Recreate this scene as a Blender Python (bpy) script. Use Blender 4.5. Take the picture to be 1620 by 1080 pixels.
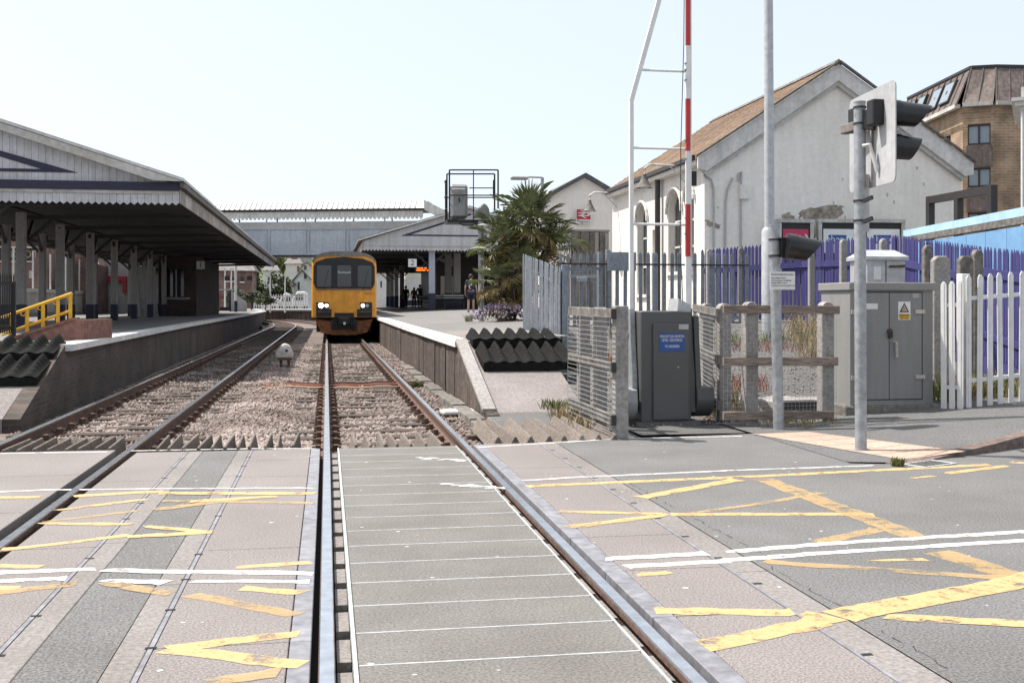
import bpy, bmesh, math, random
import numpy as np
from mathutils import Vector, Matrix, Euler
random.seed(7); np.random.seed(7)
for o in list(bpy.data.objects): bpy.data.objects.remove(o)
S = bpy.context.scene
COL = S.collection
# ---------------------------------------------------------------- camera, sky, sun
FPX, EYE, YH = 1730.0, 1.547, 480.0          # focal length in photo pixels, eye height above rail, horizon row
YAW = math.atan(293 / FPX); CA, SA = math.cos(YAW), math.sin(YAW)
cam = bpy.data.cameras.new('camera'); cam_o = bpy.data.objects.new('camera', cam); COL.objects.link(cam_o)
cam.sensor_width = 36; cam.lens = FPX / 1620 * 36; cam.shift_y = -60 / 1620
cam.clip_start = .1; cam.clip_end = 6000
cam_o.location = (0, 0, EYE); cam_o.rotation_euler = (math.pi / 2, 0, -YAW)
S.camera = cam_o
SUN_AZ = math.atan2(-.88, .47); SUN_EL = math.radians(59)
to_sun = Vector((math.sin(SUN_AZ) * math.cos(SUN_EL), math.cos(SUN_AZ) * math.cos(SUN_EL), math.sin(SUN_EL)))
wd = bpy.data.worlds.new('World'); S.world = wd; wd.use_nodes = True
nt = wd.node_tree; bg = nt.nodes['Background']
sky = nt.nodes.new('ShaderNodeTexSky'); sky.sky_type = 'NISHITA'; sky.sun_disc = False
sky.sun_elevation = SUN_EL; sky.sun_rotation = SUN_AZ % (2 * math.pi)
sky.air_density = .5; sky.dust_density = 3.0; sky.ozone_density = .3; sky.altitude = 0
veil = nt.nodes.new('ShaderNodeMix'); veil.data_type = 'RGBA'; veil.inputs[0].default_value = .72      # thin even haze over the whole sky
veil.inputs[7].default_value = (2.52, 2.74, 2.85, 1)
nt.links.new(sky.outputs[0], veil.inputs[6]); nt.links.new(veil.outputs[2], bg.inputs[0]); bg.inputs[1].default_value = .15
sl = bpy.data.lights.new('sun', 'SUN'); sl.energy = 3.0; sl.angle = math.radians(.55); sl.color = (1, .95, .88)
so = bpy.data.objects.new('sun', sl); COL.objects.link(so); so.rotation_euler = to_sun.to_track_quat('Z', 'Y').to_euler()
S.view_settings.view_transform = 'Standard'; S.view_settings.look = 'None'; S.view_settings.gamma = 1
S.view_settings.exposure = 1.3
S.render.resolution_x, S.render.resolution_y = 1024, 682

# ---------------------------------------------------------------- helpers
def W(px, py, D):                      # photo pixel at a chosen distance -> place in the world
    xc = (px - 810) / FPX * D
    return Vector((xc * CA + D * SA, -xc * SA + D * CA, EYE - (py - YH) / FPX * D))
def G(px, py, z=0.0):                  # photo pixel on a level surface
    return W(px, py, (EYE - z) * FPX / (py - YH))
def atY(px, py, Y):                    # photo pixel on the plane y = Y
    t = (px - 810) / FPX; D = Y / (CA - t * SA); return W(px, py, D)
def atX(px, py, X):                    # photo pixel on the plane x = X
    t = (px - 810) / FPX; D = X / (t * CA + SA); return W(px, py, D)

MATS = {}
def mat(name, col, rough=.8, var=.12, scale=6., bump=0., metal=0., col2=None, big=.1, bigscale=.7, emit=0., stretch=None, bscale=None, spec=.5, streak=0.):
    if name in MATS: return MATS[name]
    m = bpy.data.materials.new(name); m.use_nodes = True; MATS[name] = m
    n, l = m.node_tree.nodes, m.node_tree.links; b = n['Principled BSDF']
    b.inputs['Roughness'].default_value = rough; b.inputs['Metallic'].default_value = metal
    b.inputs['Specular IOR Level'].default_value = spec
    geo = n.new('ShaderNodeNewGeometry'); vec = geo.outputs['Position']
    if stretch:
        mp = n.new('ShaderNodeMapping'); mp.inputs['Scale'].default_value = stretch; l.new(vec, mp.inputs[0]); vec = mp.outputs[0]
    def noise(sc, det=4, r=.6):
        t = n.new('ShaderNodeTexNoise'); t.inputs['Scale'].default_value = sc; t.inputs['Detail'].default_value = det; t.inputs['Roughness'].default_value = r
        l.new(vec, t.inputs['Vector']); return t.outputs['Fac']
    c = tuple(col) + (1,)
    dark = tuple(max(0, v * (1 - var * 1.6)) for v in col) + (1,); lite = tuple(min(1, v * (1 + var * 1.3)) for v in col) + (1,)
    if col2: dark = tuple(col2) + (1,)
    r = n.new('ShaderNodeValToRGB'); r.color_ramp.elements[0].position = .33; r.color_ramp.elements[1].position = .68
    r.color_ramp.elements[0].color = dark; r.color_ramp.elements[1].color = lite
    if col2: r.color_ramp.elements[1].color = c
    l.new(noise(scale), r.inputs[0]); out = r.outputs[0]
    if big:
        r2 = n.new('ShaderNodeValToRGB'); r2.color_ramp.elements[0].position = .3; r2.color_ramp.elements[1].position = .7
        r2.color_ramp.elements[0].color = (1 - big * 2, 1 - big * 2.1, 1 - big * 2.2, 1); r2.color_ramp.elements[1].color = (1, 1, 1, 1)
        l.new(noise(bigscale, 5), r2.inputs[0])
        mx = n.new('ShaderNodeMix'); mx.data_type = 'RGBA'; mx.blend_type = 'MULTIPLY'; mx.inputs[0].default_value = 1
        l.new(out, mx.inputs[6]); l.new(r2.outputs[0], mx.inputs[7]); out = mx.outputs[2]
    if streak:                                       # rain streaks and grime running down
        mp2 = n.new('ShaderNodeMapping'); mp2.inputs['Scale'].default_value = (5, 5, .35); l.new(geo.outputs['Position'], mp2.inputs[0])
        t3 = n.new('ShaderNodeTexNoise'); t3.inputs['Scale'].default_value = 1.6; t3.inputs['Detail'].default_value = 5; l.new(mp2.outputs[0], t3.inputs['Vector'])
        r3 = n.new('ShaderNodeValToRGB'); r3.color_ramp.elements[0].position = .36; r3.color_ramp.elements[1].position = .58
        r3.color_ramp.elements[0].color = (1 - streak, 1 - streak * 1.05, 1 - streak * 1.15, 1); r3.color_ramp.elements[1].color = (1, 1, 1, 1)
        l.new(t3.outputs['Fac'], r3.inputs[0])
        mx = n.new('ShaderNodeMix'); mx.data_type = 'RGBA'; mx.blend_type = 'MULTIPLY'; mx.inputs[0].default_value = 1
        l.new(out, mx.inputs[6]); l.new(r3.outputs[0], mx.inputs[7]); out = mx.outputs[2]
    l.new(out, b.inputs['Base Color'])
    if bump:
        bp = n.new('ShaderNodeBump'); bp.inputs['Strength'].default_value = bump; bp.inputs['Distance'].default_value = .02
        l.new(noise(bscale or scale * 3, 3), bp.inputs['Height']); l.new(bp.outputs[0], b.inputs['Normal'])
    if emit:
        b.inputs['Emission Color'].default_value = c; b.inputs['Emission Strength'].default_value = emit
    return m
def worn(name, col, thr=.42, rough=.7, scale=9., top=1.):     # road paint with flaked gaps
    m = mat(name, col, rough, .1, 30, big=.08, bigscale=2); n, l = m.node_tree.nodes, m.node_tree.links
    b = n['Principled BSDF']; geo = n.new('ShaderNodeNewGeometry')
    t = n.new('ShaderNodeTexNoise'); t.inputs['Scale'].default_value = scale; t.inputs['Detail'].default_value = 9; t.inputs['Roughness'].default_value = .75
    l.new(geo.outputs['Position'], t.inputs['Vector'])
    r = n.new('ShaderNodeValToRGB'); r.color_ramp.elements[0].position = thr - .05; r.color_ramp.elements[1].position = thr + .06; r.color_ramp.elements[1].color = (top, top, top, 1)
    t2 = n.new('ShaderNodeTexNoise'); t2.inputs['Scale'].default_value = 90; t2.inputs['Detail'].default_value = 4; l.new(geo.outputs['Position'], t2.inputs['Vector'])
    mi = n.new('ShaderNodeMath'); mi.operation = 'MULTIPLY_ADD'; mi.inputs[1].default_value = .16; mi.inputs[2].default_value = -.08; l.new(t2.outputs['Fac'], mi.inputs[0])
    ad = n.new('ShaderNodeMath'); ad.operation = 'ADD'; l.new(t.outputs['Fac'], ad.inputs[0]); l.new(mi.outputs[0], ad.inputs[1])
    l.new(ad.outputs[0], r.inputs[0]); l.new(r.outputs[0], b.inputs['Alpha']); return m
def brick_mat(name, c1, c2, mortar, sc=1., bw=.225, bh=.075, axis='XZ', rough=.9):
    if name in MATS: return MATS[name]
    m = bpy.data.materials.new(name); m.use_nodes = True; MATS[name] = m
    n, l = m.node_tree.nodes, m.node_tree.links; b = n['Principled BSDF']; b.inputs['Roughness'].default_value = rough
    geo = n.new('ShaderNodeNewGeometry'); sp = n.new('ShaderNodeSeparateXYZ'); cb = n.new('ShaderNodeCombineXYZ'); l.new(geo.outputs['Position'], sp.inputs[0])
    ad = n.new('ShaderNodeMath'); ad.operation = 'ADD'; l.new(sp.outputs[0], ad.inputs[0]); l.new(sp.outputs[1], ad.inputs[1])
    l.new(ad.outputs[0], cb.inputs[0]); l.new(sp.outputs[2], cb.inputs[1])
    t = n.new('ShaderNodeTexBrick'); t.inputs['Scale'].default_value = 1; t.inputs['Brick Width'].default_value = bw * sc; t.inputs['Row Height'].default_value = bh * sc
    t.inputs['Mortar Size'].default_value = .012 * sc; t.inputs['Color1'].default_value = c1 + (1,); t.inputs['Color2'].default_value = c2 + (1,); t.inputs['Mortar'].default_value = mortar + (1,)
    l.new(cb.outputs[0], t.inputs['Vector'])
    nz = n.new('ShaderNodeTexNoise'); nz.inputs['Scale'].default_value = 1.2; nz.inputs['Detail'].default_value = 6; l.new(geo.outputs['Position'], nz.inputs['Vector'])
    r = n.new('ShaderNodeValToRGB'); r.color_ramp.elements[0].position = .35; r.color_ramp.elements[0].color = (.55, .55, .55, 1); r.color_ramp.elements[1].position = .65; l.new(nz.outputs['Fac'], r.inputs[0])
    mx = n.new('ShaderNodeMix'); mx.data_type = 'RGBA'; mx.blend_type = 'MULTIPLY'; mx.inputs[0].default_value = 1
    l.new(t.outputs['Color'], mx.inputs[6]); l.new(r.outputs[0], mx.inputs[7]); l.new(mx.outputs[2], b.inputs['Base Color'])
    bp = n.new('ShaderNodeBump'); bp.inputs['Strength'].default_value = .5; bp.inputs['Distance'].default_value = .01; bp.invert = True
    l.new(t.outputs['Fac'], bp.inputs['Height']); l.new(bp.outputs[0], b.inputs['Normal']); return m

def wloc(o):
    v = Vector((0, 0, 0))
    while o is not None: v += o.location; o = o.parent
    return v
class MB:
    """collects faces given in the world (or in a frame: origin + turn about z)"""
    def __init__(s, org=None, rz=0.): s.v = []; s.f = []; s.o = Vector(org) if org is not None else None; s.c, s.s_ = math.cos(rz), math.sin(rz)
    def T(s, p):
        if s.o is None: return (p[0], p[1], p[2])
        return (s.o.x + p[0] * s.c - p[1] * s.s_, s.o.y + p[0] * s.s_ + p[1] * s.c, s.o.z + p[2])
    def add(s, pts, faces):
        k = len(s.v); s.v += [s.T(p) for p in pts]; s.f += [tuple(i + k for i in f) for f in faces]; return s
    def poly(s, pts): return s.add(pts, [tuple(range(len(pts)))])
    def extr(s, pts, vec):             # polygon swept along vec, closed
        n = len(pts); q = [(p[0] + vec[0], p[1] + vec[1], p[2] + vec[2]) for p in pts]
        return s.add(list(pts) + q, [tuple(range(n))[::-1], tuple(range(n, 2 * n))] + [(i, (i + 1) % n, n + (i + 1) % n, n + i) for i in range(n)])
    def box(s, x0, x1, y0, y1, z0, z1):
        return s.extr([(x0, y0, z0), (x1, y0, z0), (x1, y1, z0), (x0, y1, z0)], (0, 0, z1 - z0))
    def bar(s, p, q, w, h, up=(0, 0, 1)):   # rectangular bar from p to q
        p, q = Vector(p), Vector(q); d = (q - p).normalized(); u = Vector(up)
        if abs(d.dot(u)) > .97: u = Vector((0, 1, 0)) if abs(d.y) < .9 else Vector((1, 0, 0))
        a = d.cross(u).normalized(); u = a.cross(d).normalized(); a *= w / 2; u *= h / 2
        return s.extr([p - a - u, p + a - u, p + a + u, p - a + u], q - p)
    def tube(s, pts, r, n=8, cap=True):
        pts = [Vector(p) for p in pts]; rs = r if isinstance(r, (list, tuple)) else [r] * len(pts); k = len(s.v); vs = []; fs = []
        for i, p in enumerate(pts):
            d = (pts[min(i + 1, len(pts) - 1)] - pts[max(i - 1, 0)]).normalized()
            u = Vector((0, 0, 1)) if abs(d.z) < .9 else Vector((1, 0, 0)); a = d.cross(u).normalized(); b = a.cross(d)
            for j in range(n):
                t = 2 * math.pi * j / n; vs.append(p + a * (rs[i] * math.cos(t)) + b * (rs[i] * math.sin(t)))
        for i in range(len(pts) - 1):
            for j in range(n): fs.append((i * n + j, i * n + (j + 1) % n, (i + 1) * n + (j + 1) % n, (i + 1) * n + j))
        if cap: fs += [tuple(range(n))[::-1], tuple(range((len(pts) - 1) * n, len(pts) * n))]
        return s.add(vs, fs)
    def cyl(s, p, q, r, r2=None, n=12): return s.tube([p, q], [r, r if r2 is None else r2], n)
    def sphere(s, c, r, nu=10, nv=6, sc=(1, 1, 1)):
        vs = []; fs = []
        for i in range(nv + 1):
            t = math.pi * i / nv
            for j in range(nu):
                a = 2 * math.pi * j / nu; vs.append((c[0] + r * sc[0] * math.sin(t) * math.cos(a), c[1] + r * sc[1] * math.sin(t) * math.sin(a), c[2] + r * sc[2] * math.cos(t)))
        for i in range(nv):
            for j in range(nu): fs.append((i * nu + j, (i + 1) * nu + j, (i + 1) * nu + (j + 1) % nu, i * nu + (j + 1) % nu))
        return s.add(vs, fs)
    def build(s, name, m, parent=None, smooth=False, bevel=0., origin=None, kind=None, local=False):
        me = bpy.data.meshes.new(name)
        if local: o0 = Vector((0, 0, 0))
        elif parent is not None: o0 = wloc(parent)
        elif origin is not None: o0 = Vector(origin)
        else:
            a = np.array([tuple(v) for v in s.v]); o0 = Vector((float(a[:, 0].mean()), float(a[:, 1].mean()), float(a[:, 2].min())))
        me.from_pydata([(v[0] - o0.x, v[1] - o0.y, v[2] - o0.z) for v in s.v], [], s.f)
        bm = bmesh.new(); bm.from_mesh(me); bmesh.ops.recalc_face_normals(bm, faces=bm.faces)
        if bevel: bmesh.ops.bevel(bm, geom=list(bm.edges), offset=bevel, segments=1, affect='EDGES', clamp_overlap=True)
        bm.to_mesh(me); bm.free()
        if m is not None: me.materials.append(MATS[m] if isinstance(m, str) else m)
        if smooth:
            for p in me.polygons: p.use_smooth = True
            me.set_sharp_from_angle(angle=math.radians(smooth if smooth is not True else 40))
        o = bpy.data.objects.new(name, me); COL.objects.link(o)
        if parent is not None: o.parent = parent
        else: o.location = o0
        if kind: o['kind'] = kind
        return o
def box(name, m, parent, x0, x1, y0, y1, z0, z1, bevel=0.): return MB().box(x0, x1, y0, y1, z0, z1).build(name, m, parent, bevel=bevel)
def thing(name, label, cat, loc, group=None):
    o = bpy.data.objects.new(name, None); COL.objects.link(o); o.location = loc; o.empty_display_size = .2
    o['label'] = label; o['category'] = cat
    if group: o['group'] = group
    return o
def tag(o, label, cat, group=None):
    o['label'] = label; o['category'] = cat
    if group: o['group'] = group
    return o
def setting(name, loc=(0, 0, 0)):
    o = bpy.data.objects.new(name, None); COL.objects.link(o); o.location = loc; o['kind'] = 'structure'; return o
def inst(src, parent, at, rz=0., sc=None, rot=None):       # a copy of one mesh object at a world place
    c = src.copy(); COL.objects.link(c); c.parent = parent; c.location = Vector(at) - (wloc(parent) if parent else Vector((0, 0, 0)))
    c.rotation_euler = rot if rot else (0, 0, rz)
    if sc: c.scale = sc
    return c
def text(name, s, m, parent, at, size, rz=0., align='CENTER', tilt=math.pi / 2, ext=.001, sx=1.):
    cu = bpy.data.curves.new(name, 'FONT'); cu.body = s; cu.size = size; cu.align_x = align; cu.align_y = 'CENTER'; cu.extrude = ext; cu.resolution_u = 3
    t = bpy.data.objects.new('tmp', cu); COL.objects.link(t)
    dg = bpy.context.evaluated_depsgraph_get(); me = bpy.data.meshes.new_from_object(t.evaluated_get(dg)); bpy.data.objects.remove(t)
    me.materials.clear(); me.materials.append(MATS[m]); o = bpy.data.objects.new(name, me); COL.objects.link(o)
    o.parent = parent; o.location = Vector(at) - wloc(parent); o.rotation_euler = (tilt, 0, rz); o.scale = (sx, 1, 1); return o
def sst(a, b, x): t = max(0., min(1., (x - a) / (b - a))); return t * t * (3 - 2 * t)
def lin(a, b, x): return max(0., min(1., (x - a) / (b - a)))
# ---------------------------------------------------------------- materials
mat('asphalt', (.18, .177, .174), .9, .38, 75, .5, big=.14, bigscale=.9, bscale=220)
mat('asphalt_dark', (.155, .153, .152), .92, .35, 60, .6, big=.12, bscale=160)
mat('pink_panel', (.235, .209, .2), .85, .34, 85, .35, big=.1, bscale=260)
mat('deck_grey', (.18, .168, .158), .85, .3, 70, .35, big=.13, bigscale=1.6, bscale=300)
mat('concrete', (.33, .31, .295), .9, .18, 22, .3, big=.14)
mat('concrete_beam', (.245, .225, .215), .9, .2, 40, .3, big=.16)
mat('concrete_dirty', (.25, .232, .215), .92, .25, 14, .35, big=.25, streak=.35)
mat('joint', (.42, .44, .44), .6, .15, 20)
mat('rail_top', (.63, .65, .68), .24, .1, 9, metal=.9, big=.05)
mat('rail_rust', (.13, .075, .055), .85, .3, 25, .3)
mat('steel_strip', (.24, .24, .265), .6, .15, 12, metal=.1, big=.15, bigscale=3)
mat('ballast', (.32, .26, .235), .95, .5, 38, 1., col2=(.10, .078, .07), big=.2, bigscale=.35, bscale=45)
mat('stone', (.50, .415, .375), .95, .55, 9, .3, col2=(.2, .155, .14), big=.3, bigscale=.5)
mat('stone_grey', (.16, .155, .155), .95, .4, 9, .3)
mat('sleeper', (.105, .082, .07), .95, .35, 12, .6, big=.2, stretch=(1, 6, 1))
mat('sleeper_conc', (.28, .25, .23), .95, .25, 12, .4, big=.2)
mat('rust', (.115, .065, .045), .9, .35, 30, .4)
mat('timber', (.21, .175, .15), .9, .3, 14, .4, big=.2, stretch=(6, .8, 6))
mat('timber_rail', (.27, .215, .18), .9, .3, 9, .4, big=.2, stretch=(.8, 8, 8))
mat('black_rubber', (.012, .012, .0115), .9, .3, 20, .2, spec=.12)
mat('black', (.013, .013, .014), .55, .2, 10)
mat('black_gloss', (.012, .012, .013), .3, .2, 10)
mat('dark_void', (.012, .012, .012), .95, .1, 10)
mat('white_paint', (.7, .69, .675), .55, .06, 6, big=.05)
mat('white_dirty', (.66, .645, .62), .7, .1, 8, big=.12, streak=.18)
mat('coping_white', (.74, .735, .72), .8, .1, 20, .2, big=.14, bigscale=2)
mat('red_paint', (.5, .03, .03), .5, .1, 8)
mat('yellow_rail', (.72, .42, .02), .45, .1, 8)
mat('galv', (.36, .375, .39), .5, .14, 14, metal=.35, big=.1, bigscale=2.5)
mat('galv_fence', (.25, .275, .31), .55, .14, 14, metal=.3, big=.1, bigscale=2)
mat('galv_light', (.46, .47, .48), .45, .1, 9, metal=.25, big=.06)
mat('board_shaded', (.43, .43, .44), .6, .08, 8, big=.12)  # white signal board, its shade put into the colour as an even grey
mat('cab_grey', (.245, .242, .238), .65, .06, 60, .12, big=.07, streak=.1, bscale=150)
mat('cab_cap', (.25, .245, .24), .6, .06, 40, .1)
mat('machine_grey', (.085, .086, .086), .5, .06, 50, .08, big=.08)
mat('sign_blue', (.02, .08, .3), .5, .05, 5)
mat('sign_white', (.75, .75, .74), .5, .04, 5)
mat('sign_red', (.45, .02, .04), .5, .06, 5)
mat('sign_yellow', (.75, .42, .03), .5, .05, 5)
mat('navy', (.02, .02, .05), .6, .1, 5)
mat('purple', (.04, .036, .165), .7, .2, 14, .2, big=.15, stretch=(4, 4, .5))
mat('render_cream', (.72, .69, .64), .92, .05, 9, .15, big=.06, streak=.08)
mat('render_gable', (.80, .75, .69), .92, .035, 9, .15, big=.05, streak=.05)
mat('render_peel', (.34, .29, .24), .95, .3, 8, .4)
mat('trim_cream', (.68, .66, .63), .75, .08, 7, big=.12, streak=.1)
mat('canopy_board', (.56, .56, .58), .75, .07, 10, big=.1, streak=.16)
mat('canopy_trim', (.56, .54, .50), .75, .1, 9, big=.2, bigscale=1.2)
mat('canopy_side', (.55, .51, .47), .8, .2, 5, big=.25, streak=.45)
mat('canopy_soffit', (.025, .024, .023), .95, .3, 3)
mat('roof_sheet', (.62, .62, .62), .6, .1, 6, big=.15)
mat('roof_gutter', (.16, .145, .13), .85, .3, 8)
mat('pillar_grey', (.30, .285, .27), .7, .08, 10, big=.1)
mat('pillar_blue', (.4, .43, .5), .6, .08, 10, big=.06)
mat('bridge_paint', (.42, .46, .51), .6, .07, 6, big=.1, bigscale=.8, streak=.12)
mat('platform_top', (.20, .19, .185), .92, .2, 30, .3, big=.14, bigscale=.6)
mat('platform_slab', (.25, .222, .212), .92, .16, 26, .3, big=.16, bigscale=.9)
mat('plat_wall2', (.12, .088, .07), .95, .4, 8, .5, big=.3, streak=.4)
mat('gravel_grey', (.19, .185, .18), .95, .45, 45, .9, col2=(.08, .08, .078), big=.15, bscale=70)
mat('slate_lichen', (.31, .19, .105), .9, .35, 3.2, .5, col2=(.16, .125, .105), big=.2, bscale=20)
mat('slate', (.1, .1, .105), .8, .2, 4, .3)
mat('copper_roof', (.165, .128, .115), .6, .2, 5, .15, big=.2, streak=.3)
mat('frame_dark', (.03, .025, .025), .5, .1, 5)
mat('blue_hoard', (.17, .34, .55), .6, .06, 5, big=.05)
mat('blue_hoard_light', (.42, .62, .82), .55, .06, 5)
mat('leaf_palm', (.19, .215, .085), .36, .35, 3.0, big=.2)
mat('leaf_palm_dry', (.27, .2, .085), .6, .35, 4)
mat('trunk', (.075, .05, .035), .95, .4, 20, .8)
mat('leaf', (.06, .085, .03), .7, .4, 2.5, big=.2)
mat('leaf_far', (.085, .105, .05), .8, .35, 1.0)
mat('leaf_light', (.16, .18, .06), .75, .3, 3)
mat('grass', (.13, .15, .04), .85, .4, 4)
mat('straw', (.38, .29, .15), .9, .3, 8)
mat('weed_red', (.26, .085, .06), .85, .35, 8)
mat('petal', (.55, .42, .58), .7, .3, 12)
mat('grass_hill', (.13, .145, .06), .95, .35, .08, col2=(.055, .075, .035), big=.2, bigscale=.02)
mat('train_yellow', (.84, .36, .03), .4, .08, 5, big=.1, streak=.12)
mat('train_side', (.06, .07, .16), .4, .1, 5)
mat('train_roof', (.2, .185, .17), .7, .15, 6)
mat('train_orange', (.22, .085, .03), .8, .3, 8)
mat('lamp_on', (1., .93, .78), .3, 0, 5, big=0, emit=14)
mat('lamp_dim', (1., .97, .9), .3, 0, 5, big=0, emit=3)
mat('lens_grey', (.4, .4, .4), .25, .05, 5)
mat('led', (1., .2, .02), .4, 0, 5, big=0, emit=.7)
mat('skin', (.45, .26, .19), .6, .06, 10)
mat('hair', (.035, .022, .015), .7, .2, 20)
mat('cloth_navy', (.018, .022, .05), .85, .15, 12)
mat('cloth_grey', (.07, .085, .085), .85, .15, 12)
mat('cloth_red', (.36, .075, .05), .85, .15, 12)
mat('cloth_dark', (.02, .02, .024), .85, .15, 12)
mat('shoe_blue', (.1, .17, .45), .6, .1, 9)
mat('brick_ramp', (.26, .13, .1), .9, .2, 9, .3, big=.15)
mat('house_white', (.68, .67, .65), .85, .06, 3)
mat('house_grey', (.42, .41, .4), .85, .08, 3)
mat('house_cream', (.6, .55, .46), .85, .06, 3)
mat('roof_far', (.17, .155, .15), .9, .15, 1.5)
mat('roof_orange', (.36, .2, .11), .9, .15, 1.5)
mat('box_white', (.8, .8, .8), .5, .04, 2)
mat('cable_red', (.42, .13, .08), .7, .1, 8)
mat('cable_tan', (.45, .3, .2), .7, .1, 8)
mat('tactile', (.46, .335, .265), .85, .12, 30, .2, big=.12)
mat('kerb_stone', (.21, .155, .135), .9, .25, 15, .4, big=.2)
mat('white_ground_signal', (.6, .55, .5), .6, .15, 10, big=.2)
mat('sig_grey', (.3, .3, .3), .6, .1, 8, big=.12)
mat('wire', (.42, .42, .42), .5, .1, 20, metal=.4)
mat('hinge', (.5, .44, .4), .6, .15, 20)
mat('banner_pink', (.5, .03, .09), .5, .05, 5)
brick_mat('brick_dark', (.115, .07, .052), (.06, .045, .038), (.09, .08, .07))
brick_mat('brick_red', (.28, .11, .075), (.2, .085, .06), (.3, .26, .23))
brick_mat('brick_tan', (.42, .27, .155), (.35, .215, .12), (.4, .33, .26), 2.)
brick_mat('brick_far', (.22, .11, .09), (.17, .085, .07), (.25, .2, .18), 2.)
worn('paint_yellow', (.55, .375, .175), .415, scale=6., top=.93); worn('paint_yellow_thin', (.52, .36, .17), .43, scale=4., top=.62)
worn('paint_white', (.68, .67, .655), .405, scale=7., top=.95)
def glass_mat(name, col, rough=.06):
    m = bpy.data.materials.new(name); m.use_nodes = True; MATS[name] = m; b = m.node_tree.nodes['Principled BSDF']
    b.inputs['Base Color'].default_value = col + (1,); b.inputs['Roughness'].default_value = rough; b.inputs['Specular IOR Level'].default_value = .8
glass_mat('glass_dark', (.02, .022, .024)); glass_mat('glass_sky', (.2, .24, .28), .04); glass_mat('glass_train', (.02, .026, .026), .12)
def wave_mat(name, col, dark, axis, pitch, thin=.06, rough=.75):      # flat sheets with fine standing seams too small to build
    m = mat(name, col, rough, .08, 6, big=.12); return m
# ---------------------------------------------------------------- ground, road, crossing
def sheet(name, m, nx, ny, fx, fy, fz, kind='structure', parent=None):
    """grid sheet: fx(u), fy(v) -> plan, fz(x, y) -> height"""
    mb = MB(); vs = []; fs = []
    for j in range(ny + 1):
        for i in range(nx + 1):
            x, y = fx(i / nx, j / ny), fy(i / nx, j / ny); vs.append((x, y, fz(x, y)))
    for j in range(ny):
        for i in range(nx): k = j * (nx + 1) + i; fs.append((k, k + 1, k + nx + 2, k + nx + 1))
    mb.add(vs, fs); o = mb.build(name, m, parent, origin=(0, 0, 0), smooth=60)
    if kind: o['kind'] = kind
    return o
MB().poly([(-3000, -600, -.45), (3000, -600, -.45), (3000, 4000, -.45), (-3000, 4000, -.45)]).build('ground', 'gravel_grey', origin=(0, 0, 0), kind='structure')
def hill_z(x, y):
    d = x * SA + y * CA
    return -.3 + 27 * sst(170, 560, d) * (1 + .18 * math.sin(x * .013 + 1) + .1 * math.sin(x * .031)) + 1.2 * math.sin(x * .05) * math.sin(y * .04) * lin(180, 260, d)
sheet('hill', 'grass_hill', 60, 34, lambda u, v: -600 + 1100 * u, lambda u, v: 130 + 900 * v, hill_z)
def pav_z(x, y): return .075 * max(0, min(4.5, x - 5.7))
def plat2_z(x, y): return .9 + .045 * max(0, min(5, x - 2.2)) + .002 * max(0, y - 30)
def verge_z(x, y): return max(pav_z(x, y), plat2_z(x, 24) * lin(14.4, 24., y))
# main road asphalt, either side of the track crossing
road = MB().poly([(2.52, -25, 0), (60, -25, 0), (60, 14, 0), (11.2, 13.4, 0), (9.2, 11.9, 0), (7.38, 10.70, 0), (6.32, 10.18, 0), (5.4, 9.78, 0), (5.0, 9.9, 0), (5.0, 12.35, 0), (2.52, 12.02, 0)]).build('road', 'asphalt', origin=(0, 0, 0), kind='structure')
road_l = MB().poly([(-60, -25, 0), (-4.35, -25, 0), (-4.35, 12.1, 0), (-60, 14, 0)]).build('road', 'asphalt', origin=(0, 0, 0), kind='structure')
# pavement in front of the cabinets, with its kerb
kp = [(5.0, 9.86), (5.4, 9.76), (5.85, 9.93), (6.32, 10.16), (6.85, 10.40), (7.38, 10.68), (8.3, 11.25), (9.2, 11.9), (11.2, 13.4), (20, 20), (40, 33)]
def kerb_at(x):
    for (x0, y0), (x1, y1) in zip(kp, kp[1:]):
        if x0 <= x <= x1: return y0 + (y1 - y0) * (x - x0) / (x1 - x0)
    return kp[-1][1]
sheet('pavement', 'asphalt_dark', 40, 6, lambda u, v: 5.0 + 35 * u * u, lambda u, v: (lambda x: kerb_at(x) + .11 + (max(13.55, kerb_at(x) + 3) - kerb_at(x) - .11) * v)(5.0 + 35 * u * u), lambda x, y: pav_z(x, y) + .004)
ks = setting('kerb')
for (a, b) in zip(kp[1:], kp[2:]):
    n = max(1, int(math.dist(a, b) / .7))
    for i in range(n):
        p = Vector((a[0] + (b[0] - a[0]) * i / n, a[1] + (b[1] - a[1]) * i / n, 0)); q = Vector((a[0] + (b[0] - a[0]) * (i + 1) / n, a[1] + (b[1] - a[1]) * (i + 1) / n, 0))
        d = (q - p).normalized(); s = Vector((-d.y, d.x, 0)) * .125; q = q - d * .008
        zp, zq = pav_z(p.x, 0) + .008, pav_z(q.x, 0) + .008; m = MB()
        lo = -.12
        m.add([p + Vector((0, 0, lo)), q + Vector((0, 0, lo)), q + s + Vector((0, 0, lo)), p + s + Vector((0, 0, lo)), p + Vector((0, 0, zp - .012)), q + Vector((0, 0, zq - .012)), q + s + Vector((0, 0, zq)), p + s + Vector((0, 0, zp))], [(0, 1, 5, 4), (1, 2, 6, 5), (2, 3, 7, 6), (3, 0, 4, 7), (4, 5, 6, 7), (0, 3, 2, 1)])
        m.build('kerb_stone', 'kerb_stone', ks)
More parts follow.
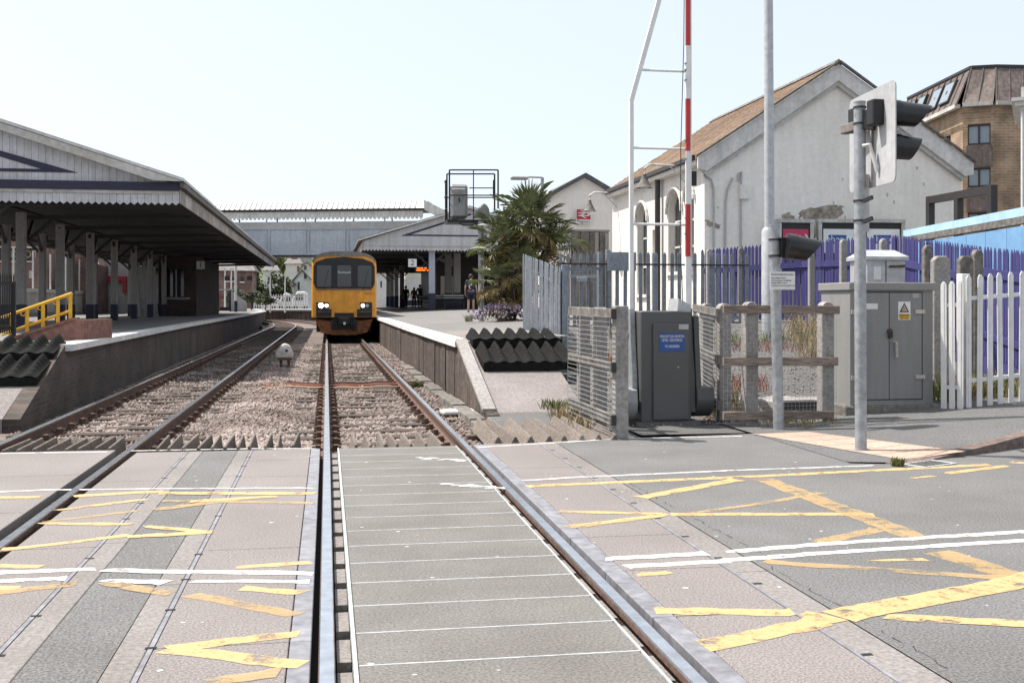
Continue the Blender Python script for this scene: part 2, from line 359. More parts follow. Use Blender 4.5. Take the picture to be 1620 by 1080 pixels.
# tactile paving strip by the signal post: small slabs with blisters
tp = setting('tactile_paving')
A, B = Vector((4.95, 12.25, 0)), Vector((5.6, 10.0, 0)); dv = (B - A); nrow = 6
for i in range(nrow):
    for j in range(2):
        p = A + dv * (i / nrow); q = A + dv * ((i + 1) / nrow - .006); w = Vector((.38, .05, 0))
        p = p + w * j; q = q + w * j; w2 = w * .985; m = MB()
        zz = lambda v: max(pav_z(v.x, 0), 0) + .009
        m.poly([(v.x, v.y, zz(v)) for v in (p, p + w2, q + w2, q)])
        for a in range(4):
            for b in range(4):
                c = p + (q - p) * ((a + .5) / 4) + w2 * ((b + .5) / 4); z = zz(c); r = .012
                m.add([(c.x - r, c.y - r, z), (c.x + r, c.y - r, z), (c.x + r, c.y + r, z), (c.x - r, c.y + r, z), (c.x, c.y, z + .006)], [(0, 1, 4), (1, 2, 4), (2, 3, 4), (3, 0, 4)])
        m.build('tactile_slab', 'tactile', tp)
# gully grating in the road by the kerb
gr = thing('drain_grating', 'iron slotted drain grating in the road against the kerb', 'drain', (5.75, 9.75, 0))
gm = MB((5.72, 9.72, .002), .42); gm.box(-.26, .26, -.14, .14, 0, .006); gm.build('frame', 'joint', gr)
for k in range(7): MB((5.72, 9.72, .006), .42).box(-.2 + k * .058, -.17 + k * .058, -.11, .11, .001, .005).build('slot', 'dark_void', gr)

# crossing deck
deck = setting('crossing_deck')
Y0, Y1 = -6.0, 11.86
bed = box('deck_bed', 'dark_void', deck, -4.3, 2.3, Y0, Y1 - .06, -.3, -.10)
seams = [11.86, 11.72] + [11.72 - .467 * k for k in range(1, 38)]
src = None
for a, b in zip(seams, seams[1:]):
    L = a - b - .006
    if src is None or abs(L - .461) > .01 or abs(src.dimensions.y - .461) > .01:
        m = MB((0, 0, 0)); m.box(.135, 1.375, 0, L, -.08, 0); p = m.build('deck_panel', 'deck_grey', deck, bevel=.005); p.location = (0, b + .003, 0); bpy.context.view_layer.update(); src = p
    else: p = inst(src, deck, (0, b + .003, 0))
js = None
for b in seams[1:-1]:
    if js is None: js = MB().box(.135, 1.378, -.007, .007, -.04, .0015).build('joint_strip', 'joint', deck); js.location = (0, b, 0)
    else: inst(js, deck, (0, b, 0))
box('edge_trim', 'joint', deck, .112, .131, Y0, Y1, -.08, .002); box('edge_trim', 'joint', deck, 1.379, 1.392, Y0, Y1, -.08, .002)
bs = None
for k in range(37):                                   # bearing blocks in the flangeways
    y = 11.45 - .467 * k
    for x0, x1 in ((.045, .108), (1.396, 1.455)):
        if bs is None or x0 > 1:
            if x0 < 1: bs = MB().box(x0, x1, 0, .33, -.1, -.045).build('bearing_block', 'concrete_beam', deck); bs.location = (0, y, 0)
            elif k == 0: bs2 = MB().box(x0, x1, 0, .33, -.1, -.045).build('bearing_block', 'concrete_beam', deck); bs2.location = (0, y, 0)
            else: inst(bs2, deck, (0, y, 0))
        else: inst(bs, deck, (0, y, 0))
def strip(name, m, x0, x1, cuts, z=0., bev=.004):
    for a, b in zip(cuts, cuts[1:]): MB().box(x0, x1, b + .004, a - .004, -.09, z).build(name, m, deck, bevel=bev)
strip('edge_rubber', 'steel_strip', -.165, -.07, [11.86, 9.6, 7.05, 5.1, 2.8, .6, -2, -6], .001)
strip('outer_panel', 'pink_panel', -.765, -.17, [11.86, 11.05, 10.02, 7.08, 5.1, 2.8, .6, -2, -6])
strip('steel_channel', 'steel_strip', -.79, -.768, [11.86, 7.0, 2, -6], .001, 0)
strip('edge_beam', 'concrete_beam', -.925, -.794, [11.86, 9.4, 6.25, 3.3, .4, -6])
strip('infill_strip', 'asphalt', -1.275, -.929, [11.86, -6], -.002, 0)
strip('edge_beam', 'concrete_beam', -1.42, -1.279, [11.86, 10.2, 7.4, 4.5, 1.6, -6])
strip('steel_channel', 'steel_strip', -1.445, -1.423, [11.86, 7.6, 2, -6], .001, 0)
strip('outer_panel', 'pink_panel', -1.95, -1.448, [11.86, 9.95, 7.3, 5.2, 2.8, .6, -2, -6])
strip('inner_panel', 'pink_panel', -3.42, -2.2, [12.1, 10.4, 8.6, 6.8, 5, 2.8, .6, -2, -6])
strip('outer_panel', 'pink_panel', -4.3, -3.66, [12.1, 10.1, 8.3, 6.5, 4.7, 2.8, .6, -2, -6])
strip('edge_rubber', 'steel_strip', 1.585, 1.70, [11.9, 10.1, 7.05, 6.13, 5.2, 2.9, .6, -2, -6], .001)
strip('outer_panel', 'pink_panel', 1.705, 2.30, [11.95, 10.12, 7.06, 6.14, 5.2, 2.9, .6, -2, -6])
strip('steel_channel', 'steel_strip', 2.304, 2.322, [11.95, 8.0, 2, -6], .001, 0)
strip('edge_beam', 'concrete_beam', 2.326, 2.515, [12.0, 9.3, 6.0, 3.0, .4, -6])
for x in (-.80, -1.44, 2.345):                        # lifting notches along the beams
    for k in range(14):
        MB().box(x - (.02 if x > 0 else .005), x + (.03 if x > 0 else .045), 11.3 - k * .62, 11.33 - k * .62, .0003, .0016).build('notch', 'dark_void', deck)

# painted lines: places read off the ground plane; (points, width, paint)
def pline(pts, w, m, z=.005, par=road):
    P = [G(x, y) for x, y in pts]; L = []; R = []
    for i, p in enumerate(P):
        d = (P[min(i + 1, len(P) - 1)] - P[max(i - 1, 0)]).normalized(); s = Vector((-d.y, d.x, 0)) * w / 2; L.append(p + s); R.append(p - s)
    n = len(P); mb = MB()
    for i in range(n - 1):                          # a little ragged along both sides
        k = max(1, int((P[i + 1] - P[i]).length / .07)); la = []; ra = []
        for j in range(k + 1):
            t = j / k; e = .011 if 0 < j < k else (.03 if (j == 0 and i == 0) or (j == k and i == n - 2) else 0)
            la.append(L[i].lerp(L[i + 1], t) + Vector((random.uniform(-e, e), random.uniform(-e, e), 0))); ra.append(R[i].lerp(R[i + 1], t) + Vector((random.uniform(-e, e), random.uniform(-e, e), 0)))
        for j in range(k): mb.poly([(v.x, v.y, z) for v in (la[j], la[j + 1], ra[j + 1], ra[j])])
    return mb.build('painted_line', m, par)
zi = 0
for pts, w, m in [
    ([(833, 769), (1167, 754.7), (1411, 742.7), (1567, 735)], .12, 'paint_yellow'),
    ([(757, 707.5), (840, 702.5), (985, 693.5), (1175, 690)], .05, 'paint_white'),
    ([(826, 760.5), (900, 755.5), (1184, 743), (1385, 736.4)], .05, 'paint_white'),
    ([(1013, 787), (1167, 758.5)], .13, 'paint_yellow'), ([(1205, 757), (1447, 849)], .2, 'paint_yellow_thin'),
    ([(1073, 815), (1190, 799), (1302, 779.5)], .07, 'paint_yellow_thin'), ([(1060, 813.5), (1384, 813)], .11, 'paint_yellow'),
    ([(1291, 858), (1393, 837)], .12, 'paint_yellow_thin'),
    ([(1153, 873), (1300, 860.5), (1620, 841), (1760, 833)], .085, 'paint_white'), ([(1142, 887), (1300, 875), (1620, 855), (1760, 847)], .085, 'paint_white'),
    ([(1211, 889), (1420, 903), (1593, 915)], .1, 'paint_yellow_thin'), ([(1322, 975), (1480, 945), (1590, 925), (1720, 890)], .2, 'paint_yellow'),
    ([(1405, 976), (1620, 987), (1800, 996)], .11, 'paint_yellow'), ([(1482, 872), (1615, 915)], .2, 'paint_yellow_thin'),
    ([(1034, 966), (1264, 969)], .12, 'paint_yellow'), ([(1113, 1023), (1200, 1004), (1296, 985)], .15, 'paint_yellow'), ([(1268, 968), (1322, 985)], .13, 'paint_yellow'),
    ([(880, 809), (1051, 813)], .09, 'paint_yellow'), ([(898, 834), (1055, 814)], .1, 'paint_yellow'),
    ([(957, 884.5), (1117, 875.5)], .085, 'paint_white'), ([(986, 896), (1160, 887)], .085, 'paint_white'), ([(1004, 910), (1064, 905)], .08, 'paint_yellow'),
    ([(1375, 887), (1460, 885)], .05, 'paint_yellow'), ([(1495, 749), (1593, 737)], .1, 'paint_yellow'), ([(1442, 757), (1475, 753)], .05, 'paint_yellow'), ([(1600, 731), (1700, 740)], .1, 'paint_yellow'),
    ([(-60, 780), (80, 775), (267, 773), (497, 772)], .05, 'paint_white'), ([(-60, 718), (172, 714.5)], .05, 'paint_white'), ([(203, 713), (400, 709.5), (500, 709.5)], .05, 'paint_white'),
    ([(-60, 788), (64, 786)], .1, 'paint_yellow'), ([(112, 785), (258, 777)], .12, 'paint_yellow'), ([(252, 780), (496, 780.5)], .13, 'paint_yellow'),
    ([(88, 807.5), (228, 790)], .08, 'paint_yellow'), ([(62, 828), (205, 829.5)], .08, 'paint_yellow'), ([(66, 826), (222, 807)], .06, 'paint_yellow_thin'),
    ([(4, 869.5), (100, 859), (202, 847)], .08, 'paint_yellow'), ([(206, 848.5), (338, 842)], .1, 'paint_yellow'), ([(226, 832), (336, 842)], .09, 'paint_yellow'),
    ([(246, 806), (380, 789)], .11, 'paint_yellow_thin'), ([(255, 792), (500, 796)], .09, 'paint_yellow_thin'), ([(300, 793), (440, 785)], .1, 'paint_yellow'),
    ([(372, 897.5), (490, 889.5)], .085, 'paint_yellow'), ([(383, 931), (482, 937.5)], .09, 'paint_yellow'),
    ([(-60, 908), (155, 899.5)], .08, 'paint_white'), ([(163, 902), (270, 904), (491, 906.5)], .085, 'paint_white'), ([(-60, 922), (110, 914.5)], .07, 'paint_white'), ([(159, 918.5), (263, 921)], .08, 'paint_white'), ([(300, 919.5), (487, 920)], .06, 'paint_white'),
    ([(266, 1027), (360, 1014), (474, 1003)], .1, 'paint_yellow'), ([(266, 1027.5), (380, 1040), (472, 1053)], .12, 'paint_yellow'),
    ([(-60, 893), (72, 897)], .09, 'paint_yellow'), ([(-60, 932), (24, 929)], .09, 'paint_yellow'), ([(-40, 942), (126, 923)], .09, 'paint_yellow_thin'), ([(165, 921), (270, 940)], .1, 'paint_yellow_thin'),
    ([(330, 1078), (440, 1064)], .1, 'paint_yellow_thin'), ([(300, 940), (470, 973)], .1, 'paint_yellow_thin')]:
    zi = (zi + 1) % 7
    pline(pts, w, m, .0022 + .0002 * zi)
for x, y, r in [(690, 722, .1), (735, 764, .1)]:                  # pale scuffs on the deck
    c = G(x + 15, y + 5); m = MB()
    for k in range(26):
        t = random.random() - .5; p = c + Vector((t * .5, t * -.28 + random.gauss(0, .035), .003 + k * 1e-4)); s = random.uniform(.01, .035)
        m.poly([(p.x + s * 1.8 * math.cos(q), p.y + s * math.sin(q), p.z) for q in (.2, 1.5, 2.7, 3.9, 5.2)])
    m.build('chalk_scuff', 'paint_white', deck, kind='stuff')

m = MB()                                               # paint specks and droppings trodden into the deck and road
for k in range(80):
    x, y = random.uniform(-1.2, 6.), random.uniform(4.3, 11.6); s_ = random.uniform(.005, .014)
    if any(abs(x - r) < .16 for r in (0, 1.5)): continue
    m.poly([(x + s_ * random.uniform(.5, 1.3) * math.cos(q) * 1.5, y + s_ * random.uniform(.5, 1.3) * math.sin(q), .002) for q in (.2, 1.2, 2.3, 3.3, 4.3, 5.4)])
m.build('paint_specks', 'house_white', deck, kind='stuff')
m = MB()                                               # cracks along the asphalt joints
for (x0, y0, x1, y1) in ((2.56, 9.3, 2.66, 6.2), (2.62, 8.6, 3.4, 8.2), (3.2, 8.9, 4.2, 8.85), (2.57, 6.1, 2.6, 4.2)):
    n = int(math.dist((x0, y0), (x1, y1)) / .06); P = [(x0 + (x1 - x0) * i / n + random.gauss(0, .012), y0 + (y1 - y0) * i / n + random.gauss(0, .012)) for i in range(n + 1)]
    for (a, b) in zip(P, P[1:]):
        w_ = random.uniform(.0008, .0045)
        if random.random() > .3: m.poly([(a[0] - w_, a[1], .0012), (b[0] - w_, b[1], .0012), (b[0] + w_, b[1], .0012), (a[0] + w_, a[1], .0012)])
m.build('crack', 'dark_void', road, kind='stuff')
# ---------------------------------------------------------------- tracks
def rail_curve(x, y):                                  # tracks straight to y = 70, then bending left
    return x - max(0, y - 74) ** 2 * .0042 * (1 if x < -1 else 1.)
def rail_profile(hw):
    return [(-.07, -.16), (.07, -.16), (.07, -.15), (.012, -.13), (.012, -.045), (.036, -.035), (.036, -.004), (-.036, -.004), (-.036, -.035), (-.012, -.045), (-.012, -.13), (-.07, -.15)]
def make_track(name, label, xs, ya, yb, sl_a, sl_b):
    t = thing(name, label, 'track', (xs[0], 12, 0))
    for x in xs:
        ys = [ya, 11.86] + [y for y in np.arange(15, 70, 10)] + [y for y in np.arange(70, yb, 4)] + [yb]
        for prof, nm, m in ((rail_profile(1), 'rail', 'rail_rust'), ([(-.034, -.003), (.034, -.003), (.030, .006), (-.030, .006)], 'running_surface', 'rail_top')):
            mb = MB(); n = len(prof); vs = []; fs = []
            for y in ys: vs += [(rail_curve(x, y) + a, y, b) for a, b in prof]
            for i in range(len(ys) - 1):
                for j in range(n): fs.append((i * n + j, i * n + (j + 1) % n, (i + 1) * n + (j + 1) % n, (i + 1) * n + j))
            fs += [tuple(range(n))[::-1], tuple(range((len(ys) - 1) * n, len(ys) * n))]
            mb.add(vs, fs); ob = mb.build(nm, m, t if nm == 'rail' else rl)
            if nm == 'rail': rl = ob
    cx = sum(xs) / 2; s0 = c0 = None; y = sl_a; k = 0
    while y < sl_b:
        p = (rail_curve(cx, y), y + random.uniform(-.03, .03), -.165 + random.uniform(-.012, .008))
        if s0 is None: s0 = MB().box(-1.28, 1.28, -.125, .125, -.12, 0).build('sleeper', 'sleeper', t, bevel=.012, local=True); s0.location = Vector(p) - t.location; sl_ = s0
        else: sl_ = inst(s0, t, p, random.uniform(-.012, .012))
        if y < 46:
            for x in (-.75, .75):
                if c0 is None:
                    m = MB(); m.box(-.17, .17, -.07, .07, 0, .03); m.box(-.13, -.07, -.06, .06, .03, .075); m.box(.07, .13, -.06, .06, .03, .075); m.cyl((-.15, 0, .03), (-.15, 0, .06), .02, n=6); m.cyl((.15, 0, .03), (.15, 0, .06), .02, n=6)
                    c0 = m.build('rail_chair', 'rust', sl_, local=True); c0.location = (x, 0, 0)
                else:
                    c = c0.copy(); COL.objects.link(c); c.parent = sl_; c.location = (x, 0, 0)
        y += .68; k += 1
make_track('railway_track', 'straight railway track carrying the yellow train, polished rails on timber sleepers', (0, 1.5), -6, 110, 12.2, 47)
make_track('railway_track', 'left railway track curving away beside the shaded platform wall', (-3.56, -2.06), -6, 150, 12.4, 96)

# ballast: a bed plus loose stones
def bal_z(x, y):
    d = min(abs(x), abs(x - 1.5), abs(x + 2.06), abs(x + 3.56))
    hump = .05 * sst(.4, .9, min(abs(x + 1.03), 1.0) * -1 + 1.03)
    if y < 13.12: return -.32
    return -.205 + hump + .02 * math.sin(x * 5.1 + y * 1.3) * math.sin(y * 2.3) + (.03 if x > 1.75 else 0)
sheet('ballast_bed', 'ballast', 46, 120, lambda u, v: -4.35 + 6.75 * u - max(0, 11.9 + 140 * v ** 1.7 - 74) ** 2 * .0042, lambda u, v: 11.87 + 140 * v ** 1.7, lambda x, y: bal_z(x, y) if y < 74 else -.2)
def stones(name, m, n, f, smin, smax, kind='stuff'):
    """n loose angular stones, f() -> (x, y, z)"""
    base = np.array([(1, 0, 0), (-1, 0, 0), (0, 1, 0), (0, -1, 0), (0, 0, 1), (0, 0, -1)], float)
    tri = np.array([(0, 2, 4), (2, 1, 4), (1, 3, 4), (3, 0, 4), (2, 0, 5), (1, 2, 5), (3, 1, 5), (0, 3, 5)])
    P = f(n); n = len(P); sc = np.random.uniform(smin, smax, (n, 1, 1)) * np.random.uniform(.6, 1.25, (n, 6, 3)); sc[:, :, 2] *= .75
    V = base[None] * sc + np.random.uniform(-.25, .25, (n, 6, 3)) * sc
    an = np.random.uniform(0, 6.28, n); c, s = np.cos(an), np.sin(an); x = V[:, :, 0] * c[:, None] - V[:, :, 1] * s[:, None]; y = V[:, :, 0] * s[:, None] + V[:, :, 1] * c[:, None]
    V[:, :, 0], V[:, :, 1] = x, y; V += P[:, None, :]
    me = bpy.data.meshes.new(name); me.vertices.add(n * 6); me.vertices.foreach_set('co', V.reshape(-1).astype(np.float32))
    F = (tri[None] + (np.arange(n) * 6)[:, None, None]).reshape(-1); nf = n * 8
    me.loops.add(nf * 3); me.loops.foreach_set('vertex_index', F.astype(np.int32)); me.polygons.add(nf); me.polygons.foreach_set('loop_start', np.arange(0, nf * 3, 3, dtype=np.int32))
    me.update(calc_edges=True); me.materials.append(MATS[m]); o = bpy.data.objects.new(name, me); COL.objects.link(o); o['kind'] = kind; return o
def bal_pts(xa, xb, ya, yb, pw=1.6, keep=None):
    def f(n):
        x = np.random.uniform(xa, xb, n); y = ya + (yb - ya) * np.random.uniform(0, 1, n) ** pw
        ok = np.ones(n, bool)
        for r in (0, 1.5, -2.06, -3.56): ok &= np.abs(x - r) > .085
        if keep is not None: ok &= keep(x, y)
        x, y = x[ok], y[ok]; z = np.array([bal_z(a, b) for a, b in zip(x, y)]) + np.random.uniform(.0, .02, len(x)); return np.stack([x, y, z], 1)
    return f
offsl = lambda x, y: (np.abs(((y - 12.2 + .34) % .68) - .34) > np.random.uniform(.05, .17, len(x))) | (np.abs(x - .75) > 1.3) | (np.random.rand(len(x)) < .12)
offsl2 = lambda x, y: (np.abs(((y - 12.4 + .34) % .68) - .34) > np.random.uniform(.06, .17, len(x))) | (np.random.rand(len(x)) < .1)
MB_ = stones('ballast_stones', 'stone', 23000, bal_pts(-2.0, -.1, 13.05, 48, 1.8), .018, .042); MB_['label'] = 'loose pinkish ballast stones between the two tracks'
stones('ballast_stones', 'stone', 20000, bal_pts(.1, 2.15, 13.05, 47, 1.8, offsl), .018, .042)
stones('ballast_stones', 'stone', 16000, bal_pts(-4.1, -2.1, 13.1, 46, 1.8, offsl2), .018, .042)

# ---------------------------------------------------------------- platforms, ramps, verge
P1E = [(-3.95, 18.1), (-4.08, 24), (-4.33, 36), (-4.48, 50), (-4.7, 72), (-5.3, 100), (-7.6, 122)]
def p1x(y):
    for (x0, y0), (x1, y1) in zip(P1E, P1E[1:]):
        if y <= y1: return x0 + (x1 - x0) * max(0, y - y0) / (y1 - y0)
    return P1E[-1][0]
pl1 = setting('platform_one')
sheet('surface', 'platform_top', 8, 40, lambda u, v: p1x(18.1 + 104 * v) - .3 - 24 * (1 - u), lambda u, v: 18.1 + 104 * v, lambda x, y: .9, None, pl1)
mb = MB()
ys = [18.1, 20, 24, 30, 36, 43, 50, 60, 72, 86, 100, 111, 122]
for a, b in zip(ys, ys[1:]): mb.add([(p1x(a) - .1, a, -.4), (p1x(b) - .1, b, -.4), (p1x(b) - .1, b, .8), (p1x(a) - .1, a, .8)], [(0, 1, 2, 3)])
mb.add([(p1x(18.1) - .1, 18.1, -.4), (-24, 18.1, -.4), (-24, 18.1, .88), (p1x(18.1) - .1, 18.1, .8)], [(0, 1, 2, 3)])
mb.add([(p1x(122) - .1, 122, -.4), (-32, 122, -.4), (-32, 122, .88), (p1x(122) - .1, 122, .8)], [(0, 1, 2, 3)])
mb.build('brick_face', 'brick_dark', pl1)
y = 18.1
while y < 121:                                         # coping stones with white painted nosing
    b = min(y + .92 if y < 60 else y + 4, 122); a = y + .006
    MB().add([(p1x(a), a, .80), (p1x(b), b, .80), (p1x(b) - .32, b, .80), (p1x(a) - .32, a, .80), (p1x(a), a, .905), (p1x(b), b, .905), (p1x(b) - .32, b, .905), (p1x(a) - .32, a, .905)], [(0, 1, 5, 4), (1, 2, 6, 5), (2, 3, 7, 6), (3, 0, 4, 7), (4, 5, 6, 7), (0, 3, 2, 1)]).build('coping_stone', 'coping_white', pl1)
    y = b
# ramp at the near end of platform one
MB().extr([(-4.05, 15.55, -.3), (-4.05, 18.09, -.3), (-4.05, 18.09, .89), (-4.05, 15.55, 0)], (-.22, 0, 0)).build('ramp_wall', 'brick_dark', pl1)
MB().extr([(-4.28, 15.55, -.3), (-4.28, 18.09, -.3), (-4.28, 18.09, .86), (-4.28, 15.55, .0)], (-9, 0, 0)).build('ramp_slope', 'platform_slab', pl1)
pl2 = setting('platform_two')
sheet('surface', 'platform_slab', 10, 40, lambda u, v: 2.5 + 1.65 * u, lambda u, v: 18.6 + 5.4 * v, plat2_z, None, pl2)
sheet('surface', 'platform_top', 14, 40, lambda u, v: 2.5 + 18 * u, lambda u, v: 24 + 97 * v, plat2_z, None, pl2)
MB().add([(2.3, 18.6, -.4), (2.3, 120, -.4), (2.3, 120, .8), (2.3, 18.6, .8)], [(0, 1, 2, 3)]).build('face', 'plat_wall2', pl2)
y = 18.6; pk = 0
while y < 46:                                          # upright facing slabs under the coping, each a little uneven
    e = random.uniform(0, .025); w = random.uniform(.55, .8)
    MB().box(2.235 - e, 2.3, y + .012, y + w, -.35, .78).build('facing_slab', 'plat_wall2', pl2); y += w + .004
y = 18.6
while y < 119:
    b = min(y + (.92 if y < 46 else 5), 119); a = y + .006; z0, z1 = plat2_z(2.2, a), plat2_z(2.2, b)
    MB().add([(2.16, a, z0 - .1), (2.16, b, z1 - .1), (2.52, b, z1 - .1), (2.52, a, z0 - .1), (2.16, a, z0 + .006), (2.16, b, z1 + .006), (2.52, b, z1 + .006), (2.52, a, z0 + .006)], [(0, 1, 5, 4), (1, 2, 6, 5), (2, 3, 7, 6), (3, 0, 4, 7), (4, 5, 6, 7), (0, 3, 2, 1)]).build('coping_stone', 'coping_white', pl2)
    y = b
MB().extr([(2.2, 15.0, -.3), (2.2, 18.6, -.3), (2.2, 18.6, .9), (2.2, 15.35, .03), (2.2, 15.0, .0)], (.17, 0, 0)).build('ramp_wall', 'plat_wall2', pl2)
MB().extr([(2.17, 15.3, .012), (2.17, 18.6, .90), (2.17, 18.6, .95), (2.17, 15.3, .06)], (.19, 0, 0)).build('ramp_kerb', 'concrete', pl2)
MB().extr([(2.38, 15.0, -.3), (2.38, 18.59, -.3), (2.38, 18.59, .86), (2.38, 15.35, .0)], (1.3, 0, 0)).build('ramp_slope', 'platform_slab', pl2)
for i in range(5): MB().box(1.95, 2.18, 13.9 + i * 1.1, 14.95 + i * 1.1, -.22, -.06 + .02 * (i % 2)).build('trough_lid', 'concrete_dirty', pl2, bevel=.01)
for i in range(9): MB().box(1.93, 2.17, 19.5 + i * 1.1, 20.5 + i * 1.1, -.22, -.08 + .02 * (i % 2)).build('trough_lid', 'concrete_dirty', pl2, bevel=.01)
sheet('verge', 'gravel_grey', 46, 34, lambda u, v: 3.69 + 30 * u ** 1.6, lambda u, v: 12.6 + 12.4 * v, lambda x, y: verge_z(x, y) - .012 + .012 * math.sin(7 * x) * math.sin(6 * y) if y > 13.3 else verge_z(x, y) - .02)
sheet('verge', 'asphalt_dark', 6, 12, lambda u, v: 2.2 + 1.5 * u, lambda u, v: 12.03 + 3.4 * v, lambda x, y: -.06 + .045 * lin(12, 15, y))
sheet('station_yard', 'asphalt_dark', 10, 14, lambda u, v: 9 + 70 * u, lambda u, v: 24.9 + 120 * v, lambda x, y: plat2_z(10, min(y, 60)) - .04)
# ---------------------------------------------------------------- timber trespass guards at the edge of the crossing
def guard(label, x0, x1, n, ya, L, z0=-.19, tip=-.015, m='timber', skew=0., wid=None, dz=0.):
    t = thing('timber_guard', label, 'trespass guard', ((x0 + x1) / 2, ya, z0), 'timber trespass guards beside the crossing')
    pitch = (x1 - x0) / n; w = wid or pitch * .92; src = None
    MB().box(x0 - .05, x1 + .05, ya + .15, ya + .3, z0 - .06, z0 - .002).build('bearer', 'sleeper', t); MB().box(x0 - .05, x1 + .05, ya + L - .3, ya + L - .16, z0 - .06, z0 - .002).build('bearer', 'sleeper', t)
    for k in range(n):
        x = x0 + pitch * (k + .5); h = tip - z0
        if src is None:
            src = MB().extr([(-w / 2, 0, 0), (w / 2, 0, 0), (.012, 0, h), (-.012, 0, h)], (skew, L, dz)).build('timber_ridge', m, t, local=True, bevel=.006); r = src
        else: r = src.copy(); COL.objects.link(r); r.parent = t
        r.location = Vector((x + random.uniform(-.012, .012), ya + random.uniform(-.03, .03), z0)) - t.location; r.rotation_euler = (random.uniform(-.008, .008), random.uniform(-.06, .06), random.uniform(-.035, .035))
guard('row of pointed timber ridges between the rails in front of the train', .22, 1.3, 7, 11.93, 1.15, -.29, .02)
guard('pale row of touching timber ridges at the foot of the right ramp', 1.78, 3.32, 8, 12.06, 1.75, -.1, .06, wid=.185, dz=.04)
guard('long row of pointed timber ridges between the two tracks', -1.85, -.3, 11, 11.96, 1.15, -.29, .03, wid=.115)
guard('row of long timber ridges between the rails of the left track', -3.42, -2.2, 8, 12.16, 1.0, -.29, .02, wid=.11)
guard('short row of timber ridges left of the left track below the ramp', -4.7, -3.72, 6, 12.16, 1.0, -.29, .02, wid=.11)

# black rubber pyramid mats on the two ramps
def pyramid_mat(label, x0, x1, ya, yb, za, zb, n, par_m='black_rubber'):
    t = thing('rubber_pyramid_mat', label, 'trespass mat', ((x0 + x1) / 2, ya, za), 'rubber trespass mats on the platform ramps')
    L = yb - ya; sl_ = (zb - za) / L; dx = (x1 - x0) / n
    MB().extr([(x0, ya, za - .05), (x0, ya, za + .07), (x0, yb, zb + .07), (x0, yb, zb - .05)], (x1 - x0, 0, 0)).build('base', par_m, t)
    src = None
    for k in range(n):
        if src is None:                                # one ridged wave: rises from the front to a rounded crest at the back
            m = MB(); N = 13; prof = [(-.5 + i / 12, .5 + .5 * math.cos(math.pi * (-1 + i / 6))) for i in range(13)]; vs = []; fs = []
            for j in range(N + 1):
                v = j / N
                for (u, hh) in prof:
                    rib = .007 * (1 if (j % 2) else -1)
                    vs.append((u * dx + dx / 2, v * L, .07 + sl_ * v * L + (.03 + .095 * min(1, v * 1.5)) * hh + (rib * hh)))
            w = len(prof)
            for j in range(N):
                for i in range(w - 1): fs.append((j * w + i, j * w + i + 1, (j + 1) * w + i + 1, (j + 1) * w + i))
            m.add(vs, fs); k2 = len(m.v); base = [((u * dx + dx / 2), L, .03 + sl_ * L) for u, _ in prof]
            m.add(base + [vs[N * w + i] for i in range(w)], [(i, i + 1, w + i + 1, w + i) for i in range(w - 1)])
            src = m.build('rubber_wave', par_m, t, local=True); r = src
        else: r = src.copy(); COL.objects.link(r); r.parent = t
        r.location = Vector((x0 + k * dx, ya, za)) - t.location
pyramid_mat('upper black rubber pyramid mat at the top of the right ramp', 2.42, 3.95, 18.25, 19.2, .87, .92, 7)
pyramid_mat('lower black rubber pyramid mat on the slope of the right ramp', 2.44, 3.98, 17.1, 18.1, .54, .72, 7)
pyramid_mat('upper black rubber pyramid mat on the left ramp below the brick wall', -7.2, -4.1, 17.55, 18.4, .72, .86, 13)
pyramid_mat('lower black rubber pyramid mat on the slope of the left ramp', -7.2, -4.1, 16.6, 17.45, .42, .6, 13)

# small white ground signal between the tracks
p = G(450, 581, -.15); t = thing('ground_signal', 'small weathered white ground signal on stubby legs between the tracks', 'signal', p)
s = .95
for dx in (-.09, .11): MB(p).box(dx - .035, dx + .035, -.03, .05, 0, .22).build('leg', 'rust', t)
MB(p).box(-.17, .19, -.1, .14, .19, .25).build('base_plate', 'rust', t)
m = MB(p); m.extr([(-.24, -.1, .25), (.22, -.1, .25), (.24, -.1, .36), (.14, -.1, .58), (.02, -.1, .64), (-.06, -.1, .62), (-.22, -.1, .42)], (0, .3, 0)); m.build('housing', 'white_ground_signal', t, bevel=.03, smooth=50)
MB(p).cyl((.06, -.13, .45), (.06, -.1, .45), .035, n=10).build('lens', 'black', t)
# cables across the four-foot, small grid between the rails
for (ya, m_, lab) in ((23.0, 'cable_red', 'faded red cable laid across the track near the ground signal'), (22.3, 'cable_tan', 'tan cable laid across the track nearer the crossing'), (23.5, 'rust', 'rusty cable crossing the track furthest from the camera')):
    mb = MB(); mb.tube([(x, ya + .12 * math.sin(x * 2 + ya) - .08 * x, -.13 + .012 * math.sin(x * 7) + (.0 if abs(x) > .1 else -.03)) for x in np.arange(-1.3, 2.1, .2)], .02, 6); tag(mb.build('cable', m_, smooth=True), lab, 'cable', 'cables across the track')
g0 = G(563, 578, -.14); t = thing('track_ramp', 'small ribbed black ramp lying between the rails before the train', 'ramp', g0)
MB(g0).box(-.35, .35, -.3, .3, -.06, -.03).build('plate', 'black', t)
for k in range(6): MB(g0).extr([(-.33 + k * .12, -.28, -.03), (-.25 + k * .12, -.28, -.03), (-.27 + k * .12, .28, .06), (-.31 + k * .12, .28, .06)], (0, 0, .02)).build('rib', 'timber', t)
c = G(727, 654, -.13); m = MB(c); m.extr([(-.25, -.18, 0), (.2, -.2, 0), (.28, .0, 0), (.22, .2, 0), (-.2, .22, 0), (-.3, .05, 0)], (0, 0, .06)); tag(m.build('concrete_slab', 'house_white', bevel=.015), 'bright white broken slab lying on the ballast right of the rail', 'slab')

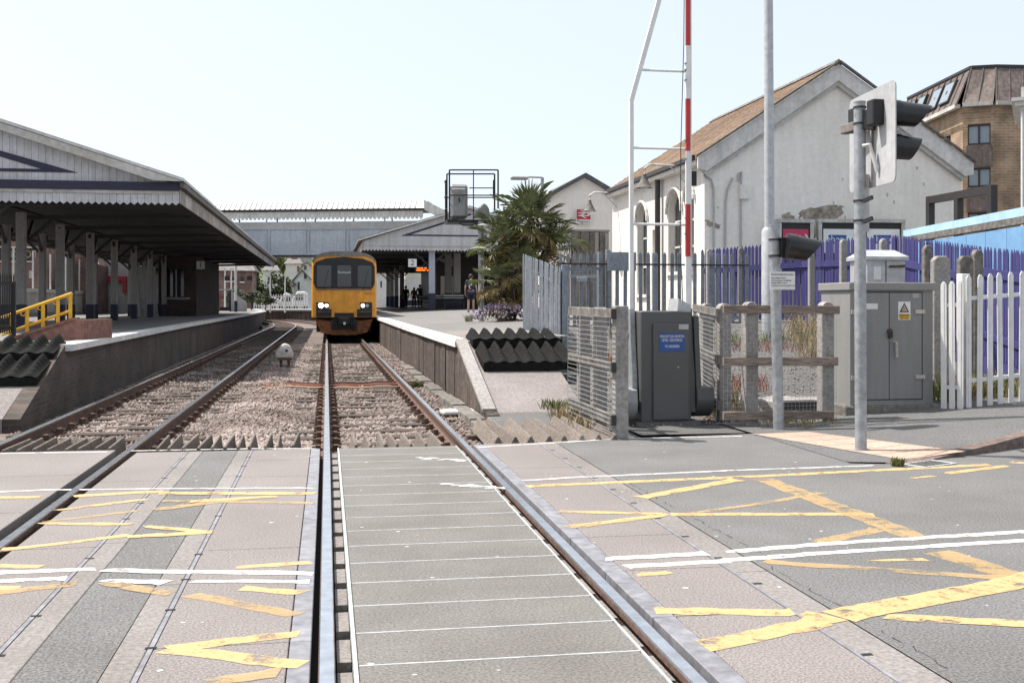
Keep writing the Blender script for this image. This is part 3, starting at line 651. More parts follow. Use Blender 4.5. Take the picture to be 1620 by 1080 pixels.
# ---------------------------------------------------------------- brick access ramp, yellow handrail, black railing on platform one
D0 = 19.2
a, b = W(22, 531, D0), W(128, 531, D0); a.z = b.z = .9
t = thing('access_ramp', 'red brick sloping ramp wall on the left platform end', 'ramp', a)
d = (b - a); nrm = Vector((-d.y, d.x, 0)).normalized()
MB().extr([a, b, b + Vector((0, 0, .36)), a + d * .9 + Vector((0, 0, .36)), a + Vector((0, 0, .03))], nrm * 1.5).build('brick_wall', 'brick_ramp', t)
m = MB(); m.bar(a + Vector((0, 0, .05)) + nrm * .12, a + d * .9 + Vector((0, 0, .38)) + nrm * .12, .3, .045); m.build('capping', 'brick_ramp', t)
t = thing('handrail', 'yellow tubular handrail sloping up the brick ramp', 'handrail', a + nrm * .2)
q0 = a + nrm * .2; dd = d * .86; rt = lambda u, h: q0 + dd * u + Vector((0, 0, .03 + .35 * u + h))
for u in (-.15, .14, .42, .68, .9, ): MB().cyl(rt(u, -.05), rt(u, .46), .033, n=8).build('post', 'yellow_rail', t, smooth=True)
MB().cyl(rt(-.3, .47), rt(.93, .47), .03, n=8).build('top_rail', 'yellow_rail', t, smooth=True)
MB().cyl(rt(-.3, .17), rt(.92, .17), .026, n=8).build('lower_rail', 'yellow_rail', t, smooth=True)
for u in (.03, .33, .6, .85): MB().tube([rt(u, .47), rt(u + .005, .4), rt(u + .05, .37), rt(u + .09, .4)], .012, 6).build('bracket', 'yellow_rail', t, smooth=True)
t = thing('railing', 'black pointed iron railing at the far left edge of the platform ramp', 'railing', W(-20, 527, 18.6))
for k in range(14):
    p = W(-24 + k * 3.5, 527, 18.6 + .05 * k); MB().tube([p, p + Vector((0, 0, 1.0)), p + Vector((0, 0, 1.06))], [.013, .013, .002], 5).build('bar', 'black', t)
pa, pb = W(-25, 505, 18.6), W(22, 505, 19.25); MB().bar(pa - Vector((0, 0, .15)), pb - Vector((0, 0, .15)), .02, .05).build('rail', 'black', t); MB().bar(pa + Vector((0, 0, .63)), pb + Vector((0, 0, .63)), .02, .05).build('rail', 'black', t)
MB().box(pb.x - .03, pb.x + .03, pb.y - .03, pb.y + .03, .85, 1.93).build('post', 'black', t)
# ---------------------------------------------------------------- canopy over platform one
CXE, CXC, CXW = -3.45, -8.95, -12.2; CY0, CY1 = 26.9, 74.0
ZE = 4.42                                             # eaves; ridge at the middle
ZR = 6.15
t = thing('platform_canopy', 'long white boarded station canopy with navy band over the left platform', 'canopy', (CXC, CY0, .9))
def roof_z(x): return ZE + (ZR - ZE) * (1 - abs(x - CXC) / 5.5)
for s, xa in ((1, CXE), (-1, CXW)):
    xo = xa + .12 * s
    ze_ = roof_z(xo)
    MB().extr([(xo, CY0 - .22, ze_ + .05), (CXC, CY0 - .22, ZR + .06), (CXC, CY0 - .22, ZR + .14), (xo, CY0 - .22, ze_ + .12)], (0, CY1 - CY0 + .4, 0)).build('roof', 'roof_sheet', t)
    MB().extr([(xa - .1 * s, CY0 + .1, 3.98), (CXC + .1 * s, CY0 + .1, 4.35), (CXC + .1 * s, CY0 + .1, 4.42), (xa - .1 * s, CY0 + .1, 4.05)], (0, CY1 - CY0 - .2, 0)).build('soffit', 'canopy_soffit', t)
    MB().box(min(xa, xo), max(xa, xo), CY0 - .1, CY1, ze_ - .1, ze_ + .02).build('gutter', 'roof_gutter', t)
    MB().extr([(xo, CY0 - .3, ze_ + .03), (CXC, CY0 - .3, ZR + .03), (CXC, CY0 - .3, ZR - .12), (xa - .55 * s, CY0 - .3, roof_z(xa - .55 * s) - .17)], (0, .07, 0)).build('barge_board', 'canopy_trim', t)
pitch = .158; n = int((CXE - CXW) / pitch); zs = ZE - .02
MB().box(CXW + .05, CXE - .05, CY0 + .03, CY0 + .08, 4.1, ZE).build('backing', 'dark_void', t)
for k in range(n):                                     # gable boards and the pointed valance, board by board
    x0 = CXE - k * pitch; x1 = x0 - pitch + .006; z0, z1 = roof_z(x0) - .05, roof_z(x1) - .05
    if x0 < -11.2: break
    if min(z0, z1) > zs + .03: MB().extr([(x0, CY0, zs), (x1, CY0, zs), (x1, CY0, max(z1, zs + .01)), (x0, CY0, max(z0, zs + .01))], (0, .028, 0)).build('gable_board', 'canopy_board', t)
    MB().extr([(x0, CY0 - .03, 4.13), (x0, CY0 - .03, 3.93), ((x0 + x1) / 2, CY0 - .03, 3.87), (x1, CY0 - .03, 3.93), (x1, CY0 - .03, 4.13)], (0, .025, 0)).build('valance_board', 'canopy_board', t)
MB().extr([(CXW, CY0 + .04, ZE), (-11.25, CY0 + .04, ZE), (-11.25, CY0 + .04, roof_z(-11.25) - .06), (CXW, CY0 + .04, roof_z(CXW) - .06)], (0, .03, 0)).build('gable_back', 'canopy_board', t)
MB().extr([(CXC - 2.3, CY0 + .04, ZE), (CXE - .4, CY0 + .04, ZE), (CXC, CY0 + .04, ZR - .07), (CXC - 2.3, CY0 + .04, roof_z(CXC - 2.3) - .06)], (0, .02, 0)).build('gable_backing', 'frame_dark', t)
MB().box(CXW, CXE + .02, CY0 - .1, CY0 - .035, 4.21, ZE - .015).build('navy_band', 'navy', t)
MB().box(CXW, CXE, CY0 - .06, CY0 - .033, 4.13, 4.205).build('trim_board', 'canopy_trim', t)
tx = [(-11, 4.62), (-6.0, 4.62), (-11, 4.62)]
MB().extr([(-12.1, CY0 - .02, 4.60), (-5.75, CY0 - .02, 4.60), (-6.55, CY0 - .02, 4.67), (-12.1, CY0 - .02, 4.67)], (0, .018, 0)).build('navy_trim', 'navy', t)
MB().extr([(-5.75, CY0 - .022, 4.602), (-6.55, CY0 - .022, 4.674), (CXC, CY0 - .022, 5.39), (CXC, CY0 - .022, 5.50)], (0, .018, 0)).build('navy_trim', 'navy', t)
y = CY0 + .02; sb = None                               # side valance, one length of board per bay
while y < CY1 - .1:
    if sb is None: sb = MB().box(-.03, 0, .006, 1.07, 3.93, 4.26).build('side_board', 'canopy_side', t, local=True); r = sb
    else: r = sb.copy(); COL.objects.link(r); r.parent = t
    r.location = Vector((CXE + .01, y, 0)) - t.location; y += 1.075
# trusses and bays below
for k in range(11):
    y = 27.5 + 4.3 * k
    for sg, xl in ((1, 5.2), (-1, 3.0)): MB().bar((CXC + sg * .85, y, 3.9), (CXC + sg * xl, y, 4.0), .09, .12).build('beam', 'frame_dark', t)
    for x in (-8.1, -9.8):
        s_ = 1 if x > -9 else -1
        MB().bar((x, y, 3.25), (x + .7 * s_, y, 3.9), .07, .09).build('brace', 'frame_dark', t)
        MB().bar((x, y, 3.3), (x, y + .65, 3.9), .07, .09).build('brace', 'frame_dark', t); MB().bar((x, y, 3.3), (x, y - .65, 3.9), .07, .09).build('brace', 'frame_dark', t)
c0 = None
for x in (-8.1, -9.8):
    for k in range(9):
        D = (29.4 if x > -9 else 29.6) + 4.3 * k; y = (D - x * SA) / CA
        if c0 is None:
            c0 = MB().box(-.115, .115, -.115, .115, 0, 3.1).build('pillar', 'pillar_grey', t, local=True, bevel=.02); c1 = MB().box(-.13, .13, -.13, .13, 0, .62).build('pillar_base', 'navy', t, local=True, bevel=.02)
            r, r1 = c0, c1
        else:
            r = c0.copy(); r1 = c1.copy()
            for q in (r, r1): COL.objects.link(q); q.parent = t
        r.location = r1.location = Vector((x, y, .9)) - t.location
# platform number board
w = W(317.5, 419.5, 55); t = thing('platform_sign', 'square hanging sign with the number 1 under the left canopy', 'sign', w)
MB(w).box(-.2, .2, -.02, .02, -.2, .2).build('board', 'sign_white', t); MB(w).bar((-.12, 0, .2), (-.12, 0, .75), .02, .02).build('hanger', 'black', t); MB(w).bar((.12, 0, .2), (.12, 0, .75), .02, .02).build('hanger', 'black', t)
text('number', '1', 'black', t, w + Vector((0, -.025, 0)), .36)
# brick station block under the far end of the canopy
a = atX(262, 480, -8.6); y0 = 58; t = thing('waiting_room', 'dark brick station room under the far end of the left canopy', 'building', (-8.6, y0, .9))
MB().box(-8.45, -6.6, y0, y0 + 12, .9, 4.0).build('wall', 'brick_dark', t)
for i, (xa, xb) in enumerate(((-8.15, -7.75), (-7.6, -7.2))): 
    MB().box(xa, xb, y0 - .04, y0 - .002, 1.9, 3.3).build('window', 'glass_dark', t); MB().box(xa - .02, xa + .04, y0 - .06, y0 - .045, 1.85, 3.3).build('frame', 'white_dirty', t)
MB().box(-8.3, -6.9, y0 - .05, y0 - .003, 1.75, 1.85).build('sill', 'house_grey', t)
t = thing('timber_screen', 'grey slanted timber screen against the dark brick station room', 'screen', (-9, 57, .9))
for k in range(5): MB().bar((-9.2 + k * .22, 57.2 - .1 * k, .9), (-9.5 + k * .22, 57.2 - .1 * k, 3.6), .06, .06).build('stud', 'pillar_grey', t)
MB().box(-9.5, -8.5, 57.3, 57.36, .9, 3.4).build('panel', 'house_grey', t)
# white rear wall with glazing bars behind platform one
t = thing('platform_screen', 'white low wall with tall glazing posts behind the left platform', 'wall', (-14.6, 30, .9))
MB().box(-14.7, -14.55, 26, 76, .9, 2.12).build('wall', 'white_dirty', t); MB().box(-14.76, -14.5, 26, 76, 2.12, 2.3).build('rail', 'white_paint', t); MB().box(-14.74, -14.52, 26, 76, .9, 1.08).build('plinth', 'house_grey', t)
for k in range(14): MB().box(-14.68, -14.6, 27 + 3.5 * k, 27.1 + 3.5 * k, 2.3, 4.2).build('post', 'white_dirty', t)
# brick shop beyond the platform with its sign band
p = W(-5, 480, 62); q = W(80, 480, 62); t = thing('shop_building', 'brick shop with a black lettered sign band beyond the left platform', 'building', (p.x, p.y, 0))
MB().box(p.x - 14, q.x - .3, p.y, p.y + 12, 0, 6.6).build('wall', 'brick_red', t); MB().box(p.x - 14.1, q.x - .2, p.y - .1, p.y + 12, 6.6, 6.9).build('roof', 'slate', t)
z0, z1 = W(0, 413, 62).z, W(0, 392, 62).z
MB().box(p.x - 10, q.x - 1.0, p.y - .12, p.y - .01, z0, z1).build('sign_band', 'black', t)
for z in (z0 - .06, z1): MB().box(p.x - 10, q.x - 1.0, p.y - .16, p.y - .01, z, z + .07).build('sign_trim', 'house_cream', t)
text('lettering', 'BOOTS', 'straw', t, Vector((W(39, 402, 62).x, p.y - .14, (z0 + z1) / 2)), .62)
for (xa, xb, ya, yb) in ((44, 51, 428, 440), (58, 64, 420, 432)):
    a, b = W(xa, yb, 62), W(xb, ya, 62); MB().box(a.x, b.x, p.y - .05, p.y - .01, a.z, b.z).build('window', 'house_grey', t)
p = W(165, 480, 70); t = thing('brick_shop', 'low grey building with a red shop fascia behind the left platform', 'building', (p.x, p.y, 0))
a, b = W(150, 480, 70), W(215, 396, 70); MB().extr([(a.x, p.y, 0), (b.x, p.y, 0), (b.x, p.y, b.z - .6), ((a.x + b.x) / 2 - .5, p.y, b.z + .9), (a.x, p.y, b.z - .8)], (0, 9, 0)).build('wall', 'house_grey', t)
a, b = W(167, 445, 70), W(200, 437, 70); MB().box(a.x, b.x, p.y - .3, p.y - .01, a.z, b.z).build('fascia', 'sign_red', t); MB().box(b.x - .25, b.x, p.y - .25, p.y - .01, a.z - .7, a.z).build('pillar', 'sign_red', t)
a, b = W(118, 480, 66), W(150, 392, 66); t = thing('gabled_house', 'small grey gabled brick house seen between the canopy pillars', 'building', (a.x, a.y, 0))
MB().extr([(a.x, a.y, 0), (b.x, a.y, 0), (b.x, a.y, b.z - 1), ((a.x + b.x) / 2, a.y, b.z), (a.x, a.y, b.z - 1.2)], (0, 8, 0)).build('wall', 'brick_far', t); MB().bar(((a.x + b.x) / 2, a.y - .1, b.z + .05), (b.x + .2, a.y - .1, b.z - 1.0), .3, .08).build('verge_board', 'house_cream', t)
# ---------------------------------------------------------------- the train
TY = 48.1; TX = .75
t = thing('train', 'yellow fronted diesel train with dark cab windows and one bright headlight', 'train', (TX, TY, 0))
def tprof(inset=0., zb=.95):
    w = 1.40 - inset; pts = [(-w, zb), (-w - .0, 2.9)]
    top = 3.80 - inset
    for i in range(13):
        a = math.pi * (1 - i / 12); x = math.cos(a); pts.append((w * math.copysign(abs(x) ** .62, x), 3.12 - inset * .3 + (top - 3.12) * math.sin(a) ** .75))
    pts += [(w, 2.9), (w, zb)]; return pts
def loft(mb, profs):
    n = len(profs[0][0]); vs = []; fs = []
    for pr, y in profs: vs += [(TX + x, y, z) for x, z in pr]
    for i in range(len(profs) - 1):
        for j in range(n): fs.append((i * n + j, i * n + (j + 1) % n, (i + 1) * n + (j + 1) % n, (i + 1) * n + j))
    fs += [tuple(range(n))[::-1], tuple(range((len(profs) - 1) * n, len(profs) * n))]; mb.add(vs, fs); return mb
m = MB(); loft(m, [(tprof(.06), TY), (tprof(.015), TY + .05), (tprof(0), TY + .16), (tprof(0), TY + .5)]); front = m.build('front_end', 'train_yellow', t, smooth=35)
m = MB(); loft(m, [(tprof(.004), TY + .5), (tprof(.004), TY + 19.8)]); m.build('body', 'train_side', t, smooth=35)
m = MB(); loft(m, [(tprof(.004), TY + 20.6), (tprof(.004), TY + 40)]); m.build('rear_coach', 'train_side', t, smooth=35)
# roof skin over the yellow dome
pr = [p for p in tprof(-.012) if p[1] > 3.2]
m = MB()
for (ya, yb) in ((TY + .02, TY + 19.8), (TY + 20.6, TY + 40)):
    k = [(TX + x, ya, z) for x, z in pr]; q = [(TX + x, yb, z) for x, z in pr]; n = len(k)
    m.add(k + q, [(i, i + 1, n + i + 1, n + i) for i in range(n - 1)])
m.build('roof', 'train_roof', t, smooth=50)
ti = [p for p in tprof(-.006) if p[1] > 3.16]
m = MB()
for (p0, p1) in zip(ti, ti[1:]): m.extr([(TX + p0[0], TY - .03, p0[1]), (TX + p1[0], TY - .03, p1[1]), (TX + p1[0] * .985, TY - .03, p1[1] - .05 - .17 * (1 - (p1[0] / 1.4) ** 2)), (TX + p0[0] * .985, TY - .03, p0[1] - .05 - .17 * (1 - (p0[0] / 1.4) ** 2))], (0, .05, 0))
m.build('roof_dome', 'train_roof', t)
f = TY - .004
def rr(mb, x0, x1, z0, z1, r, y, d):                    # rounded rectangle panel
    pts = []
    for cx, cz, a0 in ((x1 - r, z1 - r, 0), (x0 + r, z1 - r, 90), (x0 + r, z0 + r, 180), (x1 - r, z0 + r, 270)):
        for k in range(4): a = math.radians(a0 + k * 30); pts.append((TX + cx + r * math.cos(a), y, cz + r * math.sin(a)))
    return mb.extr(pts, (0, d, 0))
m = MB(); pts = [(-1.315, 2.42), (-1.2, 2.19), (1.2, 2.19), (1.315, 2.42), (1.315, 3.15), (1.22, 3.34), (.8, 3.50), (0, 3.57), (-.8, 3.50), (-1.22, 3.34), (-1.315, 3.15)]
m.extr([(TX + x, f - .035, z) for x, z in pts], (0, .06, 0)); surr = m.build('window_surround', 'black', t, bevel=.015)
for (a, b) in ((-1.17, -.56), (-.3, .3), (.58, 1.17)):
    w_ = rr(MB(), a, b, 2.27, 3.2, .07, f - .046, .008).build('window', 'glass_train', t)
text('destination', 'Exmouth', 'sign_white', t, Vector((TX, f - .052, 2.9)), .15)
for a in (-.86, .86):
    MB().bar((TX + a - .05, f - .06, 2.12), (TX + a + .18, f - .065, 3.0), .018, .018).build('wiper', 'black', t)
MB().box(TX - 1.2, TX + 1.2, f - .03, f, 2.13, 2.165).build('window_sill', 'train_roof', t)
for s in (-1, 1):
    x0, x1 = (TX - 1.2, TX - .66) if s < 0 else (TX + .68, TX + 1.2)
    lb = MB().box(x0, x1, f - .03, f + .02, 1.31, 1.6).build('light_box', 'black', t, bevel=.01)
    xa, xb = (TX - 1.0, TX - .76) if s < 0 else (TX + .8, TX + .99)
    MB().cyl((xa, f - .05, 1.455), (xa, f - .02, 1.455), .1 if s < 0 else .078, n=16).build('headlight', 'lamp_on' if s < 0 else 'lamp_dim', t)
    MB().cyl((xb, f - .05, 1.455), (xb, f - .02, 1.455), .075, n=16).build('headlight', 'lamp_dim' if s < 0 else 'lens_grey', t)
    MB().box(TX + s * .55 - (0 if s > 0 else .65), TX + s * .55 + (.65 if s > 0 else 0), f - .03, f + .3, .97, 1.3).build('buffer_recess', 'black', t)
    MB().bar((TX + s * .58, f - .06, 1.19), (TX + s * 1.15, f - .06, 1.19), .03, .03).build('hand_rail', 'roof_gutter', t)
MB().box(TX - .42, TX + .42, f - .035, f + .3, .9, 1.14).build('coupler_recess', 'black', t)
m = MB(); m.box(TX - .25, TX + .25, f - .35, f, .62, .98); m.box(TX - .16, TX + .16, f - .5, f - .3, .66, .94); m.build('coupler', 'black', t, bevel=.03)
MB().box(TX - .05, TX + .05, f - .53, f - .5, .64, .74).build('coupler_tag', 'sign_white', t)
MB().extr([(TX - 1.25, f + .1, .86), (TX - .55, f + .1, .78), (TX + .55, f + .1, .78), (TX + 1.25, f + .1, .86), (TX + 1.0, f + .1, .28), (TX + .5, f + .1, .17), (TX - .5, f + .1, .17), (TX - 1.0, f + .1, .28)], (0, .12, 0)).build('obstacle_deflector', 'train_orange', t, bevel=.02)
MB().box(TX - .56, TX + .56, f + .04, f + .09, .42, .86).build('hose_panel', 'black', t)
for x in (-.45, -.3, .3, .42): MB().tube([(TX + x, f + .02, .9), (TX + x, f - .1, .6), (TX + x * .9, f - .05, .42)], .025, 6).build('hose', 'black', t)
MB().box(TX - 1.2, TX + 1.2, TY + .6, TY + 40, .3, .95).build('underframe', 'black', t)
for y in (TY + 3.2, TY + 5.6, TY + 14.6, TY + 17):
    for x in (0, 1.5):
        w_ = MB().cyl((x - .07, y, .42), (x + .07, y, .42), .41, n=20).build('wheel', 'rust', t)
for i in range(9):
    y = TY + 1.6 + i * 2.0
    for s in (-1, 1): MB().box(TX + s * 1.40 - .008, TX + s * 1.40 + .008, y, y + 1.5, 2.05, 2.9).build('side_window', 'glass_dark', t)
text('unit_number', '150121', 'sign_red', t, Vector((TX + 1.02, f - .004, 1.98)), .14)

# ---------------------------------------------------------------- covered footbridge
A, B = W(60, 480, 77.), W(672, 480, 74.); ang = math.atan2(B.y - A.y, B.x - A.x); LB = (B - A).to_2d().length; A.z = 0
t = thing('footbridge', 'pale blue covered footbridge spanning the tracks behind the train', 'bridge', (A.x, A.y, .9))
ZB = 4.92; sc_ = 75 / FPX
def zz(py): return EYE + (YH - py) * sc_
def F(): return MB((A.x, A.y, 0), ang)
z_bot, z_gt, z_op, z_f1, z_r0, z_rt = zz(403), zz(363), zz(348), zz(335.5), zz(334), zz(319)
F().box(0, LB, 0, 2.4, z_bot - .12, z_bot).build('deck', 'frame_dark', t)
pp = None; npan = 10
for k in range(npan):
    x0, x1 = LB * k / npan, LB * (k + 1) / npan
    F().box(x0 + .03, x1 - .03, .0, .06, z_bot + .06, z_gt).build('girder_panel', 'bridge_paint', t); F().box(x0 + .03, x1 - .03, 2.34, 2.4, z_bot, z_gt).build('girder_panel', 'bridge_paint', t)
    for xx in (x0, x0 + .24): F().box(xx - .04, xx + .04, -.07, .0, z_bot, z_gt).build('stiffener', 'bridge_paint', t)
    F().box(x0 - .04, x0 + .04, .0, .08, z_gt, z_f1).build('post', 'bridge_paint', t); F().box(x0 - .04, x0 + .04, 2.3, 2.38, z_gt, z_f1).build('post', 'bridge_paint', t)
    F().box(x0 + .05, x1 - .05, 2.32, 2.36, z_gt, z_op - .12).build('rear_panel', 'bridge_paint', t)
F().box(0, LB, -.1, .1, z_bot - .02, z_bot + .055).build('flange', 'bridge_paint', t); F().box(0, LB, -.1, .1, z_gt, z_gt + .07).build('hand_rail', 'bridge_paint', t)
F().box(0, LB, -.02, .02, z_gt + .07, zz(351)).build('glazing', 'house_grey', t)
nv = int(LB / .29); sv = None
for k in range(nv):                                     # scalloped valance
    if sv is None: sv = MB().extr([(0, -.12, z_f1), (0, -.12, z_op + .16), (.09, -.12, z_op), (.2, -.12, z_op), (.285, -.12, z_op + .16), (.285, -.12, z_f1)], (0, .03, 0)).build('valance_board', 'white_dirty', t, local=True); r = sv
    else: r = sv.copy(); COL.objects.link(r); r.parent = t
    q = Vector((A.x + math.cos(ang) * k * .29, A.y + math.sin(ang) * k * .29, 0)); r.location = q - t.location; r.rotation_euler = (0, 0, ang)
F().box(-.1, LB + .1, -.3, 2.7, z_r0, z_r0 + .1).build('eaves', 'frame_dark', t)
m = F(); m.extr([(-.1, -.28, z_r0 + .1), (-.1, 2.68, z_r0 + .1), (-.1, 2.1, z_rt), (-.1, .3, z_rt)], (LB + .2, 0, 0)); m.build('roof', 'white_paint', t)
rs = None; nr = int(LB / .36)
for k in range(nr):
    if rs is None: rs = MB().bar((0, -.3, z_r0 + .12), (0, .3, z_rt + .03), .06, .05).build('roof_rib', 'white_dirty', t, local=True); r = rs
    else: r = rs.copy(); COL.objects.link(r); r.parent = t
    r.location = Vector((A.x + math.cos(ang) * k * .36, A.y + math.sin(ang) * k * .36, 0)) - t.location; r.rotation_euler = (0, 0, ang)
# stair flight roof going down to the right platform
m = F(); m.extr([(LB, -.3, z_r0), (LB, -.3, z_rt), (LB + 4, -.3, z_rt - 2.0), (LB + 4, -.3, z_r0 - 2.2)], (0, 2.9, 0)); m.build('stair_roof', 'white_dirty', t)
m = F(); m.extr([(LB, 0, z_op), (LB, 0, z_bot), (LB + 2.2, 0, 3.9), (LB + 2.2, 0, 5.5)], (0, .08, 0)); m.build('stair_side', 'bridge_paint', t)
# the tower on platform one side
F().box(-2.5, .1, .1, 2.3, .9, z_bot).build('pier', 'brick_dark', t)

# ---------------------------------------------------------------- canopy over platform two
Y2 = 62.3; e0 = atY(574, 397, Y2); e1 = atY(574, 381, Y2); ap = atY(742, 329, Y2)
X0, XA = e0.x, ap.x; XR = 2 * XA - X0; z0, z1, zA = e0.z, e1.z, ap.z; Y2E = 112
t = thing('platform_canopy', 'pale grey boarded station canopy over the right platform behind the palm', 'canopy', (XA, Y2, 1.1))
for s, xe in ((1, X0), (-1, XR)):
    xo = xe - .25 * s
    MB().extr([(xo, Y2 - .25, z1 - .0), (XA, Y2 - .25, zA + .0), (XA, Y2 - .25, zA + .12), (xo, Y2 - .25, z1 + .12)], (0, Y2E - Y2, 0)).build('roof', 'roof_gutter', t)
    MB().extr([(xo, Y2 - .3, z1 - .02), (XA, Y2 - .3, zA - .02), (XA, Y2 - .3, zA + .08), (xo, Y2 - .3, z1 + .08)], (0, .05, 0)).build('barge_board', 'white_dirty', t)
    MB().box(xe - .02, xe + .03, Y2, Y2E - 1, z0 + .1, z1).build('side_board', 'canopy_side', t)
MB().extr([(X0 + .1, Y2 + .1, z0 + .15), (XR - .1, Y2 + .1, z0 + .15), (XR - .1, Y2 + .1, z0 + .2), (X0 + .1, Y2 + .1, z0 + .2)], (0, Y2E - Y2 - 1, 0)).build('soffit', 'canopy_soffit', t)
n = int((XR - X0) / .19); 
for k in range(n):
    xa = X0 + k * .19; xb = xa + .184
    if xa > XA + 3.5: break
    za = z1 + (zA - z1) * (1 - abs(xa - XA) / (XA - X0)); zb = z1 + (zA - z1) * (1 - abs(xb - XA) / (XA - X0))
    MB().extr([(xa, Y2, z0 + .1), ((xa + xb) / 2, Y2, z0), (xb, Y2, z0 + .1), (xb, Y2, zb), (xa, Y2, za)], (0, .03, 0)).build('gable_board', 'canopy_board', t)
MB().extr([(X0 + .05, Y2 + .035, z0 + .12), (XR, Y2 + .035, z0 + .12), (XR, Y2 + .035, z1), (XA, Y2 + .035, zA), (X0 + .05, Y2 + .035, z1)], (0, .03, 0)).build('backing', 'house_grey', t)
MB().box(X0, XR, Y2 - .03, Y2 - .002, z1 - .3, z1 - .26).build('trim', 'house_grey', t)
l0, l1 = atY(634, 373, Y2), atY(770, 371.5, Y2); la = atY(712, 347, Y2); l2 = atY(650, 371, Y2)
MB().extr([(l0.x, Y2 - .03, l0.z), (l1.x, Y2 - .03, l0.z), (l1.x, Y2 - .03, l0.z + .08), (l2.x, Y2 - .03, l0.z + .08)], (0, .025, 0)).build('navy_trim', 'navy', t)
MB().extr([(l0.x, Y2 - .032, l0.z + .003), (l2.x, Y2 - .032, l0.z + .083), (la.x + 1.2, Y2 - .032, la.z + .25), (la.x + 1.2, Y2 - .032, la.z + .36)], (0, .025, 0)).build('navy_trim', 'navy', t)
def pillar2(x, y, m, w=.17):
    z = plat2_z(x, y); MB().box(x - w, x + w, y - w, y + w, z, z0 + .16).build('pillar', m, t); MB().box(x - w - .015, x + w + .015, y - w - .015, y + w + .015, z, z + 1.0).build('pillar_base', 'navy', t)
q = W(683, 480, 63); pillar2(q.x, q.y, 'pillar_blue')
for px, D in ((636, 86.6), (627, 93.6), (620, 100), (614, 106), (709, 69), (723, 66)): q = W(px, 480, D); pillar2(q.x, q.y, 'pillar_grey', .2 if D < 80 else .17)
for k in range(7):
    y = Y2 + 1 + k * 7; MB().bar((X0 + .5, y, z0 + .05), (XR - .5, y, z0 + .05), .12, .2).build('beam', 'frame_dark', t)
    for s in (-1, 1): MB().bar((5.9, y, z0 - .8), (5.9 + s * .9, y, z0 - .02), .08, .1).build('brace', 'frame_dark', t)
# station rooms in the shade of that canopy
q = W(690, 480, 74); t = thing('station_room', 'dark shaded station room behind the benches on the right platform', 'building', (q.x, q.y, 1.1))
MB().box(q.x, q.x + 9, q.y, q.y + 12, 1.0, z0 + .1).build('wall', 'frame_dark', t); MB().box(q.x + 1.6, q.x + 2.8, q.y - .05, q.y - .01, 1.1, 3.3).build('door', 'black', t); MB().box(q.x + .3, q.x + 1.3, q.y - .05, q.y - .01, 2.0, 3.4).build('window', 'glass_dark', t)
w = W(652.5, 416, 62); t = thing('platform_sign', 'square hanging sign with the number 2 under the right canopy', 'sign', w)
MB(w).box(-.24, .24, -.02, .02, -.23, .23).build('board', 'sign_white', t); text('number', '2', 'black', t, w + Vector((0, -.025, 0)), .42)
for x in (-.15, .15): MB(w).bar((x, 0, .23), (x, 0, .8), .02, .02).build('hanger', 'black', t)
w = W(670, 426, 63.5); t = thing('departure_display', 'black departure display with glowing orange text under the right canopy', 'display', w)
MB(w).box(-.48, .48, -.08, .08, -.19, .19).build('case', 'black', t); MB(w).bar((0, 0, .19), (0, 0, .7), .03, .03).build('hanger', 'black', t)
for r_, row in enumerate(((-.4, -.16, .0, .04, .2), (-.42, -.1, .12, .18, .4))):
    for a, b in zip(row[::1], row[1:]):
        if b - a > .1: MB(w).box(a, b - .02, -.09, -.082, .03 - .12 * r_, .1 - .12 * r_).build('text_row', 'led', t)
def bench(px, py, D, label):
    q = W(px, py, D); q.z = plat2_z(q.x, q.y); t = thing('bench', label, 'bench', q, 'benches on the right platform')
    m = lambda: MB(q)
    m().box(-.65, .65, -.25, .25, .38, .45).build('seat', 'black', t); m().bar((-.65, .22, .75), (.65, .22, .75), .05, .3).build('backrest', 'black', t)
    for x in (-.55, .55): m().box(x - .04, x + .04, -.22, .24, 0, .38).build('leg', 'black', t)
    m().box(-.6, .6, .18, .185, .78, .86).build('back_slat', 'house_grey', t); m().box(-.6, .6, .18, .185, .66, .71).build('back_slat', 'house_grey', t)
bench(704, 489, 65.5, 'dark platform bench nearest the pale blue canopy pillar'); bench(718, 489, 64.5, 'dark platform bench nearest the man in navy'); bench(675, 487, 76, 'dark platform bench furthest back beside the three passengers')

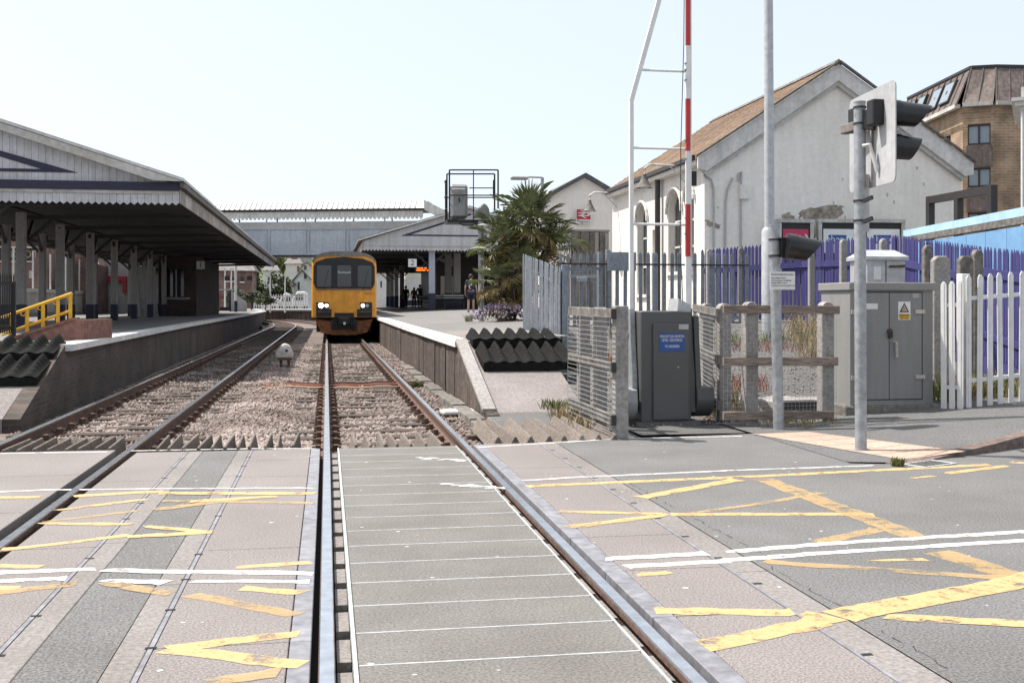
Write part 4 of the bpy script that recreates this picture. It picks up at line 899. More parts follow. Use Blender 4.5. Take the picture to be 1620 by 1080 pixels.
# ---------------------------------------------------------------- people
def skin_mesh(name, pts, edges, rad, m, parent, lv=2):
    me = bpy.data.meshes.new(name); me.from_pydata(pts, edges, []); o = bpy.data.objects.new(name, me); COL.objects.link(o)
    md = o.modifiers.new('s', 'SKIN'); md.use_smooth_shade = True
    for i, r in enumerate(rad): me.skin_vertices[0].data[i].radius = r if isinstance(r, tuple) else (r, r); me.skin_vertices[0].data[i].use_root = (i == 0)
    o.modifiers.new('d', 'SUBSURF').levels = lv; dg = bpy.context.evaluated_depsgraph_get(); dg.update(); ev = o.evaluated_get(dg); m2 = bpy.data.meshes.new_from_object(ev); bpy.data.objects.remove(o)
    m2.materials.clear(); m2.materials.append(MATS[m]); r = bpy.data.objects.new(name, m2); COL.objects.link(r); r.parent = parent
    for p in m2.polygons: p.use_smooth = True
    return r
def person(label, loc, H, rz, top, legs, shorts=False, stride=.1, hairm='hair', long_hair=False, shoe='black', sleeve=True, arms=(.0, .0)):
    t = thing('person', label, 'person', loc); t.rotation_euler = (0, 0, rz); k = H / 1.78
    J = {'pel': (0, 0, .95), 'wa': (0, 0, 1.12), 'ch': (0, .01, 1.32), 'nk': (0, 0, 1.5), 'hd': (0, -.01, 1.6), 'ht': (0, -.0, 1.72)}
    for s, n in ((-1, 'l'), (1, 'r')):
        a = arms[0 if s < 0 else 1]
        J[n + 'sh'] = (s * .185, 0, 1.43); J[n + 'el'] = (s * (.25 + a * .1), .03 - a * .05, 1.14); J[n + 'wr'] = (s * (.27 + a * .05), -.05 - a * .15, .89 + a * .1); J[n + 'ha'] = (s * .265, -.075 - a * .2, .80 + a * .12)
        J[n + 'hp'] = (s * .1, 0, .9); J[n + 'kn'] = (s * .105, -.02 + s * stride * .5, .49); J[n + 'an'] = (s * .11, .02 + s * stride, .08); J[n + 'to'] = (s * .125, -.13 + s * stride, .035)
    def mesh(name, keys, edges, rad, m): 
        idx = {a: i for i, a in enumerate(keys)}; return skin_mesh(name, [tuple(c * k for c in J[a]) for a in keys], [(idx[a], idx[b]) for a, b in edges], [(r[0] * k, r[1] * k) if isinstance(r, tuple) else r * k for r in rad], m, t)
    keys = ['pel', 'wa', 'ch', 'nk', 'hd', 'ht']; ed = [('pel', 'wa'), ('wa', 'ch'), ('ch', 'nk'), ('nk', 'hd'), ('hd', 'ht')]; rad = [(.13, .1), (.12, .09), (.15, .1), .052, (.078, .095), (.055, .07)]
    for n in 'lr':
        keys += [n + 'sh', n + 'el', n + 'wr', n + 'ha', n + 'hp', n + 'kn', n + 'an', n + 'to']; rad += [.055, .042, .03, (.028, .04), .088, .058, .042, .035]
        ed += [('ch', n + 'sh'), (n + 'sh', n + 'el'), (n + 'el', n + 'wr'), (n + 'wr', n + 'ha'), ('pel', n + 'hp'), (n + 'hp', n + 'kn'), (n + 'kn', n + 'an'), (n + 'an', n + 'to')]
    body = mesh('body', keys, ed, rad, 'skin')
    J['lsl'] = tuple(np.array(J['lsh']) * .35 + np.array(J['lel']) * .65); J['rsl'] = tuple(np.array(J['rsh']) * .35 + np.array(J['rel']) * .65)
    ks = ['pel', 'wa', 'ch', 'nk2', 'lsh', 'lsl', 'rsh', 'rsl']; J['nk2'] = (0, 0, 1.46); es = [('pel', 'wa'), ('wa', 'ch'), ('ch', 'nk2'), ('ch', 'lsh'), ('lsh', 'lsl'), ('ch', 'rsh'), ('rsh', 'rsl')]; ra = [(.165, .125), (.155, .115), (.18, .125), .07, .08, .068, .08, .068]
    if sleeve: ks += ['lel', 'lwr', 'rel', 'rwr']; es += [('lsl', 'lel'), ('lel', 'lwr'), ('rsl', 'rel'), ('rel', 'rwr')]; ra += [.058, .045, .058, .045]
    mesh('shirt', ks, es, ra, top)
    ks = ['pel', 'lhp', 'lkn', 'rhp', 'rkn']; es = [('pel', 'lhp'), ('lhp', 'lkn'), ('pel', 'rhp'), ('rhp', 'rkn')]; ra = [(.16, .125), .11, .085 if shorts else .075, .11, .085 if shorts else .075]
    if not shorts: ks += ['lan', 'ran']; es += [('lkn', 'lan'), ('rkn', 'ran')]; ra += [.062, .062]
    else: J['lkn'] = tuple(np.array(J['lkn']) + [0, 0, .06]); J['rkn'] = tuple(np.array(J['rkn']) + [0, 0, .06])
    mesh('shorts' if shorts else 'trousers', ks, es, ra, legs)
    hd = MB(); hd.sphere((0, .015 * k, 1.655 * k), .103 * k, 12, 8, (.95, 1.05, 1.08)); 
    if long_hair: hd.sphere((0, .05 * k, 1.52 * k), .1 * k, 10, 6, (1, .7, 1.5))
    o = hd.build('hair', hairm, t, local=True, smooth=True)
    fm = MB()
    for s in (-1, 1): fm.sphere((s * .035 * k, -.105 * k, 1.61 * k), .011 * k, 6, 4)
    fm.build('eyes', 'black', t, local=True); MB().sphere((0, -.115 * k, 1.585 * k), .016 * k, 6, 5, (.8, 1, 1.4)).build('nose', 'skin', t, local=True)
    for s in (-1, 1): MB().sphere((s * .1 * k, 0, 1.6 * k), .022 * k, 6, 5, (.5, 1, 1.5)).build('ear', 'skin', t, local=True)
    for s, n in ((-1, 'l'), (1, 'r')):
        hnd = MB(); base = Vector(J[n + 'ha'])
        for j in range(4): hnd.tube([(base + Vector((0, -.03 + .018 * j, .0))) * k, (base + Vector((0, -.035 + .018 * j, -.05 - .008 * (j in (1, 2))))) * k, (base + Vector((-s * .015, -.03 + .018 * j, -.085))) * k], [.009 * k, .008 * k, .006 * k], 5)
        hnd.tube([(base + Vector((0, -.04, .03))) * k, (base + Vector((-s * .01, -.065, -.005))) * k, (base + Vector((-s * .015, -.07, -.03))) * k], [.01 * k, .009 * k, .007 * k], 5); hnd.build('fingers', 'skin', t, local=True, smooth=True)
        an = J[n + 'an']; MB().tube([(an[0] * k, (an[1] + .04) * k, .045 * k), (an[0] * k, (an[1] - .05) * k, .05 * k), (an[0] * k, (an[1] - .17) * k, .035 * k), (an[0] * k, (an[1] - .2) * k, .03 * k)], [.045 * k, .052 * k, .042 * k, .02 * k], 8).build('shoe', shoe, t, local=True, smooth=True)
    return t
def stand(px, D): q = W(px, 480, D); q.z = plat2_z(q.x, q.y); return q
q = stand(745, 50.5); man = person('man in navy shirt and shorts with blue shoes standing on the platform', q, 1.8, math.pi - .3, 'cloth_navy', 'cloth_navy', True, .04, shoe='shoe_blue', sleeve=False)
m = MB()                                                # pale print on the back of his shirt
for (x, z, w_, h_) in ((-.05, 1.30, .05, .14), (.0, 1.25, .06, .05), (.05, 1.2, .05, .16), (.02, 1.1, .09, .05), (-.02, 1.36, .04, .04)): m.extr([(x - w_ / 2, .133, z - h_ / 2), (x + w_ / 2, .133, z - h_ / 2 + .02), (x + w_ / 2, .133, z + h_ / 2), (x - w_ / 2, .133, z + h_ / 2 - .02)], (0, .006, 0))
m.build('shirt_print', 'sign_white', man, local=True)
q = stand(642, 84); person('passenger in dark clothes half hidden behind a canopy pillar', q, 1.76, math.pi + .3, 'cloth_dark', 'cloth_dark', stride=.12)
q = stand(655, 86); person('long-haired passenger in a red top walking away on the platform', q, 1.62, math.pi, 'cloth_red', 'cloth_dark', stride=.1, long_hair=True)
q = stand(664.5, 85); pr = person('passenger in grey jacket carrying a shoulder bag on the platform', q, 1.82, math.pi - .1, 'cloth_grey', 'cloth_dark', stride=.14, arms=(0, .4))
b = W(669, 466, 84.8); tg = thing('shoulder_bag', 'dark shoulder bag carried by the passenger in grey', 'bag', b); MB(b).box(-.2, .2, -.1, .1, -.16, .16).build('bag_body', 'cloth_dark', tg, bevel=.05); MB().tube([b + Vector((-.15, 0, .15)), b + Vector((-.25, -.05, .45)), b + Vector((-.05, 0, .5)), b + Vector((.12, 0, .15))], .015, 5).build('strap', 'cloth_dark', tg)
q = W(344, 476, 86); q.z = .9; person('person in orange clothing standing in the shelter past the left canopy', q, 1.7, math.pi, 'cloth_red', 'cloth_red', stride=.05)

# ---------------------------------------------------------------- town beyond the station
def house(label, pl, pr_, ytop, yb, D, wall, roof, rh=.35, gable=True, wins=(), depth=9, chim=False):
    a, b = W(pl, yb, D), W(pr_, ytop, D); w = b.x - a.x; t = thing('house', label, 'house', ((a.x + b.x) / 2, a.y, min(a.z, hill_z(a.x, a.y)) - .5), 'houses on the hill behind the station')
    zb, ze = t.location.z, b.z - (rh * w if gable else 0); y = a.y; xm = (a.x + b.x) / 2
    if gable:
        MB().extr([(a.x, y, zb), (b.x, y, zb), (b.x, y, ze), (xm, y, b.z), (a.x, y, ze)], (0, depth, 0)).build('wall', wall, t)
        for s in (-1, 1): MB().extr([(xm, y - .3, b.z + .02), (xm + s * (w / 2 + .4), y - .3, ze - .25), (xm + s * (w / 2 + .4), y - .3, ze - .05), (xm, y - .3, b.z + .25)], (0, depth + .6, 0)).build('roof', roof, t)
    else:
        MB().box(a.x, b.x, y, y + depth, zb, ze).build('wall', wall, t); h = (b.x - a.x) * .16 + .8
        m = MB(); m.add([(a.x - .4, y - .4, ze), (b.x + .4, y - .4, ze), (b.x + .4, y + depth, ze), (a.x - .4, y + depth, ze), (a.x + w * .12, y + depth / 2, ze + h), (b.x - w * .12, y + depth / 2, ze + h)], [(0, 1, 5, 4), (1, 2, 5), (2, 3, 4, 5), (3, 0, 4), (0, 3, 2, 1)]); m.build('roof', roof, t)
    if chim: MB().box(xm - .5, xm + .5, y + depth * .4, y + depth * .5, b.z - .5, b.z + 1.6).build('chimney', 'brick_far', t)
    for (x0, x1, ya, yb_) in wins:
        p, q = W(x0, yb_, D), W(x1, ya, D); f_ = MB().box(p.x, q.x, y - .06, y - .01, p.z, q.z).build('window', 'glass_dark', t); MB().box(p.x - .1, q.x + .1, y - .12, y - .02, p.z - .15, p.z - .02).build('sill', 'house_white', f_)
house('white gabled house with tall narrow windows left of the train', 461, 495, 428, 486, 150, 'house_white', 'roof_far', .62, True, ((471, 474, 446, 458), (481, 485, 432, 441)))
house('cream low extension with flat walls beside the white gabled house', 451, 464, 444, 486, 148, 'house_cream', 'roof_far', .3, True)
house('grey roofed white terrace higher up behind the white gabled house', 452, 476, 417, 470, 215, 'house_white', 'roof_far', .2, False, ((470, 473, 421, 430),), chim=True)
house('white house with an orange roof touching the train roofline', 474, 497, 415, 460, 205, 'house_white', 'roof_orange', .5, True, ((481, 485, 420, 427),))
house('wide pale house on the slope with a slate hipped roof', 416, 440, 428, 470, 240, 'house_white', 'roof_far', .2, False)
house('dark slate roofed house high under the footbridge', 462, 492, 404, 440, 330, 'house_grey', 'roof_far', .3, False, depth=14)
house('pale far house at the top left of the hill under the footbridge', 436, 456, 406, 430, 420, 'house_white', 'roof_far', .3, False, depth=12)
house('small white far house just below the footbridge beam', 418, 436, 408, 432, 390, 'house_white', 'slate', .3, False, depth=12)
house('tiny pale house on the skyline right of the dark roof', 492, 520, 403, 428, 380, 'house_white', 'roof_far', .4, True, depth=12)
house('red brick flats seen through the gap under the left canopy', 341, 398, 428, 486, 125, 'brick_far', 'roof_far', .2, False, ((357, 362, 438, 444), (367, 371, 438, 444), (380, 385, 438, 445)))
house('pale wide house seen left of the red brick flats', 250, 340, 425, 480, 180, 'house_grey', 'roof_far', .2, False)
def foliage(name, parent, m, c, r, n, s, seed, squash=1., clumps=9):
    rs = np.random.RandomState(seed); cl = rs.normal(0, .55, (clumps, 3)); cl[:, 2] *= .8; cl /= np.maximum(1, np.linalg.norm(cl, axis=1, keepdims=True) / .8)
    k = rs.randint(0, clumps, n); P = cl[k] + rs.normal(0, .2, (n, 3)); P[:, 2] *= squash; mb = MB()
    A_ = rs.normal(0, 1, (n, 3)); A_ /= np.linalg.norm(A_, axis=1, keepdims=True); B_ = np.cross(A_, rs.normal(0, 1, (n, 3))); B_ /= np.linalg.norm(B_, axis=1, keepdims=True)
    Q = np.array(c) + P * r; sz = rs.uniform(.6, 1.3, (n, 1)) * s
    v = np.stack([Q - A_ * sz, Q + B_ * sz * .55, Q + A_ * sz, Q - B_ * sz * .55], 1).reshape(-1, 3)
    mb.v = [tuple(x) for x in v]; mb.f = [(4 * i, 4 * i + 1, 4 * i + 2, 4 * i + 3) for i in range(n)]; return mb.build(name, m, parent)
def tree(label, px, ybase, ytop, wpx, D, m, seed, n=1500, group='trees beyond the station'):
    a = W(px, ybase, D); h = W(px, ytop, D).z - a.z; r = wpx / FPX * D / 2; a.z = min(a.z, hill_z(a.x, a.y)) ; top = W(px, ytop, D).z; t = thing('tree', label, 'tree', a, group); cz = top - h * .48
    MB().tube([a, a + Vector((0, 0, (cz - a.z) * .6)), Vector((a.x + .1, a.y, cz))], [r * .09, r * .07, r * .03], 7).build('trunk', 'trunk', t)
    for k in range(4):
        an = k * 1.6 + seed; MB().tube([Vector((a.x, a.y, cz - h * .2)), Vector((a.x + math.cos(an) * r * .6, a.y + math.sin(an) * r * .6, cz + h * .1))], [r * .03, r * .01], 5).build('limb', 'trunk', t)
    foliage('crown', t, m, (a.x, a.y, cz), np.array([r, r, h * .55]), n, r * .13, seed)
tree('broad green tree standing behind the white lamp posts', 436, 480, 432, 44, 140, 'leaf_far', 1, 2200)
tree('dark green tree at the right side of the red brick flats', 405, 482, 425, 34, 135, 'leaf', 2, 1800)
tree('yellowish green tree high on the hill under the footbridge', 448, 430, 404, 40, 280, 'leaf_light', 3, 1500)
tree('dark tree left of the yellowish tree on the hill', 424, 430, 406, 30, 290, 'leaf', 4, 1200)
tree('low bushy tree in front of the red brick flats', 372, 484, 458, 34, 118, 'leaf_far', 5, 1200)
tree('rounded hedge tree beside the platform shelter', 398, 485, 462, 40, 112, 'leaf_far', 6, 1200)
tree('small green tree behind the lower end of the shelter', 420, 486, 466, 30, 110, 'leaf', 7, 900)
for i, (px, D, lab) in enumerate(((300, 260, 'leftmost tree on the far slope behind the brick room'), (520, 300, 'far tree hidden mostly by the train roof'), (390, 330, 'far tree above the red brick flats'))): tree(lab, px, 450, 408, 46, D, 'leaf_far', 20 + i, 1200)
# far platform across the bend, its fence, white vans and lamp posts
pf = setting('far_platform'); a, b = W(388, 487, 116), W(560, 487, 112)
MB().extr([(a.x, a.y, -.4), (b.x, b.y, -.4), (b.x, b.y + 6, -.4), (a.x, a.y + 6, -.4)], (0, 0, 1.2)).build('face', 'plat_wall2', pf); MB().extr([(a.x - .1, a.y - .1, .8), (b.x, b.y - .1, .8), (b.x, b.y + 6, .8), (a.x - .1, a.y + 6, .8)], (0, 0, .16)).build('coping', 'coping_white', pf)
a, b = W(402, 486, 119), W(560, 486, 115); t = thing('station_fence', 'pale vertical paling fence along the far platform left of the train', 'fence', (a.x, a.y, .9)); ps = None
d = b - a; n = int(d.length / .3)
for k in range(n):
    p = a + d * (k / n); p.z = .95
    if ps is None: ps = MB().box(-.05, .05, -.02, .02, 0, 1.6).build('pale', 'house_grey', t, local=True); r = ps
    else: r = ps.copy(); COL.objects.link(r); r.parent = t
    r.location = p - t.location
MB().bar((a.x, a.y, 1.3), (b.x, b.y, 1.3), .05, .08).build('rail', 'house_grey', t); MB().bar((a.x, a.y, 2.3), (b.x, b.y, 2.3), .05, .08).build('rail', 'house_grey', t)
def van(label, pl, pr_, yt, yb, D):
    a, b = W(pl, yb, D), W(pr_, yt, D); t = thing('parked_van', label, 'van', (a.x, a.y, .6), 'white vans parked beyond the far platform'); z = .6
    MB().extr([(a.x, a.y, z + .4), (b.x, a.y, z + .4), (b.x, a.y, b.z - .3), (b.x - .4, a.y, b.z), (a.x + .6, a.y, b.z), (a.x, a.y, b.z - .9)], (0, 2, 0)).build('body', 'box_white', t, bevel=.08)
    for f_ in (.2, .8):
        x = a.x + (b.x - a.x) * f_; MB().cyl((x, a.y - .05, z + .38), (x, a.y + .2, z + .38), .38, n=12).build('wheel', 'black', t)
    MB().box(a.x + .3, a.x + 1.3, a.y - .03, a.y - .005, b.z - 1.0, b.z - .35).build('window', 'glass_dark', t)
van('long white van behind the paling fence left of centre', 400, 440, 470, 484, 126); van('white van nearest the train behind the paling fence', 462, 488, 461, 484, 124)
van('boxy white van between the two longer vans', 442, 460, 463, 484, 128)
def lamp_post(label, px, yt, yb, D, m='house_white'):
    a, b = W(px, yb, D), W(px, yt, D); a.z = .6; t = thing('lamp_post', label, 'lamp post', a, 'lamp posts beyond the left platform'); MB().tube([a, b], [.09, .05], 8).build('post', m, t); MB().box(b.x - .5, b.x + .1, b.y - .1, b.y + .1, b.z, b.z + .1).build('lantern', m, t)
lamp_post('slim white lamp post in front of the broad green tree', 427.5, 438, 486, 112); lamp_post('slim pale lamp post left of the cream extension', 451, 436, 486, 113); lamp_post('white lamp post nearest the brick station room', 356, 426, 486, 98); lamp_post('white lamp post right of the shelter at the platform end', 373, 426, 490, 92); lamp_post('thin white lamp post between the shelter posts', 366, 428, 486, 104)
# waiting shelter past the left canopy
a, b = W(339, 490, 88), W(364, 459, 88); a.z = .9; t = thing('waiting_shelter', 'small dark framed shelter past the end of the left canopy', 'shelter', a)
for x in (a.x, b.x): MB().box(x - .06, x + .06, a.y - .06, a.y + .06, .9, b.z).build('post', 'black', t); MB().box(x - .06, x + .06, a.y + 1.4, a.y + 1.5, .9, b.z).build('post', 'black', t)
MB().box(a.x - .15, b.x + .15, a.y - .2, a.y + 1.6, b.z, b.z + .1).build('roof', 'house_grey', t); MB().box(b.x + .02, b.x + .05, a.y, a.y + 1.45, 1.0, b.z).build('side_panel', 'house_grey', t); MB().box(a.x, b.x, a.y - .05, a.y + .0, .95, 1.25).build('lower_panel', 'black', t)
MB().extr([(b.x + .1, a.y, .9), (b.x + 1.3, a.y, .9), (b.x + 1.3, a.y, 1.6), (b.x + .1, a.y, 2.6)], (0, .1, 0)).build('wing_wall', 'house_grey', t)
a = W(373, 491, 84); a.z = .9; t = thing('station_post', 'white post with navy foot at the end of the left platform', 'post', a); MB(a).cyl((0, 0, 0), (0, 0, 4.4), .09, n=8).build('shaft', 'house_white', t); MB(a).cyl((0, 0, 0), (0, 0, .85), .13, n=8).build('foot', 'navy', t)
for px in (359.5, 395): 
    w = W(px, 440, 86); tag(MB(w).box(-.2, .2, -.05, .05, -.17, .17).build('monitor', 'frame_dark'), 'small dark hanging monitor %s under the canopy gap' % ('left' if px < 380 else 'right'), 'monitor')
# white boundary wall behind the passengers
a, b = W(640, 480, 116), W(700, 480, 118); t = thing('boundary_wall', 'white wall with navy foot behind the three passengers', 'wall', (a.x, a.y, 1.1)); MB().box(a.x, b.x, a.y, a.y + .2, 1.9, W(0, 441, 116).z).build('wall', 'white_paint', t); MB().box(a.x, b.x, a.y - .02, a.y + .2, 1.0, 1.9).build('foot', 'navy', t)
a, b = W(594, 480, 120), W(640, 480, 120); t = thing('white_building', 'pale white building glimpsed right of the train', 'building', (a.x, a.y, 1)); MB().box(a.x, b.x, a.y, a.y + 6, .9, W(0, 432, 120).z).build('wall', 'house_white', t); MB().box(a.x - .2, b.x, a.y - .2, a.y + 6, W(0, 432, 120).z, W(0, 428, 120).z).build('roof', 'roof_far', t); p, q = W(602, 455, 120), W(604, 445, 120); MB().box(p.x, q.x, a.y - .05, a.y - .01, p.z, q.z).build('window', 'glass_dark', t)
a, b = W(641, 440, 150), W(690, 424, 150); t = thing('tan_house', 'tan house above the white wall behind the passengers', 'house', (a.x, a.y, 1)); MB().box(a.x, b.x, a.y, a.y + 8, 0, b.z).build('wall', 'house_cream', t); MB().box(a.x + 4, b.x, a.y - .1, a.y + 8, b.z - .6, b.z + .6).build('roof', 'purple', t)
# ---------------------------------------------------------------- palisade fences
def pale_mesh(w, h, m, parent, name='pale', point='round', th=.012):
    mb = MB()
    top = [(-w / 2, h - w * .6), (-w * .18, h), (w * .18, h), (w / 2, h - w * .6)] if point == 'round' else [(-w / 2, h - w * .9), (0, h), (w / 2, h - w * .9)]
    if point == 'flat': top = [(-w / 2, h), (w / 2, h)]
    mb.extr([(w / 2, 0, 0)] [:0] + [(-w / 2, 0, 0)] + [(x, 0, z) for x, z in top] + [(w / 2, 0, 0)], (0, th, 0))
    if point == 'round': mb.extr([(-w * .14, -.006, 0), (-w * .14, -.006, h - w * .25), (w * .14, -.006, h - w * .25), (w * .14, -.006, 0)], (0, .006, 0))
    return mb.build(name, m, parent, local=True)
def palisade(name, label, A, B, h, pitch, w, m, zf, rails, posts=(), point='round', group=None, ztop=None, pm=None, base=0.):
    A, B = Vector(A), Vector(B); d = (B - A).to_2d(); L = d.length; d = d / L; rz = math.atan2(d.y, d.x); n = max(2, int(round(L / pitch)))
    t = thing(name, label, 'fence' if 'gate' not in name else 'gate', (A.x, A.y, zf(A.x, A.y)), group); src = None
    for k in range(n + 1):
        x, y = A.x + d.x * L * k / n, A.y + d.y * L * k / n; z = zf(x, y) + base
        if src is None: src = pale_mesh(w, h, m, t, point=point); r = src
        else: r = src.copy(); COL.objects.link(r); r.parent = t
        r.location = Vector((x, y, z)) - t.location; r.rotation_euler = (random.uniform(-.01, .01), random.uniform(-.008, .008), rz)
    for hh, th in rails:
        s = Vector((-d.y, d.x, 0)) * .03; za, zb = zf(A.x, A.y) + base, zf(B.x, B.y) + base
        MB().bar(Vector((A.x, A.y, za + hh)) + s, Vector((B.x, B.y, zb + hh)) + s, .035, th).build('rail', pm or m, t)
    for f_, pw, ph in posts:
        x, y = A.x + d.x * L * f_, A.y + d.y * L * f_; s = Vector((-d.y, d.x, 0)) * (.05 + pw / 2)
        MB((x + s.x, y + s.y, zf(x, y)), rz).box(-pw / 2, pw / 2, -pw / 2, pw / 2, 0, ph).build('post', pm or m, t, bevel=.006)
    return t
p, q = W(828, 480, 24.5), W(884, 480, 20.2)
gzf = lambda x, y: .84 + (.40 - .84) * (p.y - y) / (p.y - q.y)
palisade('palisade_fence', 'galvanised palisade panel running up beside the right ramp', p, q, 1.82, .2, .145, 'galv_fence', gzf, ((.3, .05), (1.5, .05)), ((1.0, .13, 1.86),))
a, b = W(888, 480, 24.7), W(951, 480, 24.9); zc = lambda x, y: .92
t = palisade('palisade_gate', 'galvanised palisade gate with a bolt beside the palm tree', a, b, 1.76, .17, .075, 'galv_fence', zc, ((.28, .06), (1.42, .06)), ((1.0, .09, 1.8),))
w = W(920, 437, 24.6); MB(w).box(-.28, .34, -.03, .03, -.03, .03).build('bolt', 'galv', t); MB(w).box(-.12, .12, -.07, .0, -.13, -.02).build('lock_box', 'galv', t, bevel=.01)
a, b = W(964, 480, 24.9), W(1183, 480, 25.7)
t = palisade('palisade_fence', 'galvanised palisade fence in front of the cream station building', a, b, 1.8, .186, .085, 'galv_fence', zc, ((.3, .06),), ((0., .1, 1.85), (.33, .1, 1.8), (.75, .1, 1.8)))
MB().bar(a + Vector((-1.2, -.06, .895)), b + Vector((0, -.06, .895)), .04, .035).build('rail', 'frame_dark', t)
w = W(984, 413, 24.7); MB(w).box(-.33, .33, -.02, .02, -.22, .2).build('notice_plate', 'galv_fence', t)

# purple picket fence, following the bend behind the cabinets
pz = lambda x, y: max(verge_z(x, min(y, 24)), .55) if y < 24 else plat2_z(8, y)
PF = [W(1668, 480, 16.0), W(1530, 480, 19.6), W(1418, 480, 24.0), W(1270, 480, 26.8), W(1112, 480, 28.6)]
hts = [1.82, 1.9, 2.1, 2.1, 2.1]
for i, (a, b) in enumerate(zip(PF, PF[1:])):
    za, zb = [(1.547 + (480 - y) / FPX * D) for y, D in (((402, 16.0), (387, 19.6)), ((387, 19.6), (371.5, 24.0)), ((371.5, 24), (381, 26.8)), ((381, 26.8), (394, 28.6)))[i]]
    h = 1.85 if i == 0 else 2.0
    zf = (lambda a, b, za, zb, h: lambda x, y: (za + (zb - za) * max(0, min(1, ((Vector((x, y)) - a.to_2d()).length / (b - a).to_2d().length)))) - h)(a, b, za, zb, h)
    lab = ('purple picket fence section nearest the white palisade', 'purple picket fence section rising behind the concrete posts', 'purple picket fence section below the poster boards', 'purple picket fence section furthest left behind the galvanised pales')[i]
    t = palisade('picket_fence', lab, a, b, h, .105, .082, 'purple', zf, ((.35, .1), (1.42, .14)), (), 'peak', 'purple picket fence sections')
    MB().extr([Vector((a.x, a.y, zf(a.x, a.y) - .9)), Vector((b.x, b.y, zf(b.x, b.y) - .9)), Vector((b.x, b.y, zf(b.x, b.y) + .06)), Vector((a.x, a.y, zf(a.x, a.y) + .06))], (.03, .04, 0)).build('gravel_board', 'purple', t)
# concrete fence posts standing along it
def cpost(label, px, yt, D, w=.13, m='concrete', yb=None, cat_='post'):
    q = W(px, yt, D); z = verge_z(q.x, min(q.y, 24)) - .1; h = q.z - z; t = thing('concrete_post', label, 'post', (q.x, q.y, z), 'concrete posts of the purple fence')
    MB((q.x, q.y, z)).extr([(-w / 2, -.05, 0), (w / 2, -.05, 0), (w / 2, -.05, h - .06), (w * .25, -.05, h), (-w * .25, -.05, h), (-w / 2, -.05, h - .06)], (0, .11, 0)).build('shaft', m, t, bevel=.012)
cpost('concrete post just left of the tall signal post', 1334, 379, 22.5); cpost('short topped concrete post right of the tall signal post', 1397, 378, 21.5); cpost('brownish concrete post right of the small grey cabinet', 1467, 388, 18.6, .15, 'concrete_dirty')
cpost('broad pale concrete post behind the white palisade end', 1488, 405, 15.6, .26); cpost('concrete post with a round top behind the white palisade', 1546, 395, 16.2, .15, 'concrete_dirty'); cpost('square concrete post joined to the round topped one', 1527, 405, 16.0, .22, 'concrete_dirty')
cpost('slim concrete post at the left end of the purple fence', 1122, 394, 27.5, .14, 'concrete'); cpost('slim concrete post in front of the conduits on the gable', 1172, 392, 27.0, .14, 'concrete_dirty'); cpost('slim concrete post left of the black crossing lamp', 1284, 402, 25., .14)

# ---------------------------------------------------------------- white palisade on the pavement
zpv = lambda x, y: pav_z(x, y) + .004
a, b = W(1493, 480, 14.3), W(1519, 480, 14.15)
palisade('white_palisade', 'short leaning white palisade panel against the grey cabinet', a, b, 1.66, .15, .075, 'white_paint', zpv, ((.28, .05), (1.35, .05)), (), 'round')
a, b = W(1533, 480, 14.2), W(1760, 480, 14.9)
t = palisade('white_palisade', 'white palisade fence at the right edge beyond the cabinet', a, b, 1.72, .165, .08, 'white_paint', zpv, ((.35, .05), (1.42, .05)), ((0.0, .12, 1.74), (.7, .12, 1.74)), 'round')

# ---------------------------------------------------------------- grey equipment cabinet and the smaller one behind it
DC = 14.35; a = W(1345, 640, DC); b = W(1487, 640, DC); cx0, cx1, cy = a.x, b.x, a.y; b0 = (b - a); ang = math.atan2(0, 1)
zb = W(1345, 641, DC).z; zt = W(1345, 459, DC).z; zc_ = W(1345, 446.5, DC).z; cd = .85; cx1 = cx0 + (142 / FPX * DC) / CA * .985
t = thing('equipment_cabinet', 'large grey steel trackside cabinet with double doors and a yellow warning label', 'cabinet', ((cx0 + cx1) / 2, cy, 0))
MB().extr([(cx0 - .12, cy - .07, -.03), (cx1 + .1, cy - .09, .06), (cx1 + .08, cy - .02, zb), (cx0 - .08, cy - .02, zb)], (0, cd + .1, 0)).build('plinth', 'concrete_dirty', t, bevel=.02)
MB().box(cx0, cx1, cy, cy + cd, zb, zt).build('body', 'cab_grey', t)
MB().extr([(cx0 - .03, cy - .04, zt), (cx1 + .03, cy - .04, zt), (cx1 + .03, cy - .04, zc_), (cx0 - .03, cy - .04, zc_)], (0, cd + .08, 0)).build('cap', 'cab_cap', t, bevel=.008)
def fx(px): return cx0 + (px - 1345) / 142 * (cx1 - cx0)
def fz(py): return zb + (641 - py) / (641 - 459) * (zt - zb)
for x0, x1 in ((1368, 1410.5), (1411.5, 1467)):
    MB().box(fx(x0), fx(x1), cy - .012, cy - .001, fz(632), fz(463)).build('door', 'cab_grey', t, bevel=.003)
MB().box(fx(1410.5), fx(1411.5), cy - .011, cy - .0005, fz(632), fz(463)).build('door_gap', 'black', t); MB().box(fx(1366), fx(1469), cy - .004, cy - .0005, fz(633.5), fz(461)).build('door_frame', 'frame_dark', t)
for y in (493, 597):
    MB().box(fx(1455), fx(1472), cy - .03, cy - .012, fz(y + 3), fz(y - 3)).build('hinge', 'hinge', t); MB().box(fx(1346), fx(1352), cy - .02, cy - .002, fz(y + 4), fz(y - 3)).build('hinge', 'hinge', t)
m = MB(); m.cyl((fx(1411), cy - .04, fz(524)), (fx(1411), cy - .012, fz(524)), .035, n=10); m.build('hasp', 'rust', t); m = MB(); m.box(fx(1407), fx(1415), cy - .055, cy - .03, fz(535), fz(525)); m.build('padlock', 'black', t, bevel=.01)
MB().tube([(fx(1419), cy - .012, fz(541)), (fx(1420), cy - .06, fz(541)), (fx(1421), cy - .06, fz(565))], .018, 6).build('handle', 'hinge', t)
